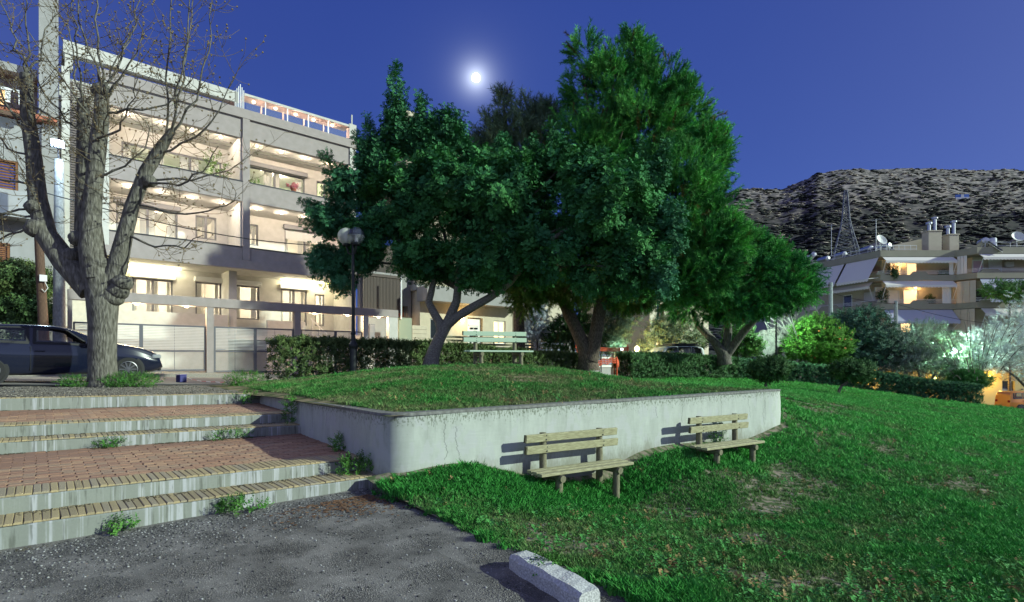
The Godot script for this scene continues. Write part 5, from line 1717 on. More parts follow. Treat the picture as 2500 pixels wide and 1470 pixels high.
	# across the street on the left
	t = garden_tree("topiary", "round headed clipped tree behind the dark blue hatchback", "topiary", Vector3(-0.55, 1.0, -25.6), [[Vector3(0.19, 0.85, -0.64), Vector3(0.20, 2.19, -0.63), Vector3(0.22, 2.63, -0.61)], [Vector3(0.20, 2.04, -0.63), Vector3(-0.09, 2.78, -0.88)], [Vector3(0.20, 2.04, -0.63), Vector3(0.52, 2.85, -0.34)]], 0.06, M.bark_brown, [[Vector3(0.08, 3.22, -0.74), Vector3(0.77, 0.50, 0.77)], [Vector3(-0.31, 3.22, -1.08), Vector3(0.52, 0.47, 0.52)], [Vector3(0.46, 3.07, -0.39), Vector3(0.41, 0.41, 0.41)], [Vector3(0.24, 3.52, -0.59), Vector3(0.52, 0.24, 0.52)]], leafy, M.leaf, 2200, 84, lin(0.075, 0.128, 0.045), lin(0.135, 0.180, 0.060), 1.0, 0.2)
	t = garden_tree("dark_shrub", "dense dark shrub over the garden fence behind the hatchback", "shrub", Vector3(-0.8, 1.0, -25.0), [], 0.05, M.bark_brown, [[Vector3(0.17, 2.22, -0.94), Vector3(0.87, 0.29, 0.87)], [Vector3(0.83, 2.08, -0.36), Vector3(0.41, 0.35, 0.41)], [Vector3(-0.58, 2.22, -1.61), Vector3(0.72, 0.36, 0.72)], [Vector3(0.50, 1.72, -0.65), Vector3(0.58, 0.29, 0.58)]], leafy, M.leaf, 1500, 85, lin(0.045, 0.090, 0.033), lin(0.075, 0.135, 0.045), 1.0, 0.1)
	t = garden_tree("flowering_bush", "low bush with small white flowers beside the white gatepost", "shrub", Vector3(-0.7, 0.9, -24.4), [], 0.05, M.bark_brown, [[Vector3(0.03, 1.37, -1.04), Vector3(0.43, 0.34, 0.43)], [Vector3(0.30, 1.15, -0.80), Vector3(0.35, 0.31, 0.35)], [Vector3(-0.23, 1.51, -1.27), Vector3(0.35, 0.26, 0.35)], [Vector3(0.62, 1.22, -0.52), Vector3(0.31, 0.28, 0.31)]], leafy, M.leaf, 900, 86, lin(0.090, 0.150, 0.075), lin(0.480, 0.495, 0.420), 0.8, 0.1)


# leaves in a band of given height and depth along a line on the ground
func hedge(label: String, line: Array, high: float, deep: float, count: int, seed_: int, c: Color, c2: Color, size := 1.0) -> void:
	var at: Vector3 = line[0]
	at.y = gy(at.x, at.z)
	var t := thing("hedge", label, "hedge", at)
	var r := RandomNumberGenerator.new()
	r.seed = seed_
	var f := FastNoiseLite.new()
	f.seed = seed_
	f.frequency = 0.8
	var where := []
	var cols := []
	var seg := []
	var total := 0.0
	for i in line.size() - 1:
		total += (line[i + 1] - line[i]).length()
		seg.append(total)
	var a := c.srgb_to_linear()
	var e := c2.srgb_to_linear()
	for k in count:
		var s := r.randf() * total
		var i := 0
		while seg[i] < s:
			i += 1
		var len_: float = (line[i + 1] - line[i]).length()
		var p: Vector3 = line[i].lerp(line[i + 1], 1.0 - (seg[i] - s) / len_)
		var d: Vector3 = (line[i + 1] - line[i]).normalized()
		var n := Vector3(-d.z, 0, d.x)
		var u := r.randf_range(-1, 1)
		var v := r.randf()
		if r.randf() < 0.8:  # keep to the clipped faces
			if r.randf() < 0.45:
				v = 1.0 - r.randf() * 0.12
			else:
				u = signf(u) * (1.0 - r.randf() * 0.25)
		var hh := high * (1.0 + 0.10 * f.get_noise_2d(p.x * 0.9, p.z * 0.9))
		p += n * u * deep * 0.5 * (1.0 - 0.25 * pow(v, 6.0)) * (1.0 + 0.25 * f.get_noise_3d(p.x * 2, v * 3, p.z * 2))
		p.y = gy(p.x, p.z) + 0.04 + v * hh + 0.05 * f.get_noise_2d(p.x * 4, p.z * 4)
		if v < 0.5 and f.get_noise_3d(p.x * 3, p.y * 3, p.z * 3) > 0.15:
			continue
		var y := (n * u * 0.6 + Vector3.UP * (0.3 + v) + Vector3(r.randfn(), r.randfn(), r.randfn()) * 0.6).normalized()
		var x := y.cross(Vector3(r.randfn(), r.randfn(), r.randfn())).normalized()
		where.append(Transform3D(Basis(x, y, x.cross(y)).scaled(Vector3.ONE * size * r.randf_range(0.7, 1.3)), p - at))
		var cc := a.lerp(e, r.randf() * (0.4 + 0.6 * v)) * r.randf_range(0.6, 1.35)
		cols.append(Color(cc.r, cc.g, cc.b))
	var sp := leaf_sprig(0.13, 5, 0.042)
	sp.surface_set_material(0, M.leaf)
	multi("foliage", sp, where, cols, t)
	var b := MB.new()
	for k in int(total * 5.0):
		var s := r.randf() * total
		var i := 0
		while seg[i] < s:
			i += 1
		var p: Vector3 = line[i].lerp(line[i + 1], 1.0 - (seg[i] - s) / (line[i + 1] - line[i]).length())
		p.y = gy(p.x, p.z)
		b.tube([p - at, p - at + Vector3(r.randfn() * 0.12, high * 0.45, r.randfn() * 0.12), p - at + Vector3(r.randfn() * 0.25, high * 0.85, r.randfn() * 0.25)], [0.016, 0.011, 0.005], 4)
	stuff(obj("stems", b, M.bark_brown, t))


func build_hedges() -> void:
	var c := lin(0.07, 0.12, 0.045)
	var e := lin(0.15, 0.21, 0.07)
	hedge("clipped hedge along the street behind the lamp post and the mound bench", [Vector3(4.9, 0, -15.5), Vector3(10, 0, -15.6), Vector3(18.4, 0, -15.8)], 1.08, 0.9, 15000, 91, c, e)
	hedge("clipped hedge in front of the off-road car, right of the orange netting", [Vector3(20.9, 0, -15.6), Vector3(26, 0, -15.6), Vector3(31, 0, -15.3)], 1.12, 1.0, 9000, 92, lin(0.06, 0.14, 0.06), lin(0.12, 0.26, 0.09), 1.25)
	hedge("long clipped hedge curving down along the right edge of the lawn", [Vector3(31.1, 0, -15.3), Vector3(33.9, 0, -14.2), Vector3(36, 0, -12.1), Vector3(37.3, 0, -9.8), Vector3(39.2, 0, -7), Vector3(39.9, 0, -5.2)], 1.0, 1.0, 14000, 93, lin(0.055, 0.14, 0.07), lin(0.1, 0.24, 0.1), 1.35)


func weed(label: String, at: Vector3, wide: float, high: float, count: int, seed_: int) -> void:
	var t := thing("weed_clump", label, "weeds", at)
	foliage(t, "leaves", leaf_sprig(0.07, 4, 0.018, 0.0), M.leaf, [[Vector3(0, high * 0.35, 0), Vector3(wide, high * 0.55, wide * 0.55)]], count, seed_, lin(0.05, 0.16, 0.03), 0.4, 1.0, 0.0, 0.7, 2.0, lin(0.1, 0.24, 0.05))


func blade_tuft(r: RandomNumberGenerator, n: int, wide: float) -> ArrayMesh:
	var b := MB.new()
	for i in n:
		var a := r.randf() * TAU
		var o := Vector3(cos(a), 0, sin(a)) * r.randf() * wide
		var lean := Vector3(r.randfn(), 0, r.randfn()) * 0.45
		var h := r.randf_range(0.5, 1.1)
		var s := Vector3(-sin(a), 0, cos(a)) * 0.09
		var mid := o + lean * 0.35 * h + Vector3.UP * h * 0.6
		b.col = Color(1, 1, 1) * r.randf_range(0.7, 1.3)
		b.quad(o - s, o + s, mid + s * 0.7, mid - s * 0.7)
		b.tri(mid - s * 0.7, mid + s * 0.7, o + lean * h + Vector3.UP * h)
	return b.mesh(M.grass)


func build_grass() -> void:
	var r := RandomNumberGenerator.new()
	r.seed = 44
	var tuft := blade_tuft(r, 9, 0.8)
	var f := FastNoiseLite.new()
	f.seed = 4
	f.frequency = 2.2
	var where := [[], []]
	var cols := [[], []]
	for k in 400000:
		var d := 3.0 * exp(r.randf() * log(42.0 / 3.0))
		var a := r.randf_range(-0.62, 1.35)
		var x := (0.6631 + 0.7485 * a) * d
		var z := (-0.7485 + 0.6631 * a) * d
		var mound := x < 11.5 and z < wall_z(x) - 0.16
		if mound:
			if x < wall_x(z) + 0.16 or z < -16.4:
				continue
		elif x < 2.80 + 0.16 * f.get_noise_1d(z * 2.0) or z < -16.2 or (x < 11.6 and absf(z - wall_z(x)) < 0.16) or (x < 3.0 and z < -5.45):
			continue
		if x > 31.0 and z > -14 and x > 33.9 + (z + 14.2) * 0.72:
			continue
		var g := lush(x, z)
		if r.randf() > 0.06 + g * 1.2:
			continue
		# keep the worn path bare
		if mound or z < -5.0:
			var t := clampf((x - 8.2) / 6.2, 0, 1)
			var c := Vector2(lerpf(8.2, 14.4, t) + 1.2 * sin(t * PI), lerpf(-15.2, -5.7, t))
			if absf(z - c.y) < 3.0 and absf(x - (8.2 + (z + 15.2) * 0.653 + 1.2 * sin(clampf((z + 15.2) / 9.5, 0, 1) * PI))) < 0.5:
				continue
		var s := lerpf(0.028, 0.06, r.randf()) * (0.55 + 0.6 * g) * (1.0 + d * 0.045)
		s *= 1.0 + 0.9 * maxf(0.0, f.get_noise_2d(x * 0.7, z * 0.7))
		if mound:
			s *= 0.8
		var p := Vector3(x, gy(x, z) - 0.004, z)
		where[1 if mound else 0].append(Transform3D(Basis(Vector3.UP, r.randf() * TAU).scaled(Vector3(s, s * r.randf_range(0.7, 1.25), s)), p))
		var q := r.randf_range(0.65, 1.3)
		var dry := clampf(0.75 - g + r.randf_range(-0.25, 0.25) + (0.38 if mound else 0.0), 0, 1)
		var cc := Color(0.045, 0.235, 0.042).lerp(Color(0.12, 0.44, 0.10), smoothstep(5.5, 14.0, x) * (0.3 if mound else 1.0)).lerp(Color(0.20, 0.21, 0.10), dry)  # brighter green towards +x: lamplight on the far lawn painted into the blades
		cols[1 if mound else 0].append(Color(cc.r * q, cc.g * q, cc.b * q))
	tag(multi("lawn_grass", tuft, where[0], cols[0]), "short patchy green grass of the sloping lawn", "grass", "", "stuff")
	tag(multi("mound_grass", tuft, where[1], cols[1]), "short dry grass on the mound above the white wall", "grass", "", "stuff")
	# broad-leaved weeds, dry stalks and fallen leaves among the grass
	var wl := leaf_sprig(0.05, 4, 0.022, 0.25)
	wl.surface_set_material(0, M.leaf)
	var ww := []
	var wc := []
	for k in 7000:
		var d := 3.4 * exp(r.randf() * log(22.0 / 3.4))
		var a := r.randf_range(-0.3, 1.0)
		var x := (0.6631 + 0.7485 * a) * d
		var z := (-0.7485 + 0.6631 * a) * d
		if x < 2.95 or z < -16.0 or (x < 11.6 and absf(z - wall_z(x)) < 0.2) or (x < 11.5 and z < wall_z(x) and x < wall_x(z) + 0.2):
			continue
		if f.get_noise_2d(x * 0.35, z * 0.35) < 0.0 and r.randf() < 0.8:
			continue
		var s := r.randf_range(0.7, 1.7)
		ww.append(Transform3D(Basis.from_euler(Vector3(r.randfn() * 0.3, r.randf() * TAU, r.randfn() * 0.3)).scaled(Vector3.ONE * s), Vector3(x, gy(x, z), z)))
		var q := r.randf_range(0.6, 1.3)
		var c := Color(0.07, 0.24, 0.06) if r.randf() < 0.8 else Color(0.28, 0.20, 0.09)
		wc.append(Color(c.r * q, c.g * q, c.b * q))
	tag(multi("lawn_weeds", wl, ww, wc), "small broad leaved weeds and dead leaves mixed into the grass", "weeds", "", "stuff")
	# weeds along the steps, the wall and the bare tree
	weed("weeds growing round the right side of the bare tree's foot", Vector3(1.75, 0.82, -15.75), 0.6, 0.36, 800, 101)
	weed("small weeds left of the bare tree's foot", Vector3(0.65, 0.82, -16.15), 0.3, 0.3, 260, 102)
	weed("bushy weed at the left end of the street hedge", Vector3(4.1, 0.78, -15.2), 0.5, 0.42, 620, 103)
	weed("weeds where the top step meets the white wall", Vector3(3.2, 0.62, -11.75), 0.25, 0.26, 90, 104)
	weed("creeper climbing the white wall by the upper landing", Vector3(3.14, 0.5, -9.1), 0.1, 0.5, 110, 105)
	weed("weed tuft on the middle step's riser foot, right of the steps' middle", Vector3(2.2, 0.29, -8.86), 0.3, 0.1, 80, 106)
	weed("leafy weeds where the lower landing meets the rounded wall corner", Vector3(2.85, 0.13, -6.05), 0.24, 0.22, 170, 107)
	weed("thin weeds along the foot of the white wall beside the lower landing", Vector3(3.02, 0.26, -6.9), 0.1, 0.2, 80, 108)
	weed("weed clump at the foot of the lowest step by the gravel", Vector3(1.5, 0.0, -5.68), 0.22, 0.14, 120, 109)
	weed("small weed at the foot of the lowest step, further left", Vector3(0.55, 0.0, -5.7), 0.1, 0.1, 50, 110)
	weed("weed tuft in the middle of the lower landing's back edge", Vector3(0.75, 0.325, -8.86), 0.16, 0.08, 60, 111)
	weed("weeds growing behind the further lawn bench against the wall", Vector3(9.1, 0.02, -4.72), 0.22, 0.4, 90, 112)
	weed("grass tuft beside the loose kerb stone", Vector3(2.62, 0.0, -2.6), 0.14, 0.12, 70, 113)
	# loose white pebbles
	var pb := MB.new()
	pb.lathe([Vector2(0, -0.5), Vector2(0.4, -0.3), Vector2(0.5, 0), Vector2(0.35, 0.35), Vector2(0, 0.45)], 6)
	var pm := pb.mesh(M.plain)
	var at := []
	var pc := []
	for k in 5200:
		var x := r.randf_range(-1.5, 2.9)
		var z := -5.72 + absf(r.randfn()) * 0.55
		if r.randf() < 0.35:
			z = r.randf_range(-5.6, -1.5)
		var s := r.randf_range(0.006, 0.019)
		at.append(Transform3D(Basis(Vector3.UP, r.randf() * TAU).scaled(Vector3(s, s * 0.6, s * 1.3)), Vector3(x, s * 0.15, z)))
		var v := 0.06 + 0.34 * pow(r.randf(), 3.0)
		pc.append(Color(v, v * 0.98, v * 0.95))
	for k in 5000:
		var x := r.randf_range(-3.0, 3.2)
		var z := r.randf_range(-16.7, -12.3)
		var s := r.randf_range(0.012, 0.035)
		at.append(Transform3D(Basis(Vector3.UP, r.randf() * TAU).scaled(Vector3(s, s * 0.6, s * 1.3)), Vector3(x, 0.84 - 0.023 * x, z)))
		var v := r.randf_range(0.06, 0.3)
		pc.append(Color(v, v * 0.9, v * 0.75))
	for k in 3600:  # grit and dirt in the corners of the steps
		var st := r.randi() % 5
		var zz: float = [-5.75, -6.2, -8.94, -9.4, -12.04][st]
		var yy: float = [0.0, 0.188, 0.335, 0.483, 0.636][st]
		var x := r.randf_range(-1.2, 3.0)
		if f.get_noise_2d(x * 0.8, st * 9.0) < -0.12:
			continue
		var s := r.randf_range(0.006, 0.02)
		at.append(Transform3D(Basis(Vector3.UP, r.randf() * TAU).scaled(Vector3(s * 1.3, s * 0.5, s)), Vector3(x, yy - 0.023 * x, zz + 0.02 + absf(r.randfn()) * 0.05)))
		var v := r.randf_range(0.4, 1.2)
		pc.append(Color(0.10 * v, 0.085 * v, 0.06 * v))
	for k in 700:  # dead leaves blown against the wall corner
		var x := 2.75 - absf(r.randfn()) * 0.45
		var z := -5.45 + absf(r.randfn()) * 0.3
		var s := r.randf_range(0.01, 0.026)
		at.append(Transform3D(Basis.from_euler(Vector3(r.randfn() * 0.4, r.randf() * TAU, r.randfn() * 0.4)).scaled(Vector3(s * 1.6, s * 0.25, s)), Vector3(x, 0.008, z)))
		var v := r.randf_range(0.5, 1.1)
		pc.append(Color(0.17 * v, 0.09 * v, 0.05 * v))
	for k in 2600:
		var x := r.randf_range(3.0, 11.0)
		var z := r.randf_range(-4.9, -0.5)
		if lush(x, z) > 0.55:
			continue
		var s := r.randf_range(0.008, 0.03)
		at.append(Transform3D(Basis(Vector3.UP, r.randf() * TAU).scaled(Vector3(s, s * 0.6, s * 1.3)), Vector3(x, gy(x, z), z)))
		var v := r.randf_range(0.12, 0.34)
		pc.append(Color(v, v * 0.96, v * 0.92))
	tag(multi("pebbles", pm, at, pc), "loose pale pebbles and gravel scattered on the paving and bare earth", "pebbles", "", "stuff")


# how thick the grass grows
var lush_noise: FastNoiseLite


func lush(x: float, z: float) -> float:
	if lush_noise == null:
		lush_noise = FastNoiseLite.new()
		lush_noise.seed = 8
		lush_noise.frequency = 0.42
		lush_noise.fractal_octaves = 4
	var g := 0.62 + 0.95 * lush_noise.get_noise_2d(x, z * 1.3)
	if x < 11.5 and z < wall_z(x):
		return clampf(g + 0.02, 0.0, 1.0)
	# trodden earth in front of the two lawn benches and across the lawn
	for q in [[6.2, -4.0, 1.0, 0.6, 0.30], [8.9, -3.6, 1.4, 0.6, 0.33], [7.4, -3.0, 2.6, 0.5, 0.22], [4.6, -2.4, 1.2, 0.5, 0.45], [11.2, -2.9, 1.6, 0.5, 0.4], [17.0, -5.2, 1.8, 0.8, 0.6], [3.3, -3.2, 0.5, 0.8, 0.3]]:
		var dx: float = (x - q[0]) / q[2]
		var dz: float = (z - q[1]) / q[3]
		g -= q[4] * exp(-dx * dx - dz * dz)
	if z > wall_z(x) and z < wall_z(x) + 0.7 and x < 11.0:
		g += 0.45
	g += 0.45 * exp(-(pow((x - 3.9) / 1.0, 2) + pow((z + 4.4) / 0.8, 2)))
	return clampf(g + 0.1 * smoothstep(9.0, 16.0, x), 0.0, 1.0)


func build_left_side() -> void:
	# the white neighbour at the left edge
	var r := thing("white_house", "white house with a tall stair tower and wooden shutters at the left edge", "building", Vector3(-3, 1.0, -30))
	var b := MB.new()
	b.wall(-9.0, 0.62, 0.5, 10.3, -27.0, -27.3, [[-1.6, -0.5, 7.2, 8.75], [-1.7, -0.72, 4.55, 5.7]])
	bar(b, -9.0, -8.7, 0.5, 10.3, -27.31, -36)
	bar(b, 0.4, 0.62, 0.5, 10.3, -27.31, -36)
	part("wall", b, M.house_white, r)
	b = MB.new()
	bar(b, 0.08, 0.66, 10.35, 16.5, -27.6, -29.5)
	bar(b, 0.16, 0.62, 0.6, 10.34, -26.9, -26.99)
	part("stair_tower", b, M.house_white, r)
	b = MB.new()
	b.prism(PackedVector2Array([Vector2(-36, 11.2), Vector2(-26.5, 10.35), Vector2(-26.5, 10.5), Vector2(-36, 11.6)]), -0.6, 9.0, Transform3D(Basis(Vector3(0, 0, 1), Vector3(0, 1, 0), Vector3(-1, 0, 0)), Vector3(0, 0, 0)))
	var roof := part("roof", b, M.terracotta, r)
	b = MB.new()
	bar(b, -9.0, -0.25, 10.22, 10.36, -26.42, -26.55)
	obj("gutter", b, M.pole_wood, roof)
	b = MB.new()
	b.wall(-9.0, 0.05, 10.8, 12.6, -29.2, -29.4, [[-1.9, -0.9, 11.5, 12.2]])
	bar(b, -9.0, 0.05, 12.6, 12.9, -28.4, -33)
	part("attic", b, M.house_white, r)
	b = MB.new()
	bar(b, -1.9, -0.9, 11.5, 12.2, -29.4, -29.43)
	part("lit_window", b, M.window_lit, r)
	b = MB.new()
	bar(b, -9.0, -0.2, 11.42, 11.52, -27.3, -27.4)
	for k in 24:
		bar(b, -9.0 + k * 0.37, -8.85 + k * 0.37, 11.0, 11.41, -27.32, -27.38)
	part("balustrade", b, M.white_paint, r)
	b = MB.new()
	bar(b, -9.0, 0.0, 6.55, 6.75, -26.2, -26.99)
	bar(b, -9.0, 0.0, 6.75, 7.5, -26.2, -26.3)
	part("balcony", b, M.house_white, r)
	for q in [[-1.6, -0.5, 7.2, 8.75], [-1.7, -0.72, 4.55, 5.7]]:
		b = MB.new()
		var n := 14
		for k in n:
			var y: float = lerpf(q[2] + 0.06, q[3] - 0.06, (k + 0.5) / n)
			b.box(Vector3(-(q[1] - q[0]) / 2 + 0.05, -0.035, -0.012), Vector3((q[1] - q[0]) / 2 - 0.05, 0.035, 0.012), Transform3D(Basis(Vector3(1, 0, 0), -0.5), Vector3((q[0] + q[1]) / 2, y, -27.06)))
		for x in [q[0] + 0.03, (q[0] + q[1]) / 2, q[1] - 0.03]:
			bar(b, x - 0.04, x + 0.04, q[2], q[3], -27.0, -27.1)
		bar(b, q[0], q[1], q[3] - 0.07, q[3], -26.99, -27.11)
		bar(b, q[0], q[1], q[2], q[2] + 0.07, -26.99, -27.11)
		part("wooden_shutter", b, M.shutter_wood, r)
	# low garden wall and white gatepost
	r = thing("garden_wall", "low garden wall with a capped white gatepost beside the wooden pole", "wall", Vector3(-2, 1.0, -24.2))
	b = MB.new()
	bar(b, -9.0, 0.0, 0.6, 1.75, -24.75, -24.95)
	part("wall", b, M.house_white, r)
	b = MB.new()
	bar(b, 0.02, 0.3, 0.6, 2.6, -24.6, -24.95)
	b.prism(PackedVector2Array([Vector2(-0.02, 2.6), Vector2(0.34, 2.6), Vector2(0.16, 2.82)]), -24.97, -24.58)
	part("gatepost", b, M.house_white, r)


func build_middle_houses() -> void:
	var b := MB.new()
	# dark timber screened house right of the apartment building
	var r := thing("screened_house", "dark timber screened upper storey beside the apartment building, over a grey green panel", "building", Vector3(14.4, 0.6, -28))
	b.wall(13.2, 16.4, 0.3, 6.3, -27.4, -27.7, [[15.3, 16.2, 3.2, 4.5]])
	bar(b, 16.1, 16.4, 0.3, 6.3, -27.71, -33)
	bar(b, 13.2, 16.4, 6.1, 6.3, -27.71, -33)
	part("wall", b, M.house_white, r)
	for k in 26:
		b = MB.new()
		bar(b, 13.15 + k * 0.088, 13.215 + k * 0.088, 4.2, 5.95, -26.9, -26.96)
		part("timber_slat", b, M.screen_wood, r)
	b = MB.new()
	bar(b, 13.1, 15.5, 4.05, 4.2, -26.85, -27.4)
	bar(b, 13.1, 15.5, 5.95, 6.1, -26.85, -27.4)
	part("screen_frame", b, M.screen_wood, r)
	b = MB.new()
	bar(b, 14.75, 15.55, 0.4, 3.7, -25.9, -26.0)
	part("green_panel", b, mat("panel_green", lin(0.23, 0.26, 0.19), 0.7), r)
	b = MB.new()
	bar(b, 15.2, 16.2, 3.9, 4.5, -27.72, -27.75)
	part("terracotta_ceiling", b, M.terracotta, r)
	b = MB.new()
	b.tube([Vector3(14.85, 3.6, -25.85), Vector3(14.85, 6.0, -25.85)], [0.045, 0.045], 8)
	part("downpipe", b, M.white_paint, r)
	for k in 12:
		b = MB.new()
		b.cbox(Vector3(15.57, 0.5 + k * 0.235, -26.05), Vector3(16.55, 0.725 + k * 0.235, -25.9), 0.01)
		part("cladding_board", b, M.house_cream, r)
	# the pale house behind the forked trunk
	r = thing("pale_house", "pale two storey house with a lit porch and a white panelled door behind the mound", "building", Vector3(20, 0.5, -29))
	b = MB.new()
	b.wall(16.5, 23.6, 0.2, 5.4, -26.6, -26.9, [[19.9, 21.1, 1.7, 4.0], [17.2, 18.3, 2.6, 3.8], [22.0, 23.0, 2.4, 3.9]])
	bar(b, 16.5, 16.8, 0.2, 8.5, -26.91, -34)
	bar(b, 23.3, 23.6, 0.2, 8.5, -26.91, -34)
	part("wall", b, M.house_cream, r)
	b = MB.new()
	bar(b, 16.3, 23.8, 5.4, 5.75, -26.62, -34)
	bar(b, 16.3, 23.8, 4.72, 5.55, -25.5, -26.59)
	part("porch_canopy", b, M.house_white, r)
	b = MB.new()
	b.wall(16.6, 23.5, 5.75, 11.5, -28.4, -28.7, [[18.0, 19.6, 6.6, 8.3], [21.0, 22.4, 6.6, 8.3]])
	bar(b, 16.3, 23.8, 8.6, 8.85, -27.4, -28.39)
	bar(b, 16.3, 23.8, 11.5, 11.8, -27.6, -34)
	bar(b, 16.3, 23.8, 8.85, 9.7, -27.4, -27.5)
	part("upper_wall", b, M.house_cream, r)
	for q in [[18.0, 19.6, 6.6, 8.3], [21.0, 22.4, 6.6, 8.3]]:
		window(r, q[0], q[1], q[2], q[3], -28.5, 2, M.frame_grey, "window", M.dark_glass)
	window(r, 17.2, 18.3, 2.6, 3.8, -26.7, 2, M.frame_grey, "window", M.dark_glass)
	window(r, 22.0, 23.0, 2.4, 3.9, -26.7, 2, M.white_frame, "window", M.window_lit)
	b = MB.new()
	b.prism(PackedVector2Array([Vector2(18.5, 11.8), Vector2(21.7, 11.8), Vector2(21.7, 14.6), Vector2(20.9, 15.6), Vector2(18.5, 15.6)]), -33.0, -29.0)
	bar(b, 17.3, 18.0, 11.8, 17.0, -29.5, -30.5)
	part("roof_house", b, M.house_cream, r)
	b = MB.new()
	bar(b, 19.95, 21.05, 1.7, 3.95, -26.75, -26.82)
	for k in 4:
		bar(b, 20.1, 20.9, 2.0 + k * 0.5, 2.12 + k * 0.5, -26.72, -26.75)
	part("door", b, M.white_frame, r)
	b = MB.new()
	for k in 3:
		for j in 2:
			bar(b, 20.2 + j * 0.34, 20.44 + j * 0.34, 2.3 + k * 0.5, 2.4 + k * 0.5, -26.70, -26.75)
	stuff(part("door_glazing", b, M.dark_glass, r))
	b = MB.new()
	b.cbox(Vector3(19.35, 3.7, -26.59), Vector3(19.55, 4.0, -26.45), 0.03)
	part("wall_lamp", b, M.lamp_warm, r)
	omni("porch_glow", Vector3(19.45, 3.8, -26.1), Color(1.0, 0.85, 0.55), 0.8, 0.15, 8.0)
	# slatted garden fences of the pale house
	r = thing("slatted_fence", "horizontal slat fence with white pillars in front of the pale house", "fence", Vector3(22, 0.5, -24))
	for k in 7:
		b = MB.new()
		bar(b, 16.7, 23.2, 1.45 + k * 0.19, 1.57 + k * 0.19, -24.2, -24.24)
		part("slat", b, M.post_wood, r)
	for k in 8:
		b = MB.new()
		bar(b, 23.75, 26.0, 0.95 + k * 0.2, 1.08 + k * 0.2, -24.2, -24.24)
		part("slat", b, M.slat_blue if k % 2 else M.grey_metal, r)
		b = MB.new()
		bar(b, 26.55, 31.0, 0.85 + k * 0.2, 0.98 + k * 0.2, -24.2, -24.24)
		part("slat", b, M.slat_blue if k % 3 else M.slat_white, r)
	for x in [18.3, 20.0, 21.7, 24.7, 28.2, 29.8]:
		b = MB.new()
		bar(b, x - 0.03, x + 0.03, 0.5, 2.7, -24.14, -24.19)
		part("post", b, M.dark_metal, r)
	for x in [23.2, 26.1]:
		b = MB.new()
		b.cbox(Vector3(x, 0.2, -24.45), Vector3(x + 0.5, 2.75, -24.0), 0.02)
		part("pillar", b, M.house_white, r)
	b = MB.new()
	bar(b, 16.6, 31.0, -0.2, 1.3, -24.26, -24.45)
	part("base_wall", b, M.house_white, r)
	# beige houses further along the street
	for q in [
		[27.0, 33.5, -30.0, 9.5, "beige house half hidden by the tall pine, warm light on its wall"], [34.0, 38.5, -23.0, 6.0, "narrow beige house wall lit by a lamp left of the off-road car"], [38.5, 50.0, -27.0, 7.0, "dim house far down the street behind the spreading pine"],
	]:
		r = thing("beige_house", q[4], "building", Vector3((q[0] + q[1]) / 2, 0.2, q[2] - 4))
		b = MB.new()
		var w: float = q[1] - q[0]
		b.wall(q[0], q[1], -0.6, q[3], q[2], q[2] - 0.3, [[q[0] + w * 0.2, q[0] + w * 0.42, 1.3, 3.0], [q[0] + w * 0.6, q[0] + w * 0.85, 1.3, 3.0], [q[0] + w * 0.2, q[0] + w * 0.42, 4.3, 5.6]])
		bar(b, q[0], q[0] + 0.3, -0.6, q[3], q[2] - 0.31, q[2] - 7)
		bar(b, q[1] - 0.3, q[1], -0.6, q[3], q[2] - 0.31, q[2] - 7)
		part("wall", b, M.house_cream, r)
		b = MB.new()
		bar(b, q[0] - 0.3, q[1] + 0.3, q[3], q[3] + 0.3, q[2] + 0.3, q[2] - 7)
		part("roof", b, M.house_white, r)
		for h in [[0.2, 0.42, 1.3, 3.0], [0.6, 0.85, 1.3, 3.0], [0.2, 0.42, 4.3, 5.6]]:
			window(r, q[0] + w * h[0], q[0] + w * h[1], h[2], h[3], q[2] - 0.1, 2, M.shutter_wood, "window", M.window_lit if h[2] < 2 and h[0] < 0.3 else M.dark_glass)


# a wall along a line in plan (x, z), from y0 to y1, between two offsets towards the camera (o0 > o1)
func ribbon(b: MB, line: Array, y0: float, y1: float, o0: float, o1: float) -> void:
	var f := offset_line(line, o0)
	var k := offset_line(line, o1)
	for i in line.size() - 1:
		var a := Vector3(f[i].x, y0, f[i].y)
		var e := Vector3(f[i + 1].x, y0, f[i + 1].y)
		var c := Vector3(k[i].x, y0, k[i].y)
		var d := Vector3(k[i + 1].x, y0, k[i + 1].y)
		var h := Vector3(0, y1 - y0, 0)
		b.quad(a, e, e + h, a + h)
		b.quad(d, c, c + h, d + h)
		b.quad(a + h, e + h, d + h, c + h)
		b.quad(c, d, e, a)
		if i == 0:
			b.quad(c, a, a + h, c + h)
		if i == line.size() - 2:
			b.quad(e, d, d + h, e + h)


func offset_line(line: Array, o: float) -> Array:
	var out := []
	for i in line.size():
		var n := Vector2.ZERO
		var cosine := 1.0
		var ns := []
		for j in [i - 1, i]:
			if j >= 0 and j < line.size() - 1:
				var d: Vector2 = (line[j + 1] - line[j]).normalized()
				ns.append(Vector2(-d.y, d.x))
		for q in ns:
			n += q
		n = n.normalized()
		cosine = maxf(0.35, n.dot(ns[0]))
		out.append(line[i] + n * o / cosine)
	return out


# point on a facet of the block: i = facet, t along it, o towards the camera
func on(line: Array, i: int, t: float, y: float, o := 0.0) -> Vector3:
	var d: Vector2 = (line[i + 1] - line[i]).normalized()
	var p: Vector2 = line[i].lerp(line[i + 1], t) + Vector2(-d.y, d.x) * o
	return Vector3(p.x, y, p.y)


func facing(line: Array, i: int) -> Basis:
	var d: Vector2 = (line[i + 1] - line[i]).normalized()
	var x := Vector3(d.x, 0, d.y)
	return Basis(x, Vector3.UP, x.cross(Vector3.UP))


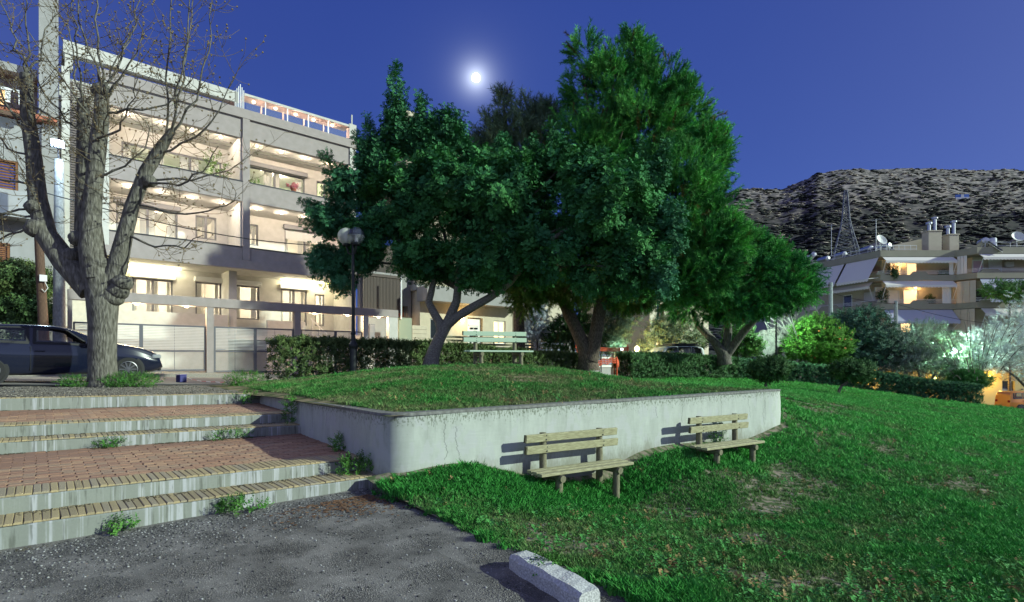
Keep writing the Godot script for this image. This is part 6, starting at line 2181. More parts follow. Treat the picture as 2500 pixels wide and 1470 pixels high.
func build_right_block() -> void:
	var line := [Vector2(72.3, -25.6), Vector2(68.24, -17.03), Vector2(74.33, -11.64), Vector2(73.82, -9.82), Vector2(82.5, -2.0)]
	var r := thing("apartment_block", "olive and cream apartment block with awnings and railed balconies below the rocky hill", "building", Vector3(76, -3, -16))
	var b := MB.new()
	ribbon(b, line, -4.0, 12.45, -1.9, -2.2)
	part("wall", b, M.block_cream, r)
	b = MB.new()
	ribbon(b, line, 12.45, 13.13, 0.0, -0.25)
	ribbon(b, line, 12.4, 12.44, -0.02, -12.0)
	part("roof_fascia", b, M.block_olive, r)
	for y in [9.86, 6.76, 3.7, 0.6]:
		b = MB.new()
		ribbon(b, line, y, y + 0.62, 0.0, -0.16)
		ribbon(b, line, y + 0.02, y + 0.2, -0.16, -1.9)
		# raised planters on the parapet
		for q in [[0, 0.30, 0.16], [0, 0.85, 0.12], [1, 0.0, 0.06], [1, 0.52, 0.12], [3, 0.12, 0.10], [3, 0.5, 0.07]]:
			var f := facing(line, q[0])
			var l: float = (line[q[0] + 1] - line[q[0]]).length()
			var h: float = q[2] * l
			b.prism(PackedVector2Array([Vector2(-h, 0.621), Vector2(h, 0.621), Vector2(h * 0.65, 0.97), Vector2(-h * 0.65, 0.97)]), -0.16, 0.012, Transform3D(f, on(line, q[0], q[1], y, 0.0)))
		part("balcony_parapet", b, M.block_olive, r)
		b = MB.new()
		for k in 3:
			ribbon(b, line, y + 0.75 + k * 0.14, y + 0.785 + k * 0.14, -0.06, -0.09)
		part("railing", b, M.white_paint, r)
	# doors and windows: facet, place along it, height of floor, width, height, material
	for q in [
		[1, 0.36, 9.9, 1.1, 2.1, "window_lit"], [1, 0.58, 9.9, 1.0, 2.1, "window_lit"], [1, 0.56, 6.8, 1.4, 2.2, "window_lit"], [1, 0.34, 6.8, 1.0, 2.1, "white_frame"], [1, 0.5, 3.75, 1.1, 2.0, "window_lit"], [3, 0.14, 9.9, 1.0, 2.1, "pink_curtain"],
		[3, 0.3, 9.9, 1.2, 2.1, "white_frame"], [3, 0.16, 6.8, 1.0, 2.1, "dark_glass"], [3, 0.3, 3.75, 1.2, 2.1, "white_frame"], [0, 0.7, 6.8, 1.2, 2.1, "white_frame"], [0, 0.4, 6.8, 1.0, 2.1, "dark_glass"], [3, 0.42, 6.8, 1.2, 2.1, "dark_glass"],
	]:
		var t := Transform3D(facing(line, q[0]), on(line, q[0], q[1], q[2], -1.9))
		b = MB.new()
		var w: float = q[3] / 2
		for s in [[-w - 0.1, -w, 0, q[4]], [w, w + 0.1, 0, q[4]], [-w - 0.1, w + 0.1, q[4], q[4] + 0.12]]:
			b.box(Vector3(s[0], s[2], 0.004), Vector3(s[1], s[3], 0.08), t)
		var o := part("balcony_door", b, M.white_frame, r)
		b = MB.new()
		b.box(Vector3(-w, 0, 0.003), Vector3(w, q[4], 0.04), t)
		obj("pane", b, M[q[5]], o)
	# warm light on the middle balcony
	b = MB.new()
	b.lathe([Vector2(0, -0.1), Vector2(0.1, -0.06), Vector2(0.1, 0.06), Vector2(0, 0.1)], 10, Transform3D(Basis(), on(line, 1, 0.62, 9.3, -1.7)))
	part("ceiling_lamp", b, M.lamp_warm, r)
	omni("balcony_glow", on(line, 1, 0.62, 9.3, -1.7), Color(1.0, 0.78, 0.5), 2.6, 0.1, 8.0)
	b = MB.new()
	b.lathe([Vector2(0, -0.1), Vector2(0.1, -0.06), Vector2(0.1, 0.06), Vector2(0, 0.1)], 10, Transform3D(Basis(), on(line, 1, 0.45, 12.2, -1.7)))
	part("ceiling_lamp", b, M.lamp_warm, r)
	omni("balcony_glow", on(line, 1, 0.45, 12.2, -1.7), Color(1.0, 0.78, 0.5), 1.6, 0.1, 8.0)
	# awnings: facet, from, to, top, drop, reach, material
	var nth := 0
	for q in [[0, 0.08, 0.52, 12.42, 2.4, 1.4, "awning"], [0, 0.55, 0.97, 12.42, 2.4, 1.4, "awning"], [1, 0.03, 0.97, 12.42, 0.5, 0.5, "awning"], [1, 0.03, 0.97, 9.82, 0.5, 0.5, "awning"], [3, 0.02, 0.9, 12.42, 0.45, 0.5, "awning"], [1, 0.05, 0.96, 6.7, 1.3, 1.0, "awning_blue"], [0, 0.1, 0.9, 9.82, 0.5, 0.5, "awning"], [3, 0.03, 0.5, 9.8, 2.3, 1.2, "awning_blue"], [3, 0.04, 0.8, 6.7, 0.6, 0.5, "awning"]]:
		b = MB.new()
		var p0 := on(line, q[0], q[1], q[3], -0.1)
		var p1 := on(line, q[0], q[2], q[3], -0.1)
		var s0 := on(line, q[0], q[1], q[3] - q[4], q[5])
		var s1 := on(line, q[0], q[2], q[3] - q[4], q[5])
		var th := Vector3(0, 0.02, 0)
		b.quad(s0, s1, p1, p0)
		b.quad(p0 + th, p1 + th, s1 + th, s0 + th)
		var n := int((s1 - s0).length() / 0.35)
		for k in n:
			var a := s0.lerp(s1, float(k) / n)
			var e := s0.lerp(s1, float(k + 1) / n)
			b.quad(a - Vector3(0, 0.2, 0), e - Vector3(0, 0.2, 0), e + th, a + th)
			b.tri((a + e) / 2 - Vector3(0, 0.3, 0), e - Vector3(0, 0.2, 0), a - Vector3(0, 0.2, 0))
		var aw := part("awning", b, M[q[6]], r)
		b = MB.new()
		for e in [[p0, s0], [p1, s1]]:
			b.tube([e[1], e[0] - Vector3(0, minf(2.2, q[4] + 1.5), 0)], [0.025, 0.025], 6)
		obj("awning_arm", b, M.white_paint, aw)
		nth += 1
	# fabric side panels
	for q in [[1, 0.94, 10.5, 12.4, 0.5], [2, 0.3, 10.5, 12.4, 0.9], [1, 0.88, 7.4, 9.8, 1.0], [2, 0.5, 7.4, 9.7, 1.7], [2, 0.4, 4.3, 6.7, 1.9]]:
		b = MB.new()
		var t := Transform3D(facing(line, q[0]), on(line, q[0], q[1], 0, 0.03))
		for k in 3:
			var w: float = q[4] / 3
			b.box(Vector3(-q[4] / 2 + k * w, q[2], -0.03 - 0.02 * k), Vector3(-q[4] / 2 + (k + 1) * w - 0.03, q[3], -0.005 - 0.02 * k), t)
		part("fabric_panel", b, M.awning if q[3] > 9.75 else M.block_cream, r)
	for q in [[3, 0.42, 11.6], [1, 0.12, 9.1]]:
		b = MB.new()
		var t := Transform3D(facing(line, q[0]), on(line, q[0], q[1], q[2], -1.88))
		b.cbox(Vector3(-0.42, -0.28, 0), Vector3(0.42, 0.28, 0.3), 0.03, t)
		b.lathe([Vector2(0.2, 0), Vector2(0.2, 0.02), Vector2(0, 0.02)], 14, t * Transform3D(Basis(Vector3(1, 0, 0), PI / 2), Vector3(0.12, 0, 0.3)))
		part("air_conditioner", b, M.white_frame, r)
	# roof: stair house, chimneys with steel cowls
	b = MB.new()
	b.prism(PackedVector2Array([Vector2(-2.6, 0), Vector2(2.6, 0), Vector2(2.6, 2.6), Vector2(1.7, 2.6), Vector2(-2.4, 1.7), Vector2(-2.6, 2.4)]), -3.0, 0.0, Transform3D(facing(line, 1), on(line, 1, 0.62, 12.45, -3.4)))
	part("stair_house", b, M.block_cream, r)
	for q in [[0.88, 1.5, 3.1], [1.14, 1.1, 2.7]]:
		b = MB.new()
		var t := Transform3D(facing(line, 1), on(line, 1, q[0], 12.45, -1.6))
		b.cbox(Vector3(-q[1] / 2, 0, -1.0), Vector3(q[1] / 2, q[2], 0), 0.04, t)
		b.cbox(Vector3(-q[1] / 2 - 0.06, q[2], -1.06), Vector3(q[1] / 2 + 0.06, q[2] + 0.12, 0.06), 0.02, t)
		var ch := part("chimney", b, M.block_cream, r)
		b = MB.new()
		for s in [-0.3, 0.35]:
			b.lathe([Vector2(0.16, q[2]), Vector2(0.16, q[2] + (1.5 if s > 0 else 0.9)), Vector2(0.3, q[2] + (1.5 if s > 0 else 0.9)), Vector2(0.3, q[2] + (1.65 if s > 0 else 1.1)), Vector2(0, q[2] + (1.75 if s > 0 else 1.2))], 12, t * Transform3D(Basis(), Vector3(s, 0, -0.5)))
		obj("flue", b, M.steel, ch)
	b = MB.new()
	for s in [[0, 0.2, 1.0], [1, 0.0, 0.55], [3, 0.1, 1.0]]:
		for k in 2:
			b.tube([on(line, s[0], s[1], 13.4 + k * 0.4, -0.8), on(line, s[0], s[2], 13.4 + k * 0.4, -0.8)], [0.03, 0.03], 6)
		for k in 8:
			var t: float = lerpf(s[1], s[2], k / 7.0)
			b.tube([on(line, s[0], t, 13.0, -0.8), on(line, s[0], t, 13.85, -0.8)], [0.025, 0.025], 6)
	part("roof_railing", b, M.white_paint, r)
	# things standing on the roof
	var heater_says := ["solar water heater nearest the left end of the block's roof", "solar water heater second from the left end of the block's roof", "solar water heater beside the roof's satellite dish", "solar water heater with a tilted panel right of the chimneys", "small bright solar water heater in front of the far white building"]
	var first: Node3D = null
	for i in 5:
		var at: Vector3 = [on(line, 0, 0.32, 12.5, -1.6), on(line, 0, 0.68, 12.5, -1.6), on(line, 1, 0.2, 12.5, -2.0), on(line, 2, 0.9, 12.5, -1.6), on(line, 0, 0.02, 12.5, -2.0)][i]
		if first == null:
			first = thing("solar_water_heater", heater_says[0], "water heater", at, 0.9, "solar water heaters on the roof")
			b = MB.new()
			b.lathe([Vector2(0, -0.85), Vector2(0.3, -0.8), Vector2(0.34, -0.7), Vector2(0.34, 0.7), Vector2(0.3, 0.8), Vector2(0, 0.85)], 16, Transform3D(Basis(Vector3(0, 0, 1), PI / 2), Vector3(0, 1.35, 0)))
			obj("tank", b, M.steel, first)
			b = MB.new()
			b.cbox(Vector3(-0.9, -0.04, 0), Vector3(0.9, 0.04, 1.6), 0.02, Transform3D(Basis(Vector3(1, 0, 0), 0.75), Vector3(0, 1.25, 0.2)))
			obj("panel", b, M.dark_glass, first)
			b = MB.new()
			for x in [-0.75, 0.75]:
				b.tube([Vector3(x, 0, -0.1), Vector3(x, 1.2, 0)], [0.03, 0.03], 6)
				b.tube([Vector3(x, 0, 1.4), Vector3(x, 1.1, 0.2)], [0.03, 0.03], 6)
			obj("stand", b, M.white_paint, first)
		else:
			copy(first, heater_says[i], at, [0, 0.9, 1.2, 0.4, 1.0][i])
	var dish := thing("satellite_dish", "satellite dish on a pole at the near corner of the block's roof", "satellite dish", on(line, 1, 0.05, 12.6, -0.6), -0.5, "satellite dishes")
	b = MB.new()
	b.lathe([Vector2(0, 0), Vector2(0.3, 0.05), Vector2(0.6, 0.2), Vector2(0.62, 0.2), Vector2(0.31, 0.02), Vector2(0, -0.03)], 20, Transform3D(Basis(Vector3(1, 0, 0), 1.1), Vector3(0, 1.7, 0)))
	obj("reflector", b, M.white_frame, dish)
	b = MB.new()
	b.tube([Vector3(0, 0, 0), Vector3(0, 1.7, -0.1)], [0.04, 0.04], 8)
	b.tube([Vector3(0, 1.3, 0), Vector3(0, 1.6, 0.7)], [0.02, 0.02], 6)
	obj("pole", b, M.white_paint, dish)
	copy(dish, "satellite dish on the block's roof at the right edge", on(line, 3, 0.42, 12.6, -0.8), -0.9)
	var ant := thing("tv_antenna", "tall thin television aerial above the block's roof corner", "antenna", on(line, 1, 0.04, 12.6, -1.2), 0.0, "television aerials")
	b = MB.new()
	b.tube([Vector3.ZERO, Vector3(0, 4.2, 0)], [0.035, 0.025], 6)
	obj("mast", b, M.steel, ant)
	b = MB.new()
	for k in 5:
		b.tube([Vector3(-0.4, 4.1, -0.4 + k * 0.2), Vector3(0.4, 4.1, -0.4 + k * 0.2)], [0.012, 0.012], 4)
	b.tube([Vector3(0, 4.1, -0.5), Vector3(0, 4.1, 0.5)], [0.015, 0.015], 4)
	obj("dipoles", b, M.steel, ant)
	copy(ant, "shorter television aerial behind the far white building", Vector3(79.78, 15.16, -25.51), 0.6)
	var tank := thing("water_tank", "upright shiny steel tank on the block's roof at the right", "tank", on(line, 3, 0.22, 12.6, -1.2))
	b = MB.new()
	b.lathe([Vector2(0, 0.5), Vector2(0.42, 0.5), Vector2(0.42, 1.6), Vector2(0.36, 1.7), Vector2(0, 1.75)], 18)
	obj("tank", b, M.steel, tank)
	b = MB.new()
	for k in 4:
		b.tube([Vector3(cos(k * PI / 2) * 0.35, 0, sin(k * PI / 2) * 0.35), Vector3(cos(k * PI / 2) * 0.35, 0.5, sin(k * PI / 2) * 0.35)], [0.03, 0.03], 6)
	obj("stand", b, M.dark_metal, tank)
	# plants on the block's balconies
	var says := ["bushy plant on the block's upper balcony beside the left lit door", "small dark conifer in a pot on the middle balcony corner", "climbing plant at the right of the middle lit balcony", "dark plant at the right end of the block's upper balcony", "plant trailing over the upper balcony's parapet"]
	var sp := leaf_sprig(0.25, 6, 0.07)
	for i in 5:
		var at: Vector3 = [on(line, 1, 0.24, 10.3, -0.9), on(line, 0, 0.98, 7.3, -0.5), on(line, 1, 0.76, 7.3, -1.2), on(line, 1, 0.9, 10.3, -0.7), on(line, 1, 0.18, 10.1, 0.12)][i]
		var rad: Vector3 = [Vector3(0.9, 0.7, 0.5), Vector3(0.4, 0.95, 0.4), Vector3(0.6, 0.6, 0.4), Vector3(0.6, 0.4, 0.4), Vector3(0.2, 0.5, 0.15)][i]
		var t := thing("potted_plant", says[i], "plant", at, 0.0, "plants on the block's balconies")
		foliage(t, "foliage", sp, M.leaf, [[Vector3(0, rad.y * 0.8, 0), rad]], 160, 120 + i, lin(0.04, 0.08, 0.03), 0.4, 1.0, 0.1)


func build_far() -> void:
	var b := MB.new()
	# far white building left of the block
	var at: Vector3 = Vector3(87.05, 1.50, -29.76)
	var r := thing("far_white_building", "far white flat roofed building with a rounded balcony left of the block", "building", Vector3(at.x, -2.0, at.z), 0.72)
	b.box(Vector3(-4, 0, -8), Vector3(3.5, 16.6, 0))
	b.box(Vector3(-4.6, 16.6, -8.4), Vector3(2.2, 17.3, 1.2))
	obj("wall", b, M.house_white, r)
	b = MB.new()
	b.lathe([Vector2(0, 13.2), Vector2(3.4, 13.2), Vector2(3.4, 14.0), Vector2(3.2, 14.0), Vector2(3.2, 13.4), Vector2(0, 13.4)], 28, Transform3D(Basis(), Vector3(-1.2, 0, 0.2)))
	obj("balcony", b, M.house_white, r)
	for q in [[-2.8, 14.0, 1.2, 2.0], [0.8, 14.0, 0.9, 2.0], [-2.6, 10.6, 1.2, 2.0], [1.0, 10.6, 1.2, 1.6]]:
		b = MB.new()
		b.box(Vector3(q[0], q[1], 0.0), Vector3(q[0] + q[2], q[1] + q[3], 0.05))
		obj("window", b, M.window_lit if q[1] < 12 else M.dark_glass, r)
	b = MB.new()
	for k in 3:
		b.lathe([Vector2(0, -0.8), Vector2(0.35, -0.7), Vector2(0.35, 0.7), Vector2(0, 0.8)], 10, Transform3D(Basis(Vector3(0, 0, 1), 1.3 + k * 0.2), Vector3(-3.2 + k * 2.1, 18.1, -2.0)))
	stuff(obj("roof_tanks", b, M.steel, r))
	# yellow lit building behind the garden trees
	r = thing("yellow_building", "long low yellow building behind the garden trees below the block", "building", Vector3(64, -3.0, -12), -0.72)
	b = MB.new()
	b.wall(-14.0, 13.0, -1.0, 3.3, 0.0, -0.3, [[-9, -7.4, 0.2, 2.4], [-3, -1.2, 0.9, 2.3], [2, 3.6, 0.9, 2.3], [7, 8.2, 0.9, 2.3]])
	obj("wall", b, mat("yellow_wall", lin(0.50, 0.40, 0.17), 0.85), r)
	b = MB.new()
	b.box(Vector3(-14.3, 3.3, -6), Vector3(13.3, 3.6, 0.4))
	obj("roof", b, M.block_olive, r)
	for q in [[-9, -7.4, 0.2, 2.4], [-3, -1.2, 0.9, 2.3], [2, 3.6, 0.9, 2.3], [7, 8.2, 0.9, 2.3]]:
		b = MB.new()
		b.box(Vector3(q[0], q[2], -0.25), Vector3(q[1], q[3], -0.2))
		obj("window", b, M.dark_glass, r)
	for q in [-6.0, 0.4, 5.6]:
		b = MB.new()
		b.cbox(Vector3(q - 0.12, 2.5, 0.0), Vector3(q + 0.12, 2.85, 0.2), 0.03)
		obj("wall_lamp", b, M.lamp_yellow, r)
		omni("wall_lamp_glow", r.transform * Vector3(q, 2.6, 0.9), Color(1.0, 0.80, 0.36), 3.0, 0.15, 12.0)
	# lattice pylons on the slope
	pylon(Vector3(372.26, 70.42, -111.07), 15.0, 44.0, "lattice power pylon on the slope behind the block's roof")
	pylon(Vector3(418.00, 61.87, -30.47), 14.0, 40.0, "lattice power pylon partly cut off at the right edge")


func pylon(top_of_base: Vector3, wide: float, high: float, label: String) -> void:
	var t := thing("power_pylon", label, "pylon", top_of_base - Vector3(0, 10, 0), 0.4)
	var b := MB.new()
	var w := func(y: float) -> float: return lerpf(wide / 2, wide * 0.14, minf(1.0, y / (high * 0.55))) if y < high * 0.55 else lerpf(wide * 0.14, wide * 0.05, (y / high - 0.55) / 0.45)
	for sx in [-1, 1]:
		for sz in [-1, 1]:
			var pts := []
			var rad := []
			for i in 9:
				var y := high * i / 8.0
				pts.append(Vector3(sx * w.call(y), y, sz * w.call(y)))
				rad.append(0.26)
			b.tube(pts, rad, 4)
	obj("leg", b, M.pylon_steel, t)
	b = MB.new()
	for i in 11:
		var y0 := high * i / 11.0
		var y1 := high * (i + 1) / 11.0
		for s in 4:
			var c := func(k: int, y: float) -> Vector3:
				var q: float = w.call(y)
				return [Vector3(-q, y, -q), Vector3(q, y, -q), Vector3(q, y, q), Vector3(-q, y, q)][k % 4]
			b.tube([c.call(s, y0), c.call(s + 1, y1)], [0.14, 0.14], 3)
			b.tube([c.call(s + 1, y0), c.call(s, y1)], [0.14, 0.14], 3)
			b.tube([c.call(s, y1), c.call(s + 1, y1)], [0.12, 0.12], 3)
	obj("bracing", b, M.pylon_steel, t)
	b = MB.new()
	for k in 3:
		var y := high * (0.68 + k * 0.12)
		for s in [-1, 1]:
			b.tube([Vector3(0, y + 0.8, 0), Vector3(s * wide * 0.36, y, 0)], [0.12, 0.06], 4)
			b.tube([Vector3(0, y - 0.5, 0), Vector3(s * wide * 0.36, y, 0)], [0.12, 0.06], 4)
	obj("crossarm", b, M.pylon_steel, t)


func build_hill() -> void:
	var f := FastNoiseLite.new()
	f.seed = 17
	f.frequency = 0.011
	f.fractal_octaves = 5
	var g := FastNoiseLite.new()
	g.seed = 18
	g.frequency = 0.0045
	g.fractal_octaves = 3
	var ridge := [[0.25, 230.0], [0.36, 262.0], [0.43, 279.0], [0.495, 282.0], [0.541, 292.0], [0.572, 304.0], [0.648, 314.0], [0.76, 313.0], [0.877, 311.0], [0.95, 310.0], [1.1, 306.0], [1.6, 250.0]]
	var b := MB.new()
	var nu := 420
	var nv := 150
	var bright := PackedFloat32Array()
	sheet(b, nu, nv, func(u, v):
		var a: float = lerpf(0.25, 1.6, u)
		var top := 230.0
		for i in ridge.size() - 1:
			if a >= ridge[i][0] and a <= ridge[i + 1][0]:
				var t: float = (a - ridge[i][0]) / (ridge[i + 1][0] - ridge[i][0])
				top = lerpf(ridge[i][1], ridge[i + 1][1], smoothstep(0, 1, t))
		var d: float = 110.0 + 790.0 * v
		if v > 0.93:
			d = 110.0 + 790.0 * 0.93 + (v - 0.93) * 1500.0
		var x: float = (0.6631 + 0.7485 * a) * d
		var z: float = (-0.7485 + 0.6631 * a) * d
		var tt: float = clampf((d - 110.0) / 760.0, 0.0, 1.0)
		var y: float = top * pow(tt, 1.35) + (6.0 * f.get_noise_2d(x, z) + 24.0 * g.get_noise_2d(x, z) * (1.0 - tt)) * smoothstep(0.0, 0.4, tt)
		if v > 0.93:
			y -= (v - 0.93) * 700.0
		return Vector3(x, y, z))
	for i in b.v.size():
		var p := b.v[i]
		var tt := clampf((p.y - 40.0) / 260.0, 0.0, 1.0)
		var rock := clampf(0.04 + 1.3 * smoothstep(0.25, 0.85, tt) + 0.45 * f.get_noise_2d(p.x * 1.7, p.z * 1.7 + 300), 0.14, 1.25)
		b.c[i] = Color(rock * 1.0, rock * 0.95, rock * 0.95)
	tag(obj("hill", b, M.hill_rock), "rocky scrub covered hill rising behind the apartment block", "hill", "", "structure")
	# scrub and boulders
	var r := RandomNumberGenerator.new()
	r.seed = 71
	for kind in 2:
		var lp := MB.new()
		lump(lp, Vector3.ZERO, Vector3(1, 0.62, 1), 0.5, 72 + kind)
		var where := []
		var cols := []
		for k in 34000 if kind == 0 else 9000:
			var i := r.randi() % (b.v.size() / 3) * 3
			var p := b.v[i].lerp(b.v[i + 1], r.randf()).lerp(b.v[i + 2], r.randf())
			var tt := clampf((p.y - 40.0) / 260.0, 0.0, 1.0)
			var here := f.get_noise_2d(p.x * 2.4, p.z * 2.4)
			if kind == 0 and (r.randf() < tt * 0.45 or here > 0.32 - 0.55 * tt):
				continue
			if kind == 1 and (r.randf() > 0.15 + tt or here < -0.1):
				continue
			var s := r.randf_range(0.9, 2.6) if kind == 0 else r.randf_range(0.7, 2.6)
			where.append(Transform3D(Basis(Vector3.UP, r.randf() * TAU).scaled(Vector3(s * 1.6, s * 0.55, s * 1.3)), p))
			var v := r.randf_range(0.6, 1.3)
			cols.append(Color(0.055, 0.06, 0.055) * v if kind == 0 else Color(0.36, 0.31, 0.27) * v)
		var ml := lp.mesh(M.plain)
		tag(multi("scrub" if kind == 0 else "boulders", ml, where, cols), "dark scrub bushes scattered over the rocky hill" if kind == 0 else "pale boulders and outcrops on the upper hill", "scrub" if kind == 0 else "rocks", "", "stuff")
	# painted flag on the rocks: a white cross on blue, in stones
	var at := Vector3.ZERO
	var ray := at_pixel_ray(2352, 473, 1.0) - Vector3(0, 1.5, 0)
	var near := 2000.0
	for p in b.v:  # the nearest point of the slope that lies that way
		var d := p.x * 0.6631 - p.z * 0.7485
		if d > 300.0 and d < near and (p - ray * d - Vector3(0, 1.5, 0)).length() < 6.0:
			near = d
			at = p
	at -= ray * 5.0
	b = MB.new()
	var fl := thing("painted_flag", "small blue and white flag painted on the rocks high on the hill", "flag", at, -0.85)
	b.box(Vector3(-7.5, -4.5, -1.0), Vector3(7.5, 4.5, 0.0))
	obj("blue_field", b, mat("flag_blue", lin(0.1, 0.2, 0.55), 0.9), fl)
	b = MB.new()
	b.box(Vector3(-7.5, -1.0, 0.02), Vector3(7.5, 1.0, 0.3))
	b.box(Vector3(-1.6, -4.5, 0.02), Vector3(1.6, -1.01, 0.3))
	b.box(Vector3(-1.6, 1.01, 0.02), Vector3(1.6, 4.5, 0.3))
	obj("white_cross", b, M.white_paint, fl)
	# the full moon
	b = MB.new()
	b.lathe([Vector2(0, -1), Vector2(0.5, -0.866), Vector2(0.866, -0.5), Vector2(1, 0), Vector2(0.866, 0.5), Vector2(0.5, 0.866), Vector2(0, 1)], 24)
	var m := obj("moon", b, M.moon_glow)
	m.scale = Vector3.ONE * 20.0
	m.position = Vector3(1593.53, 1356.99, -2061.74)
	tag(m, "bright full moon in the deep blue sky above the trees", "moon")


# park bench of planks on round posts; local x along it, z to the front, seat top at 0
func bench(label: String, at: Vector3, turn: float, tilt: float, legs_down: float, front_low: bool) -> void:
	var t := thing("park_bench", label, "bench", at, turn, "wooden park benches")
	t.rotation.z = tilt
	if not front_low:
		t.scale = Vector3.ONE * 0.91
	var r := RandomNumberGenerator.new()
	r.seed = int(at.x * 100)
	for k in 3:
		var b := MB.new()
		b.cbox(Vector3(-0.93 + r.randf_range(-0.012, 0.012), -0.045, -0.385 + k * 0.133), Vector3(0.93 + r.randf_range(-0.012, 0.012), r.randf_range(-0.004, 0.002), -0.276 + k * 0.133), 0.006)
		obj("seat_plank", b, M.bench_mint if front_low else M.bench_wood, t)
	var lean := Basis(Vector3(1, 0, 0), 0.12)
	for k in 2:
		var b := MB.new()
		b.cbox(Vector3(-0.93, -0.058, -0.022), Vector3(0.93, 0.058, 0.022), 0.006, Transform3D(lean.rotated(Vector3(0, 0, 1), r.randf_range(-0.008, 0.008)), Vector3(-0.02, 0.28 + k * 0.165, -0.36 - k * 0.02)))
		var o := obj("back_plank", b, M.bench_mint if front_low else M.bench_wood, t)
		b = MB.new()
		b.cbox(Vector3(-0.016, -0.056, -0.021), Vector3(0.0, 0.056, 0.021), 0.003, Transform3D(lean, Vector3(-0.9515, 0.28 + k * 0.165, -0.36 - k * 0.02)))
		obj("end_grain", b, M.end_grain, o)
		b = MB.new()
		for s in [-0.58, 0.58]:
			for e in [-0.03, 0.03]:
				b.lathe([Vector2(0, 0.006), Vector2(0.009, 0.004), Vector2(0.012, 0)], 8, Transform3D(Basis(Vector3(1, 0, 0), PI / 2), Vector3(s, 0.28 + k * 0.165 + e, -0.336 - k * 0.02)))
		stuff(obj("bolts", b, M.dark_metal, o))
	for s in [-0.58, 0.58]:
		var b := MB.new()
		b.tube([Vector3(s, -legs_down, -0.06), Vector3(s, -0.11, -0.06)], [0.058, 0.055], 14)
		obj("front_leg", b, M.post_wood, t)
		b = MB.new()
		b.tube([Vector3(s, -legs_down, -0.43), Vector3(s, 0.0, -0.43), Vector3(s, 0.51, -0.445)], [0.058, 0.056, 0.05], 14)
		obj("back_post", b, M.post_wood, t)
		b = MB.new()
		b.tube([Vector3(s + 0.002, -0.098, 0.03), Vector3(s + 0.002, -0.098, -0.5)], [0.051, 0.051], 12)
		obj("cross_beam", b, M.post_wood, t)
		if front_low:
			b = MB.new()
			b.tube([Vector3(s, -0.34, -0.06), Vector3(s, -0.34, -0.43)], [0.03, 0.03], 10)
			obj("stretcher", b, M.post_wood, t)


func build_benches() -> void:
	mat("bench_mint", lin(0.36, 0.47, 0.36), 0.75)
	mat("end_grain", lin(0.10, 0.09, 0.05), 0.9)
	bench("wooden bench nearest the camera, on the lawn against the white wall", Vector3(5.60, 0.02, -4.70), -0.107, -0.018, 0.75, false)
	bench("wooden bench on the lawn near the far end of the white wall", Vector3(8.88, 0.04, -4.26), -0.107, -0.018, 0.7, false)
	bench("pale green wooden bench on top of the mound before the hedge", Vector3(9.1, 1.70, -10.65), -0.25, 0.0, 0.75, true)


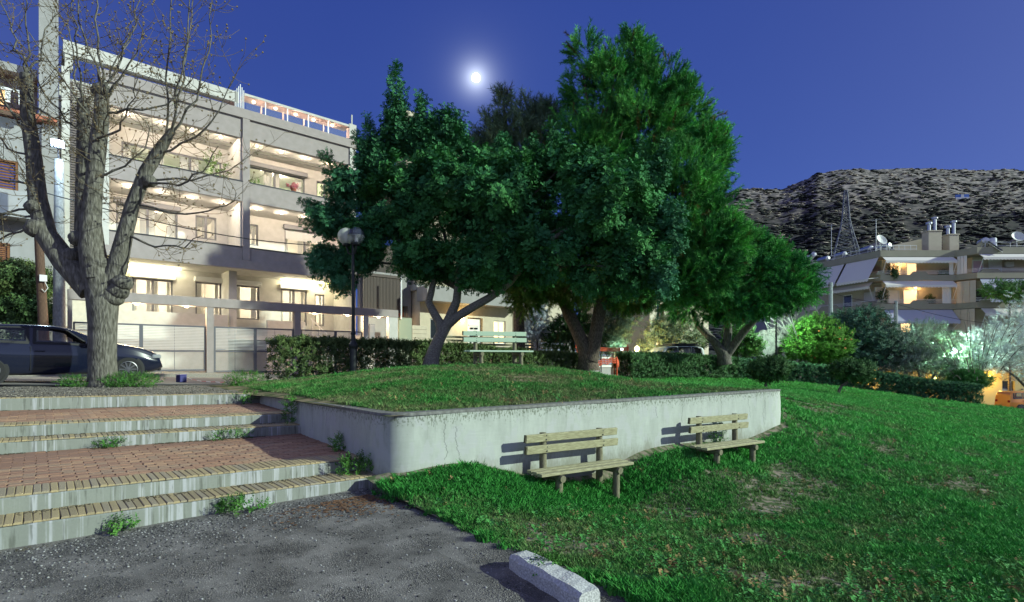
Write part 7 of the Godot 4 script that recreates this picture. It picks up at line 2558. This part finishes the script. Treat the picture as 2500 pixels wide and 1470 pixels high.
func build_street_things() -> void:
	var b := MB.new()
	# park lamp post with two globes, unlit
	var t := thing("park_lamp", "dark park lamp post with two clear globes, unlit, at the end of the hedge", "lamp post", Vector3(6.83, 0.86, -14.6))
	b.lathe([Vector2(0.14, -0.1), Vector2(0.14, 0.05), Vector2(0.1, 0.1), Vector2(0.1, 0.9), Vector2(0.125, 0.98), Vector2(0.125, 1.03), Vector2(0.07, 1.12), Vector2(0.06, 1.3), Vector2(0.075, 1.34), Vector2(0.05, 1.42), Vector2(0.042, 3.9), Vector2(0.06, 3.94), Vector2(0.03, 4.02)], 16)
	obj("pole", b, M.lamp_green, t)
	b = MB.new()
	var rt := Vector3(0.7485, 0, 0.6631)
	for s in [-1.0, 1.0]:
		var d: Vector3 = rt * s if s < 0 else rt * 0.6 + Vector3(-0.3, 0, 0.34)
		b.tube([Vector3(0, 3.6, 0), d * 0.14 + Vector3(0, 3.66, 0), d * 0.2 + Vector3(0, 3.86, 0)], [0.022, 0.02, 0.025], 8)
		b.lathe([Vector2(0.09, 0), Vector2(0.11, 0.03), Vector2(0.09, 0.09), Vector2(0.04, 0.1)], 14, Transform3D(Basis(), d * 0.2 + Vector3(0, 3.86, 0)))
	obj("arm", b, M.lamp_green, t)
	var says := ["left_globe", "right_globe"]
	for s in 2:
		var d: Vector3 = -rt if s == 0 else rt * 0.6 + Vector3(-0.3, 0, 0.34)
		b = MB.new()
		var prof := []
		for k in 13:
			var a := -PI / 2 * 0.85 + k / 12.0 * (PI / 2 * 1.85)
			prof.append(Vector2(cos(a) * 0.24, sin(a) * 0.24))
		b.lathe(prof, 24, Transform3D(Basis(), d * 0.2 + Vector3(0, 4.14, 0)))
		obj("globe", b, M.globe_frosted if s == 0 else M.globe_clear, t)
		b = MB.new()
		b.lathe([Vector2(0, 0), Vector2(0.05, 0), Vector2(0.05, 0.14), Vector2(0.03, 0.2), Vector2(0, 0.2)], 12, Transform3D(Basis(), d * 0.2 + Vector3(0, 3.96, 0)))
		obj("bulb", b, M.white_frame, t)
		if s == 1:
			b = MB.new()
			b.lathe([Vector2(0.12, 0.20), Vector2(0.2, 0.135), Vector2(0.245, 0.0), Vector2(0.25, 0.0), Vector2(0.21, 0.14), Vector2(0.12, 0.215), Vector2(0, 0.25)], 20, Transform3D(Basis(), d * 0.2 + Vector3(0, 4.14, 0)))
			obj("globe_cap", b, M.dark_glass, t)
	# poles on the left
	t = thing("concrete_pole", "tall grey concrete pole carrying a bright flood lamp behind the bare tree", "pole", Vector3(0.6, 0.95, -24.3))
	b = MB.new()
	b.tube([Vector3(0, -0.2, 0), Vector3(0, 7.4, 0)], [0.19, 0.13], 16)
	obj("pole", b, M.pole_concrete, t)
	b = MB.new()
	b.tube([Vector3(0, 7.3, 0), Vector3(-0.03, 7.6, 0.25), Vector3(-0.05, 7.7, 0.42)], [0.035, 0.03, 0.03], 8)
	obj("bracket", b, M.grey_metal, t)
	b = MB.new()
	b.cbox(Vector3(-0.2, -0.14, -0.06), Vector3(0.2, 0.14, 0.04), 0.02, Transform3D(Basis(Vector3(1, 0, 0), -0.35), Vector3(-0.05, 7.78, 0.5)))
	obj("lamp_housing", b, M.grey_metal, t)
	b = MB.new()
	b.cbox(Vector3(-0.17, -0.11, 0.042), Vector3(0.17, 0.11, 0.1), 0.008, Transform3D(Basis(Vector3(1, 0, 0), -0.35), Vector3(-0.05, 7.78, 0.5)))
	obj("flood_lamp", b, M.lamp_cold, t)
	omni("flood_glow", Vector3(0.55, 8.72, -23.4), Color(0.80, 0.92, 1.0), 7.0, 0.2, 30.0)
	t = thing("wooden_pole", "brown wooden utility pole with a small white box beside the concrete pole", "pole", Vector3(0.2, 0.95, -24.0))
	b = MB.new()
	b.tube([Vector3(0.06, -0.2, 0), Vector3(-0.2, 6.3, 0)], [0.15, 0.11], 14)
	obj("pole", b, M.pole_wood, t)
	b = MB.new()
	b.cbox(Vector3(-0.12, 3.1, 0.12), Vector3(0.08, 3.32, 0.22), 0.01)
	b.tube([Vector3(0.02, 3.1, 0.18), Vector3(0.1, 2.9, 0.2), Vector3(0.02, 2.75, 0.18), Vector3(-0.06, 2.85, 0.18)], [0.012, 0.012, 0.012, 0.012], 6)
	obj("meter_box", b, M.white_paint, t)
	# overhead cables
	var wires := [
		[Vector3(0.05, 7.1, -24.0), Vector3(11.0, 6.2, -21.0), 0.5, "black overhead cable sagging from the left poles to behind the broad evergreen"],
		[Vector3(65.12, 9.46, -22.47), Vector3(62.31, 6.73, -14.27), 0.4, "dark cable between the two poles in front of the block"], [Vector3(62.31, 6.73, -14.27), Vector3(68.80, 4.57, -3.18), 0.8, "dark cable running right from the pole before the block"],
	]
	for q in wires:
		b = MB.new()
		b.tube(limb(q[0], q[1], Vector3(0, -q[2], 0), 16), taper(0.02, 0.02, 16), 5)
		tag(obj("overhead_cable", b, M.black), q[3], "cable")
	# poles before the block
	for q in [[2028, 690, 850, 44.0, "grey concrete pole left of the apartment block above the orange tree"], [2187, 735, 850, 50.0, "grey pole in front of the apartment block above the dark shrub"]]:
		var top := at_pixel_ray(q[0], q[1], q[3])
		t = thing("utility_pole", q[4], "pole", Vector3(top.x, -1.5, top.z), 0.0, "poles by the apartment block")
		b = MB.new()
		b.tube([Vector3.ZERO, Vector3(0, top.y + 1.5, 0)], [0.2, 0.15], 12)
		obj("pole", b, M.pole_concrete, t)
		b = MB.new()
		b.cbox(Vector3(-0.4, top.y + 1.2, -0.06), Vector3(0.4, top.y + 1.32, 0.06), 0.01)
		obj("crossbar", b, M.dark_metal, t)
	# lit lamps among the trees
	lamp_post("lit street lamp on a dark pole shining through the spreading pine's tips", Vector3(34.55, 0.25, -14.15), 4.1, 1.0, 14.0)
	lamp_post("lit street lamp glowing among the silvery garden trees at the right", Vector3(46.6, -1.6, -7.4), 3.6, 1.3, 45.0)
	lamp_post("small white garden lamp beyond the street, left of the yellow one", Vector3(25.3, 0.45, -19.0), 1.55, 0.5, 2.5)
	t = thing("garden_lamp", "yellow lamp on a white gatepost beyond the street", "lamp", Vector3(26.0, 0.45, -18.45))
	b = MB.new()
	b.cbox(Vector3(-0.18, -0.2, -0.18), Vector3(0.18, 1.4, 0.18), 0.02)
	obj("gatepost", b, M.house_white, t)
	b = MB.new()
	b.lathe([Vector2(0, 1.4), Vector2(0.06, 1.42), Vector2(0.14, 1.55), Vector2(0.14, 1.65), Vector2(0, 1.78)], 14)
	obj("lamp_globe", b, M.lamp_yellow, t)
	omni("garden_lamp_glow", t.position + Vector3(0, 1.6, 0), Color(1.0, 0.88, 0.5), 3.0, 0.12, 10.0)
	# orange netting round the road works
	t = thing("safety_netting", "torn orange safety netting on stakes by the tall pine's foot", "netting", Vector3(19.3, 0.6, -15.2))
	var net := [Vector3(-2.3, 0.85, 0.3), Vector3(-1.2, 0.78, 0.2), Vector3(0.3, 0.92, 0.2), Vector3(1.1, 0.7, -0.3), Vector3(2.2, 0.75, -1.4), Vector3(3.2, 0.7, -2.2)]
	b = MB.new()
	for i in net.size() - 1:
		var n := 14
		for k in n:
			var p: Vector3 = net[i].lerp(net[i + 1], float(k) / n) + Vector3(0, 0.04 * sin(k * 1.3 + i), 0)
			var q: Vector3 = net[i].lerp(net[i + 1], float(k + 1) / n) + Vector3(0, 0.04 * sin((k + 1) * 1.3 + i), 0)
			for j in 3:
				b.tube([p - Vector3(0, j * 0.1, 0), q - Vector3(0, j * 0.1, 0)], [0.016, 0.016], 4)
			b.tube([p, p - Vector3(0.02, 0.22, 0)], [0.02, 0.02], 4)
	obj("net", b, M.orange_net, t)
	for p in [net[2], net[4], net[0]]:
		b = MB.new()
		b.tube([Vector3(p.x, -0.2, p.z), p], [0.035, 0.03], 6)
		obj("stake", b, M.orange_net, t)
	t = thing("safety_netting", "upper strip of orange netting behind the tall pine's trunks", "netting", Vector3(21.5, 0.6, -17.2))
	b = MB.new()
	for j in 3:
		b.tube(limb(Vector3(-2.2, 1.55 - j * 0.07, 0), Vector3(2.0, 1.45 - j * 0.07, 0), Vector3(0, -0.1, 0), 8), taper(0.028, 0.028, 8), 4)
	obj("net", b, M.orange_net, t)
	for x in [-2.1, 1.9]:
		b = MB.new()
		b.tube([Vector3(x, -0.2, 0), Vector3(x, 1.6, 0)], [0.035, 0.03], 6)
		obj("stake", b, M.orange_net, t)
	# a small blue box and warning tape on the street
	t = thing("blue_box", "small dark blue box standing on the street near the fence", "box", Vector3(3.15, road_y(3.15) + 0.005, -18.0), 0.4)
	b = MB.new()
	b.cbox(Vector3(-0.1, 0, -0.1), Vector3(0.1, 0.2, 0.1), 0.012)
	obj("body", b, mat("box_blue", lin(0.03, 0.03, 0.16), 0.6), t)
	b = MB.new()
	b.cbox(Vector3(-0.11, 0.2, -0.11), Vector3(0.11, 0.22, 0.11), 0.008)
	obj("lid", b, mat("box_lid", lin(0.06, 0.06, 0.25), 0.6), t)
	t = thing("warning_tape", "red and white warning tape trailing on the street from the blue box", "tape", Vector3(3.3, road_y(3.4), -17.95))
	for k in 8:
		b = MB.new()
		var x0 := k * 0.11
		var y := func(x: float) -> float: return 0.13 * exp(-x * 5.0) + 0.012 + 0.006 * sin(x * 30.0) - 0.03 * x
		b.quad(Vector3(x0, y.call(x0), x0 * 0.5), Vector3(x0 + 0.11, y.call(x0 + 0.11), x0 * 0.5 + 0.055), Vector3(x0 + 0.11, y.call(x0 + 0.11) + 0.012, x0 * 0.5 - 0.02), Vector3(x0, y.call(x0) + 0.012, x0 * 0.5 - 0.075))
		obj("stripe", b, M.tape_red if k % 2 else M.white_paint, t)


func at_pixel_ray(u: float, v: float, depth: float) -> Vector3:
	var a := (u - 1250.0) / 1312.0
	return Vector3(0.6631 + 0.7485 * a, (874.0 - v) / 1312.0, -0.7485 + 0.6631 * a) * depth + Vector3(0, 1.5, 0)


func lamp_post(label: String, at: Vector3, high: float, globe: float, e: float) -> void:
	var t := thing("street_lamp", label, "lamp", at, 0.0)
	var b := MB.new()
	b.tube([Vector3(0, -0.4, 0), Vector3(0, high - 0.1, 0)], [0.07, 0.05], 10)
	obj("pole", b, M.lamp_green, t)
	b = MB.new()
	b.lathe([Vector2(0, -0.16), Vector2(0.12, -0.1), Vector2(0.17, 0), Vector2(0.12, 0.1), Vector2(0, 0.16)], 14, Transform3D(Basis().scaled(Vector3.ONE * globe), Vector3(0, high, 0)))
	obj("lamp_globe", b, M.lamp_cold, t)
	omni("street_lamp_glow", at + Vector3(0, high, 0), Color(0.82, 1.0, 0.92), e, 0.14 * globe, 30.0)


# ---------------------------------------------------------------- cars
# local x runs from the rear (0) to the front (l), y up, z across
func curve_at(pts: Array, x: float) -> float:
	if x <= pts[0][0]:
		return pts[0][1]
	for i in pts.size() - 1:
		if x <= pts[i + 1][0]:
			var t: float = (x - pts[i][0]) / (pts[i + 1][0] - pts[i][0])
			var p0: float = pts[maxi(i - 1, 0)][1]
			var p3: float = pts[mini(i + 2, pts.size() - 1)][1]
			var p1: float = pts[i][1]
			var p2: float = pts[i + 1][1]
			var c := p1 + 0.5 * t * (p2 - p0 + t * (2 * p0 - 5 * p1 + 4 * p2 - p3 + t * (3 * (p1 - p2) + p3 - p0)))
			return clampf(c, minf(p1, p2) - 0.015, maxf(p1, p2) + 0.015)
	return pts[pts.size() - 1][1]


func car_half(q: Dictionary, x: float) -> float:
	var e: float = absf(2.0 * x / q.l - 1.0)
	return q.w * 0.5 * (1.0 - 0.16 * pow(e, 7.0))


func car_upper(q: Dictionary, x: float, t: float, s: float) -> Vector3:
	var top := curve_at(q.top, x)
	var belt: float = minf(curve_at(q.belt, x), top - 0.015)
	var w := car_half(q, x)
	var wt: float = 0.955 - q.tumble * clampf((top - belt) / 0.45, 0, 1)
	return Vector3(x, lerpf(belt, top, 1.0 - pow(1.0 - t, 1.25)), s * w * lerpf(0.955, wt, t))


func car(label: String, category: String, at: Vector3, turn: float, q: Dictionary) -> Node3D:
	var t := thing(q.name, label, category, at, turn)
	var ns := 64
	var b := MB.new()
	var rows := []
	for i in ns + 1:
		var x: float = q.l * i / ns
		var top := curve_at(q.top, x)
		var belt: float = minf(curve_at(q.belt, x), top - 0.015)
		var w := car_half(q, x)
		var y0: float = 0.2 + 0.14 * pow(absf(2.0 * x / q.l - 1.0), 10.0)
		var ring := []
		for s in [1.0, -1.0]:
			var half := [Vector3(x, y0, 0), Vector3(x, y0, s * w * 0.86), Vector3(x, y0 + 0.07, s * w * 0.95), Vector3(x, lerpf(y0, belt, 0.35), s * w * 0.985), Vector3(x, lerpf(y0, belt, 0.62), s * w), Vector3(x, lerpf(y0, belt, 0.74), s * w * 1.004), Vector3(x, lerpf(y0, belt, 0.8), s * w * 0.988), Vector3(x, lerpf(y0, belt, 0.95), s * w * 0.968)]
			for k in 6:
				half.append(car_upper(q, x, k / 5.0, s))
			var e: Vector3 = half[half.size() - 1]
			half.append(Vector3(x, e.y + 0.028, e.z * 0.85))
			half.append(Vector3(x, e.y + 0.045, e.z * 0.45))
			half.append(Vector3(x, e.y + 0.05, 0))
			if s < 0:
				half.reverse()
			ring.append_array(half)
		rows.append(ring)
	grid(b, rows, q)
	for i in [0, ns]:
		var c: Vector3 = Vector3.ZERO
		for p in rows[i]:
			c += p / rows[i].size()
		for k in rows[i].size() - 1:
			if i == 0:
				b.tri(c, rows[i][k], rows[i][k + 1])
			else:
				b.tri(c, rows[i][k + 1], rows[i][k])
	obj("body", b, q.paint, t)
	# side windows: [from x, to x, from t, to t]
	for g in q.glass:
		for s in [1.0, -1.0]:
			b = MB.new()
			car_panel(b, q, g, s, 0.004, g[4] if g.size() > 4 else 0.0, g[5] if g.size() > 5 else 0.0)
			var o := obj("side_window", b, M.car_glass, t)
			b = MB.new()
			var k0: float = g[4] if g.size() > 4 else 0.0
			var k1: float = g[5] if g.size() > 5 else 0.0
			var h: float = 0.14
			car_panel(b, q, [g[0] - 0.02, g[1] + 0.02, g[2] - 0.06, g[2] + 0.05], s, 0.006, k0 * 0.1, k1 * 0.1)
			car_panel(b, q, [g[0] + k0 * 0.9, g[1] + k1 * 0.9, g[3] - 0.05, g[3] + 0.06], s, 0.006, k0 * 0.1, k1 * 0.1)
			car_panel(b, q, [g[0] - 0.03, g[0] + 0.035, g[2], g[3]], s, 0.006, k0, k0)
			car_panel(b, q, [g[1] - 0.035, g[1] + 0.03, g[2], g[3]], s, 0.006, k1, k1)
			obj("window_trim", b, M.black, o)
	for g in q.screens:
		b = MB.new()
		var n := 8
		for i in n:
			for k in n:
				var f := func(ii: int, kk: int) -> Vector3:
					var x: float = lerpf(g[0], g[1], float(ii) / n)
					var e := car_upper(q, x, 1.0, 1.0)
					var ss: float = lerpf(-0.93, 0.93, float(kk) / n)
					return Vector3(x, e.y + 0.05 * (1.0 - pow(absf(ss), 3.0)), ss * e.z) + Vector3(0.006 * signf(g[0] - q.l * 0.5), 0.008, 0)
				b.quad(f.call(i, k), f.call(i, k + 1), f.call(i + 1, k + 1), f.call(i + 1, k))
		obj("windscreen", b, M.car_glass, t)
	# seats
	b = MB.new()
	for x in [q.l * 0.28, q.l * 0.52]:
		for s in [-0.36, 0.36]:
			b.cbox(Vector3(x - 0.12, 0.45, s - 0.24), Vector3(x + 0.03, curve_at(q.belt, x) + 0.12, s + 0.24), 0.05, Transform3D(Basis(Vector3(0, 0, 1), 0.0), Vector3.ZERO))
	obj("seats", b, M.black, t)
	# door seams and handles
	b = MB.new()
	for x in q.seams:
		for s in [1.0, -1.0]:
			for k in 6:
				var y := lerpf(0.32, curve_at(q.belt, x) - 0.03, k / 6.0)
				var y2 := lerpf(0.32, curve_at(q.belt, x) - 0.03, (k + 1) / 6.0)
				var w := car_half(q, x) * 1.003
				bar(b, x - 0.004, x + 0.004, y, y2, s * w, s * (w - 0.02))
	obj("door_seam", b, M.black, t)
	for x in q.seams:
		for s in [1.0, -1.0]:
			b = MB.new()
			var w := car_half(q, x)
			b.cbox(Vector3(x + 0.06, curve_at(q.belt, x) - 0.16, s * w - 0.02), Vector3(x + 0.26, curve_at(q.belt, x) - 0.125, s * w + 0.025), 0.012)
			obj("door_handle", b, q.paint, t)
	for s in [1.0, -1.0]:
		b = MB.new()
		var mx: float = q.mirror
		var p := car_upper(q, mx, 0.1, s)
		b.cbox(Vector3(-0.09, -0.06, -0.1), Vector3(0.1, 0.08, 0.1), 0.04, Transform3D(Basis(), p + Vector3(0, 0.06, s * 0.11)))
		obj("wing_mirror", b, q.paint, t)
		# lamps and lower grille
		b = MB.new()
		var hw := car_half(q, q.l - 0.12)
		b.cbox(Vector3(-0.2, -0.07, -0.16), Vector3(0.05, 0.05, 0.16), 0.03, Transform3D(Basis(Vector3(0, 1, 0), s * 0.5), Vector3(q.l - 0.13, q.lamp_y, s * (hw - 0.2))))
		obj("headlight", b, M.head_glass, t)
		b = MB.new()
		b.cbox(Vector3(-0.03, -0.1, -0.12), Vector3(0.1, 0.1, 0.12), 0.03, Transform3D(Basis(), Vector3(0.03, q.lamp_y + 0.08, s * (car_half(q, 0.05) - 0.17))))
		obj("tail_lamp", b, M.tail_glass, t)
	b = MB.new()
	b.cbox(Vector3(q.l - 0.06, 0.26, -0.5), Vector3(q.l + 0.012, 0.42, 0.5), 0.02)
	b.cbox(Vector3(q.l - 0.1, 0.5, -0.28), Vector3(q.l + 0.006, 0.64, 0.28), 0.03)
	obj("grille", b, M.black, t)
	for x in q.axles:
		for s in [1.0, -1.0]:
			var rr: float = q.r
			var face := Transform3D(Basis(Vector3(1, 0, 0), PI / 2 * s), Vector3(x, rr, s * (car_half(q, x) * 0.985)))
			b = MB.new()
			b.lathe([Vector2(rr + 0.055, -0.2), Vector2(rr + 0.055, 0.004), Vector2(0, 0.004)], 28, face)
			obj("wheel_arch", b, M.black, t)
			b = MB.new()
			b.lathe([Vector2(rr * 0.66, 0.0), Vector2(rr * 0.7, 0.03), Vector2(rr * 0.93, 0.034), Vector2(rr, 0.01), Vector2(rr, -0.18)], 30, face)
			var wh := obj("tyre", b, M.rubber, t)
			b = MB.new()
			b.lathe([Vector2(rr * 0.68, 0.026), Vector2(rr * 0.63, 0.03), Vector2(rr * 0.6, 0.008)], 30, face)
			b.lathe([Vector2(rr * 0.16, 0.008), Vector2(rr * 0.15, 0.028), Vector2(0, 0.03)], 16, face)
			for k in 10:
				b.box(Vector3(rr * 0.1, 0.009, -0.016), Vector3(rr * 0.64, 0.024, 0.016), face * Transform3D(Basis(Vector3(0, 1, 0), TAU * k / 10), Vector3.ZERO))
			obj("rim", b, M.rim, wh)
	return t


# whether a point of the body lies where a side window is
func car_open(q: Dictionary, p: Vector3) -> bool:
	var top := curve_at(q.top, p.x)
	var belt := curve_at(q.belt, p.x)
	if top - belt < 0.1 or absf(p.z) < 0.45:
		return false
	var t := 1.0 - pow(maxf(0.0, 1.0 - (p.y - belt) / (top - belt)), 0.8)
	for g in q.glass:
		var k: float = (t - g[2]) / (g[3] - g[2])
		if k > 0.0 and k < 1.0 and p.x > g[0] + 0.03 + (g[4] if g.size() > 4 else 0.0) * k and p.x < g[1] - 0.03 + (g[5] if g.size() > 5 else 0.0) * k:
			return true
	return false


func car_panel(b: MB, q: Dictionary, g: Array, s: float, out: float, skew0 := 0.0, skew1 := 0.0) -> void:
	var n := 8
	var m := 5
	for i in n:
		for k in m:
			var f := func(ii: int, kk: int) -> Vector3:
				var tt: float = lerpf(g[2], g[3], float(kk) / m)
				var x: float = lerpf(g[0] + skew0 * float(kk) / m, g[1] + skew1 * float(kk) / m, float(ii) / n)
				return car_upper(q, x, tt, s) + Vector3(0, 0, s * out)
			if s > 0:
				b.quad(f.call(i, k), f.call(i + 1, k), f.call(i + 1, k + 1), f.call(i, k + 1))
			else:
				b.quad(f.call(i + 1, k), f.call(i, k), f.call(i, k + 1), f.call(i + 1, k + 1))


func grid(b: MB, rows: Array, q_open := {}) -> void:
	var nj: int = rows[0].size()
	var ni := rows.size()
	var nn := []
	for i in ni:
		var r := []
		for j in nj:
			var d: Vector3 = rows[mini(i + 1, ni - 1)][j] - rows[maxi(i - 1, 0)][j]
			var e: Vector3 = rows[i][mini(j + 1, nj - 1)] - rows[i][maxi(j - 1, 0)]
			r.append(d.cross(e).normalized())
		nn.append(r)
	# make the normals point outwards
	var mid: Vector3 = Vector3.ZERO
	for p in rows[ni / 2]:
		mid += p / nj
	var flip: bool = nn[ni / 2][4].dot(rows[ni / 2][4] - mid) < 0
	for i in ni - 1:
		for j in nj - 1:
			var k := [[i, j], [i + 1, j], [i + 1, j + 1], [i, j + 1]]
			var mp: Vector3 = (rows[i][j] + rows[i + 1][j] + rows[i + 1][j + 1] + rows[i][j + 1]) / 4.0
			if not q_open.is_empty() and car_open(q_open, mp):
				continue
			if flip:
				k.reverse()
			var sg := -1.0 if flip else 1.0
			for o in [[0, 1, 2], [0, 2, 3]]:
				var x: Array = k[o[0]]
				var y: Array = k[o[1]]
				var z: Array = k[o[2]]
				b.tri_n(rows[x[0]][x[1]], rows[y[0]][y[1]], rows[z[0]][z[1]], nn[x[0]][x[1]] * sg, nn[y[0]][y[1]] * sg, nn[z[0]][z[1]] * sg)


func paint(called: String, c: Color, rough := 0.3, coat := 1.0) -> StandardMaterial3D:
	var m := mat(called, c, rough, 0.0, 0.35)
	m.clearcoat_enabled = true
	m.clearcoat = coat
	m.clearcoat_roughness = 0.06
	return m


func build_cars() -> void:
	var cg := mat("car_glass", Color(0.02, 0.025, 0.03, 0.25), 0.04, 0.0, 0.6)
	cg.transparency = BaseMaterial3D.TRANSPARENCY_ALPHA
	var ws := mat("screen_glass", Color(0.02, 0.025, 0.03, 0.35), 0.04, 0.0, 0.6)
	ws.transparency = BaseMaterial3D.TRANSPARENCY_ALPHA
	mat("head_glass", lin(0.35, 0.36, 0.38), 0.1, 0.3)
	mat("tail_glass", lin(0.25, 0.01, 0.01), 0.15)
	mat("rim", lin(0.14, 0.14, 0.15), 0.35, 0.8)
	var hatch := {
		"name": "hatchback_car", "l": 4.32, "w": 1.77, "r": 0.315, "axles": [0.86, 3.52], "tumble": 0.22, "mirror": 2.72, "lamp_y": 0.66, "paint": paint("paint_dark_blue", lin(0.007, 0.010, 0.026), 0.25),
		"top": [[0.0, 0.5], [0.03, 0.9], [0.12, 1.05], [0.55, 1.33], [1.0, 1.395], [1.7, 1.405], [2.2, 1.365], [2.65, 1.2], [3.05, 1.01], [3.4, 0.955], [3.9, 0.85], [4.18, 0.72], [4.3, 0.55], [4.32, 0.42]],
		"belt": [[0.0, 0.95], [0.6, 0.97], [1.5, 0.93], [3.0, 0.9], [3.6, 0.84], [4.32, 0.6]],
		"glass": [[0.78, 1.55, 0.1, 0.84, 0.18, 0.0], [1.66, 2.78, 0.1, 0.86, 0.02, -0.48]], "screens": [[2.32, 2.98], [0.16, 0.5]], "seams": [1.6, 0.74],
	}
	car("dark blue hatchback parked behind the bare tree, its nose to the right", "car", Vector3(-1.72, road_y(0.5) + 0.01, -18.15), 0.03, hatch)
	var suv := {
		"name": "off_road_car", "l": 4.3, "w": 1.75, "r": 0.36, "axles": [0.85, 3.4], "tumble": 0.12, "mirror": 2.95, "lamp_y": 0.85, "paint": paint("paint_orange", lin(0.62, 0.20, 0.03), 0.4),
		"top": [[0.0, 0.6], [0.03, 1.1], [0.12, 1.55], [0.3, 1.68], [0.9, 1.73], [2.2, 1.71], [2.6, 1.62], [3.0, 1.25], [3.15, 1.13], [3.7, 1.07], [4.15, 0.95], [4.28, 0.7], [4.3, 0.5]],
		"belt": [[0.0, 1.1], [3.1, 1.08], [3.8, 1.0], [4.3, 0.75]],
		"glass": [[0.25, 0.95, 0.12, 0.85, 0.05, 0.0], [1.05, 1.85, 0.12, 0.85, 0.0, 0.0], [1.95, 2.9, 0.12, 0.85, 0.0, -0.32]], "screens": [[2.62, 2.98], [0.1, 0.24]], "seams": [1.9, 1.0],
	}
	var o: Vector3 = Vector3(63.04, -1.52, -5.60)
	car("orange boxy off-road car at the right edge beyond the hedge", "car", Vector3(o.x - 1.2, -3.1, o.z - 1.0), -0.72, suv)
	var pale := suv.duplicate()
	pale.paint = paint("paint_pale", lin(0.42, 0.46, 0.44), 0.4)
	var j: Vector3 = Vector3(26.51, 2.03, -15.26)
	var jt := car("pale off-road car with a dark roof rack behind the hedge", "car", Vector3(j.x + 2.4, 0.42, j.z - 1.0), PI - 0.42, pale)
	var b := MB.new()
	b.cbox(Vector3(0.35, 1.78, -0.66), Vector3(2.2, 1.84, 0.66), 0.02)
	for x in [0.5, 1.2, 1.9]:
		b.cbox(Vector3(x, 1.84, -0.66), Vector3(x + 0.05, 1.92, 0.66), 0.01)
	obj("roof_rack", b, M.black, jt)
	b = MB.new()
	b.cbox(Vector3(3.2, 1.12, -0.6), Vector3(4.1, 1.16, 0.6), 0.01, Transform3D(Basis(Vector3(0, 0, 1), -0.13), Vector3(0.2, 0.42, 0)))
	obj("green_bonnet", b, paint("paint_green", lin(0.02, 0.16, 0.09), 0.4), jt)
	var dark := hatch.duplicate()
	dark.name = "saloon_car"
	dark.paint = paint("paint_black", lin(0.02, 0.021, 0.024), 0.3)
	var d: Vector3 = Vector3(16.93, 1.86, -18.40)
	car("black car parked behind the mound bench, only its roof above the hedge", "car", Vector3(d.x - 1.7, road_y(d.x) + 0.02, d.z - 0.2), 0.0, dark)
	var grey := dark.duplicate()
	grey.paint = paint("paint_grey", lin(0.12, 0.12, 0.13), 0.3)
	var e: Vector3 = Vector3(69.78, -1.31, -7.65)
	car("grey car parked beyond the orange car at the right edge", "car", Vector3(e.x - 0.5, -2.5, e.z - 1.0), -0.72, grey)
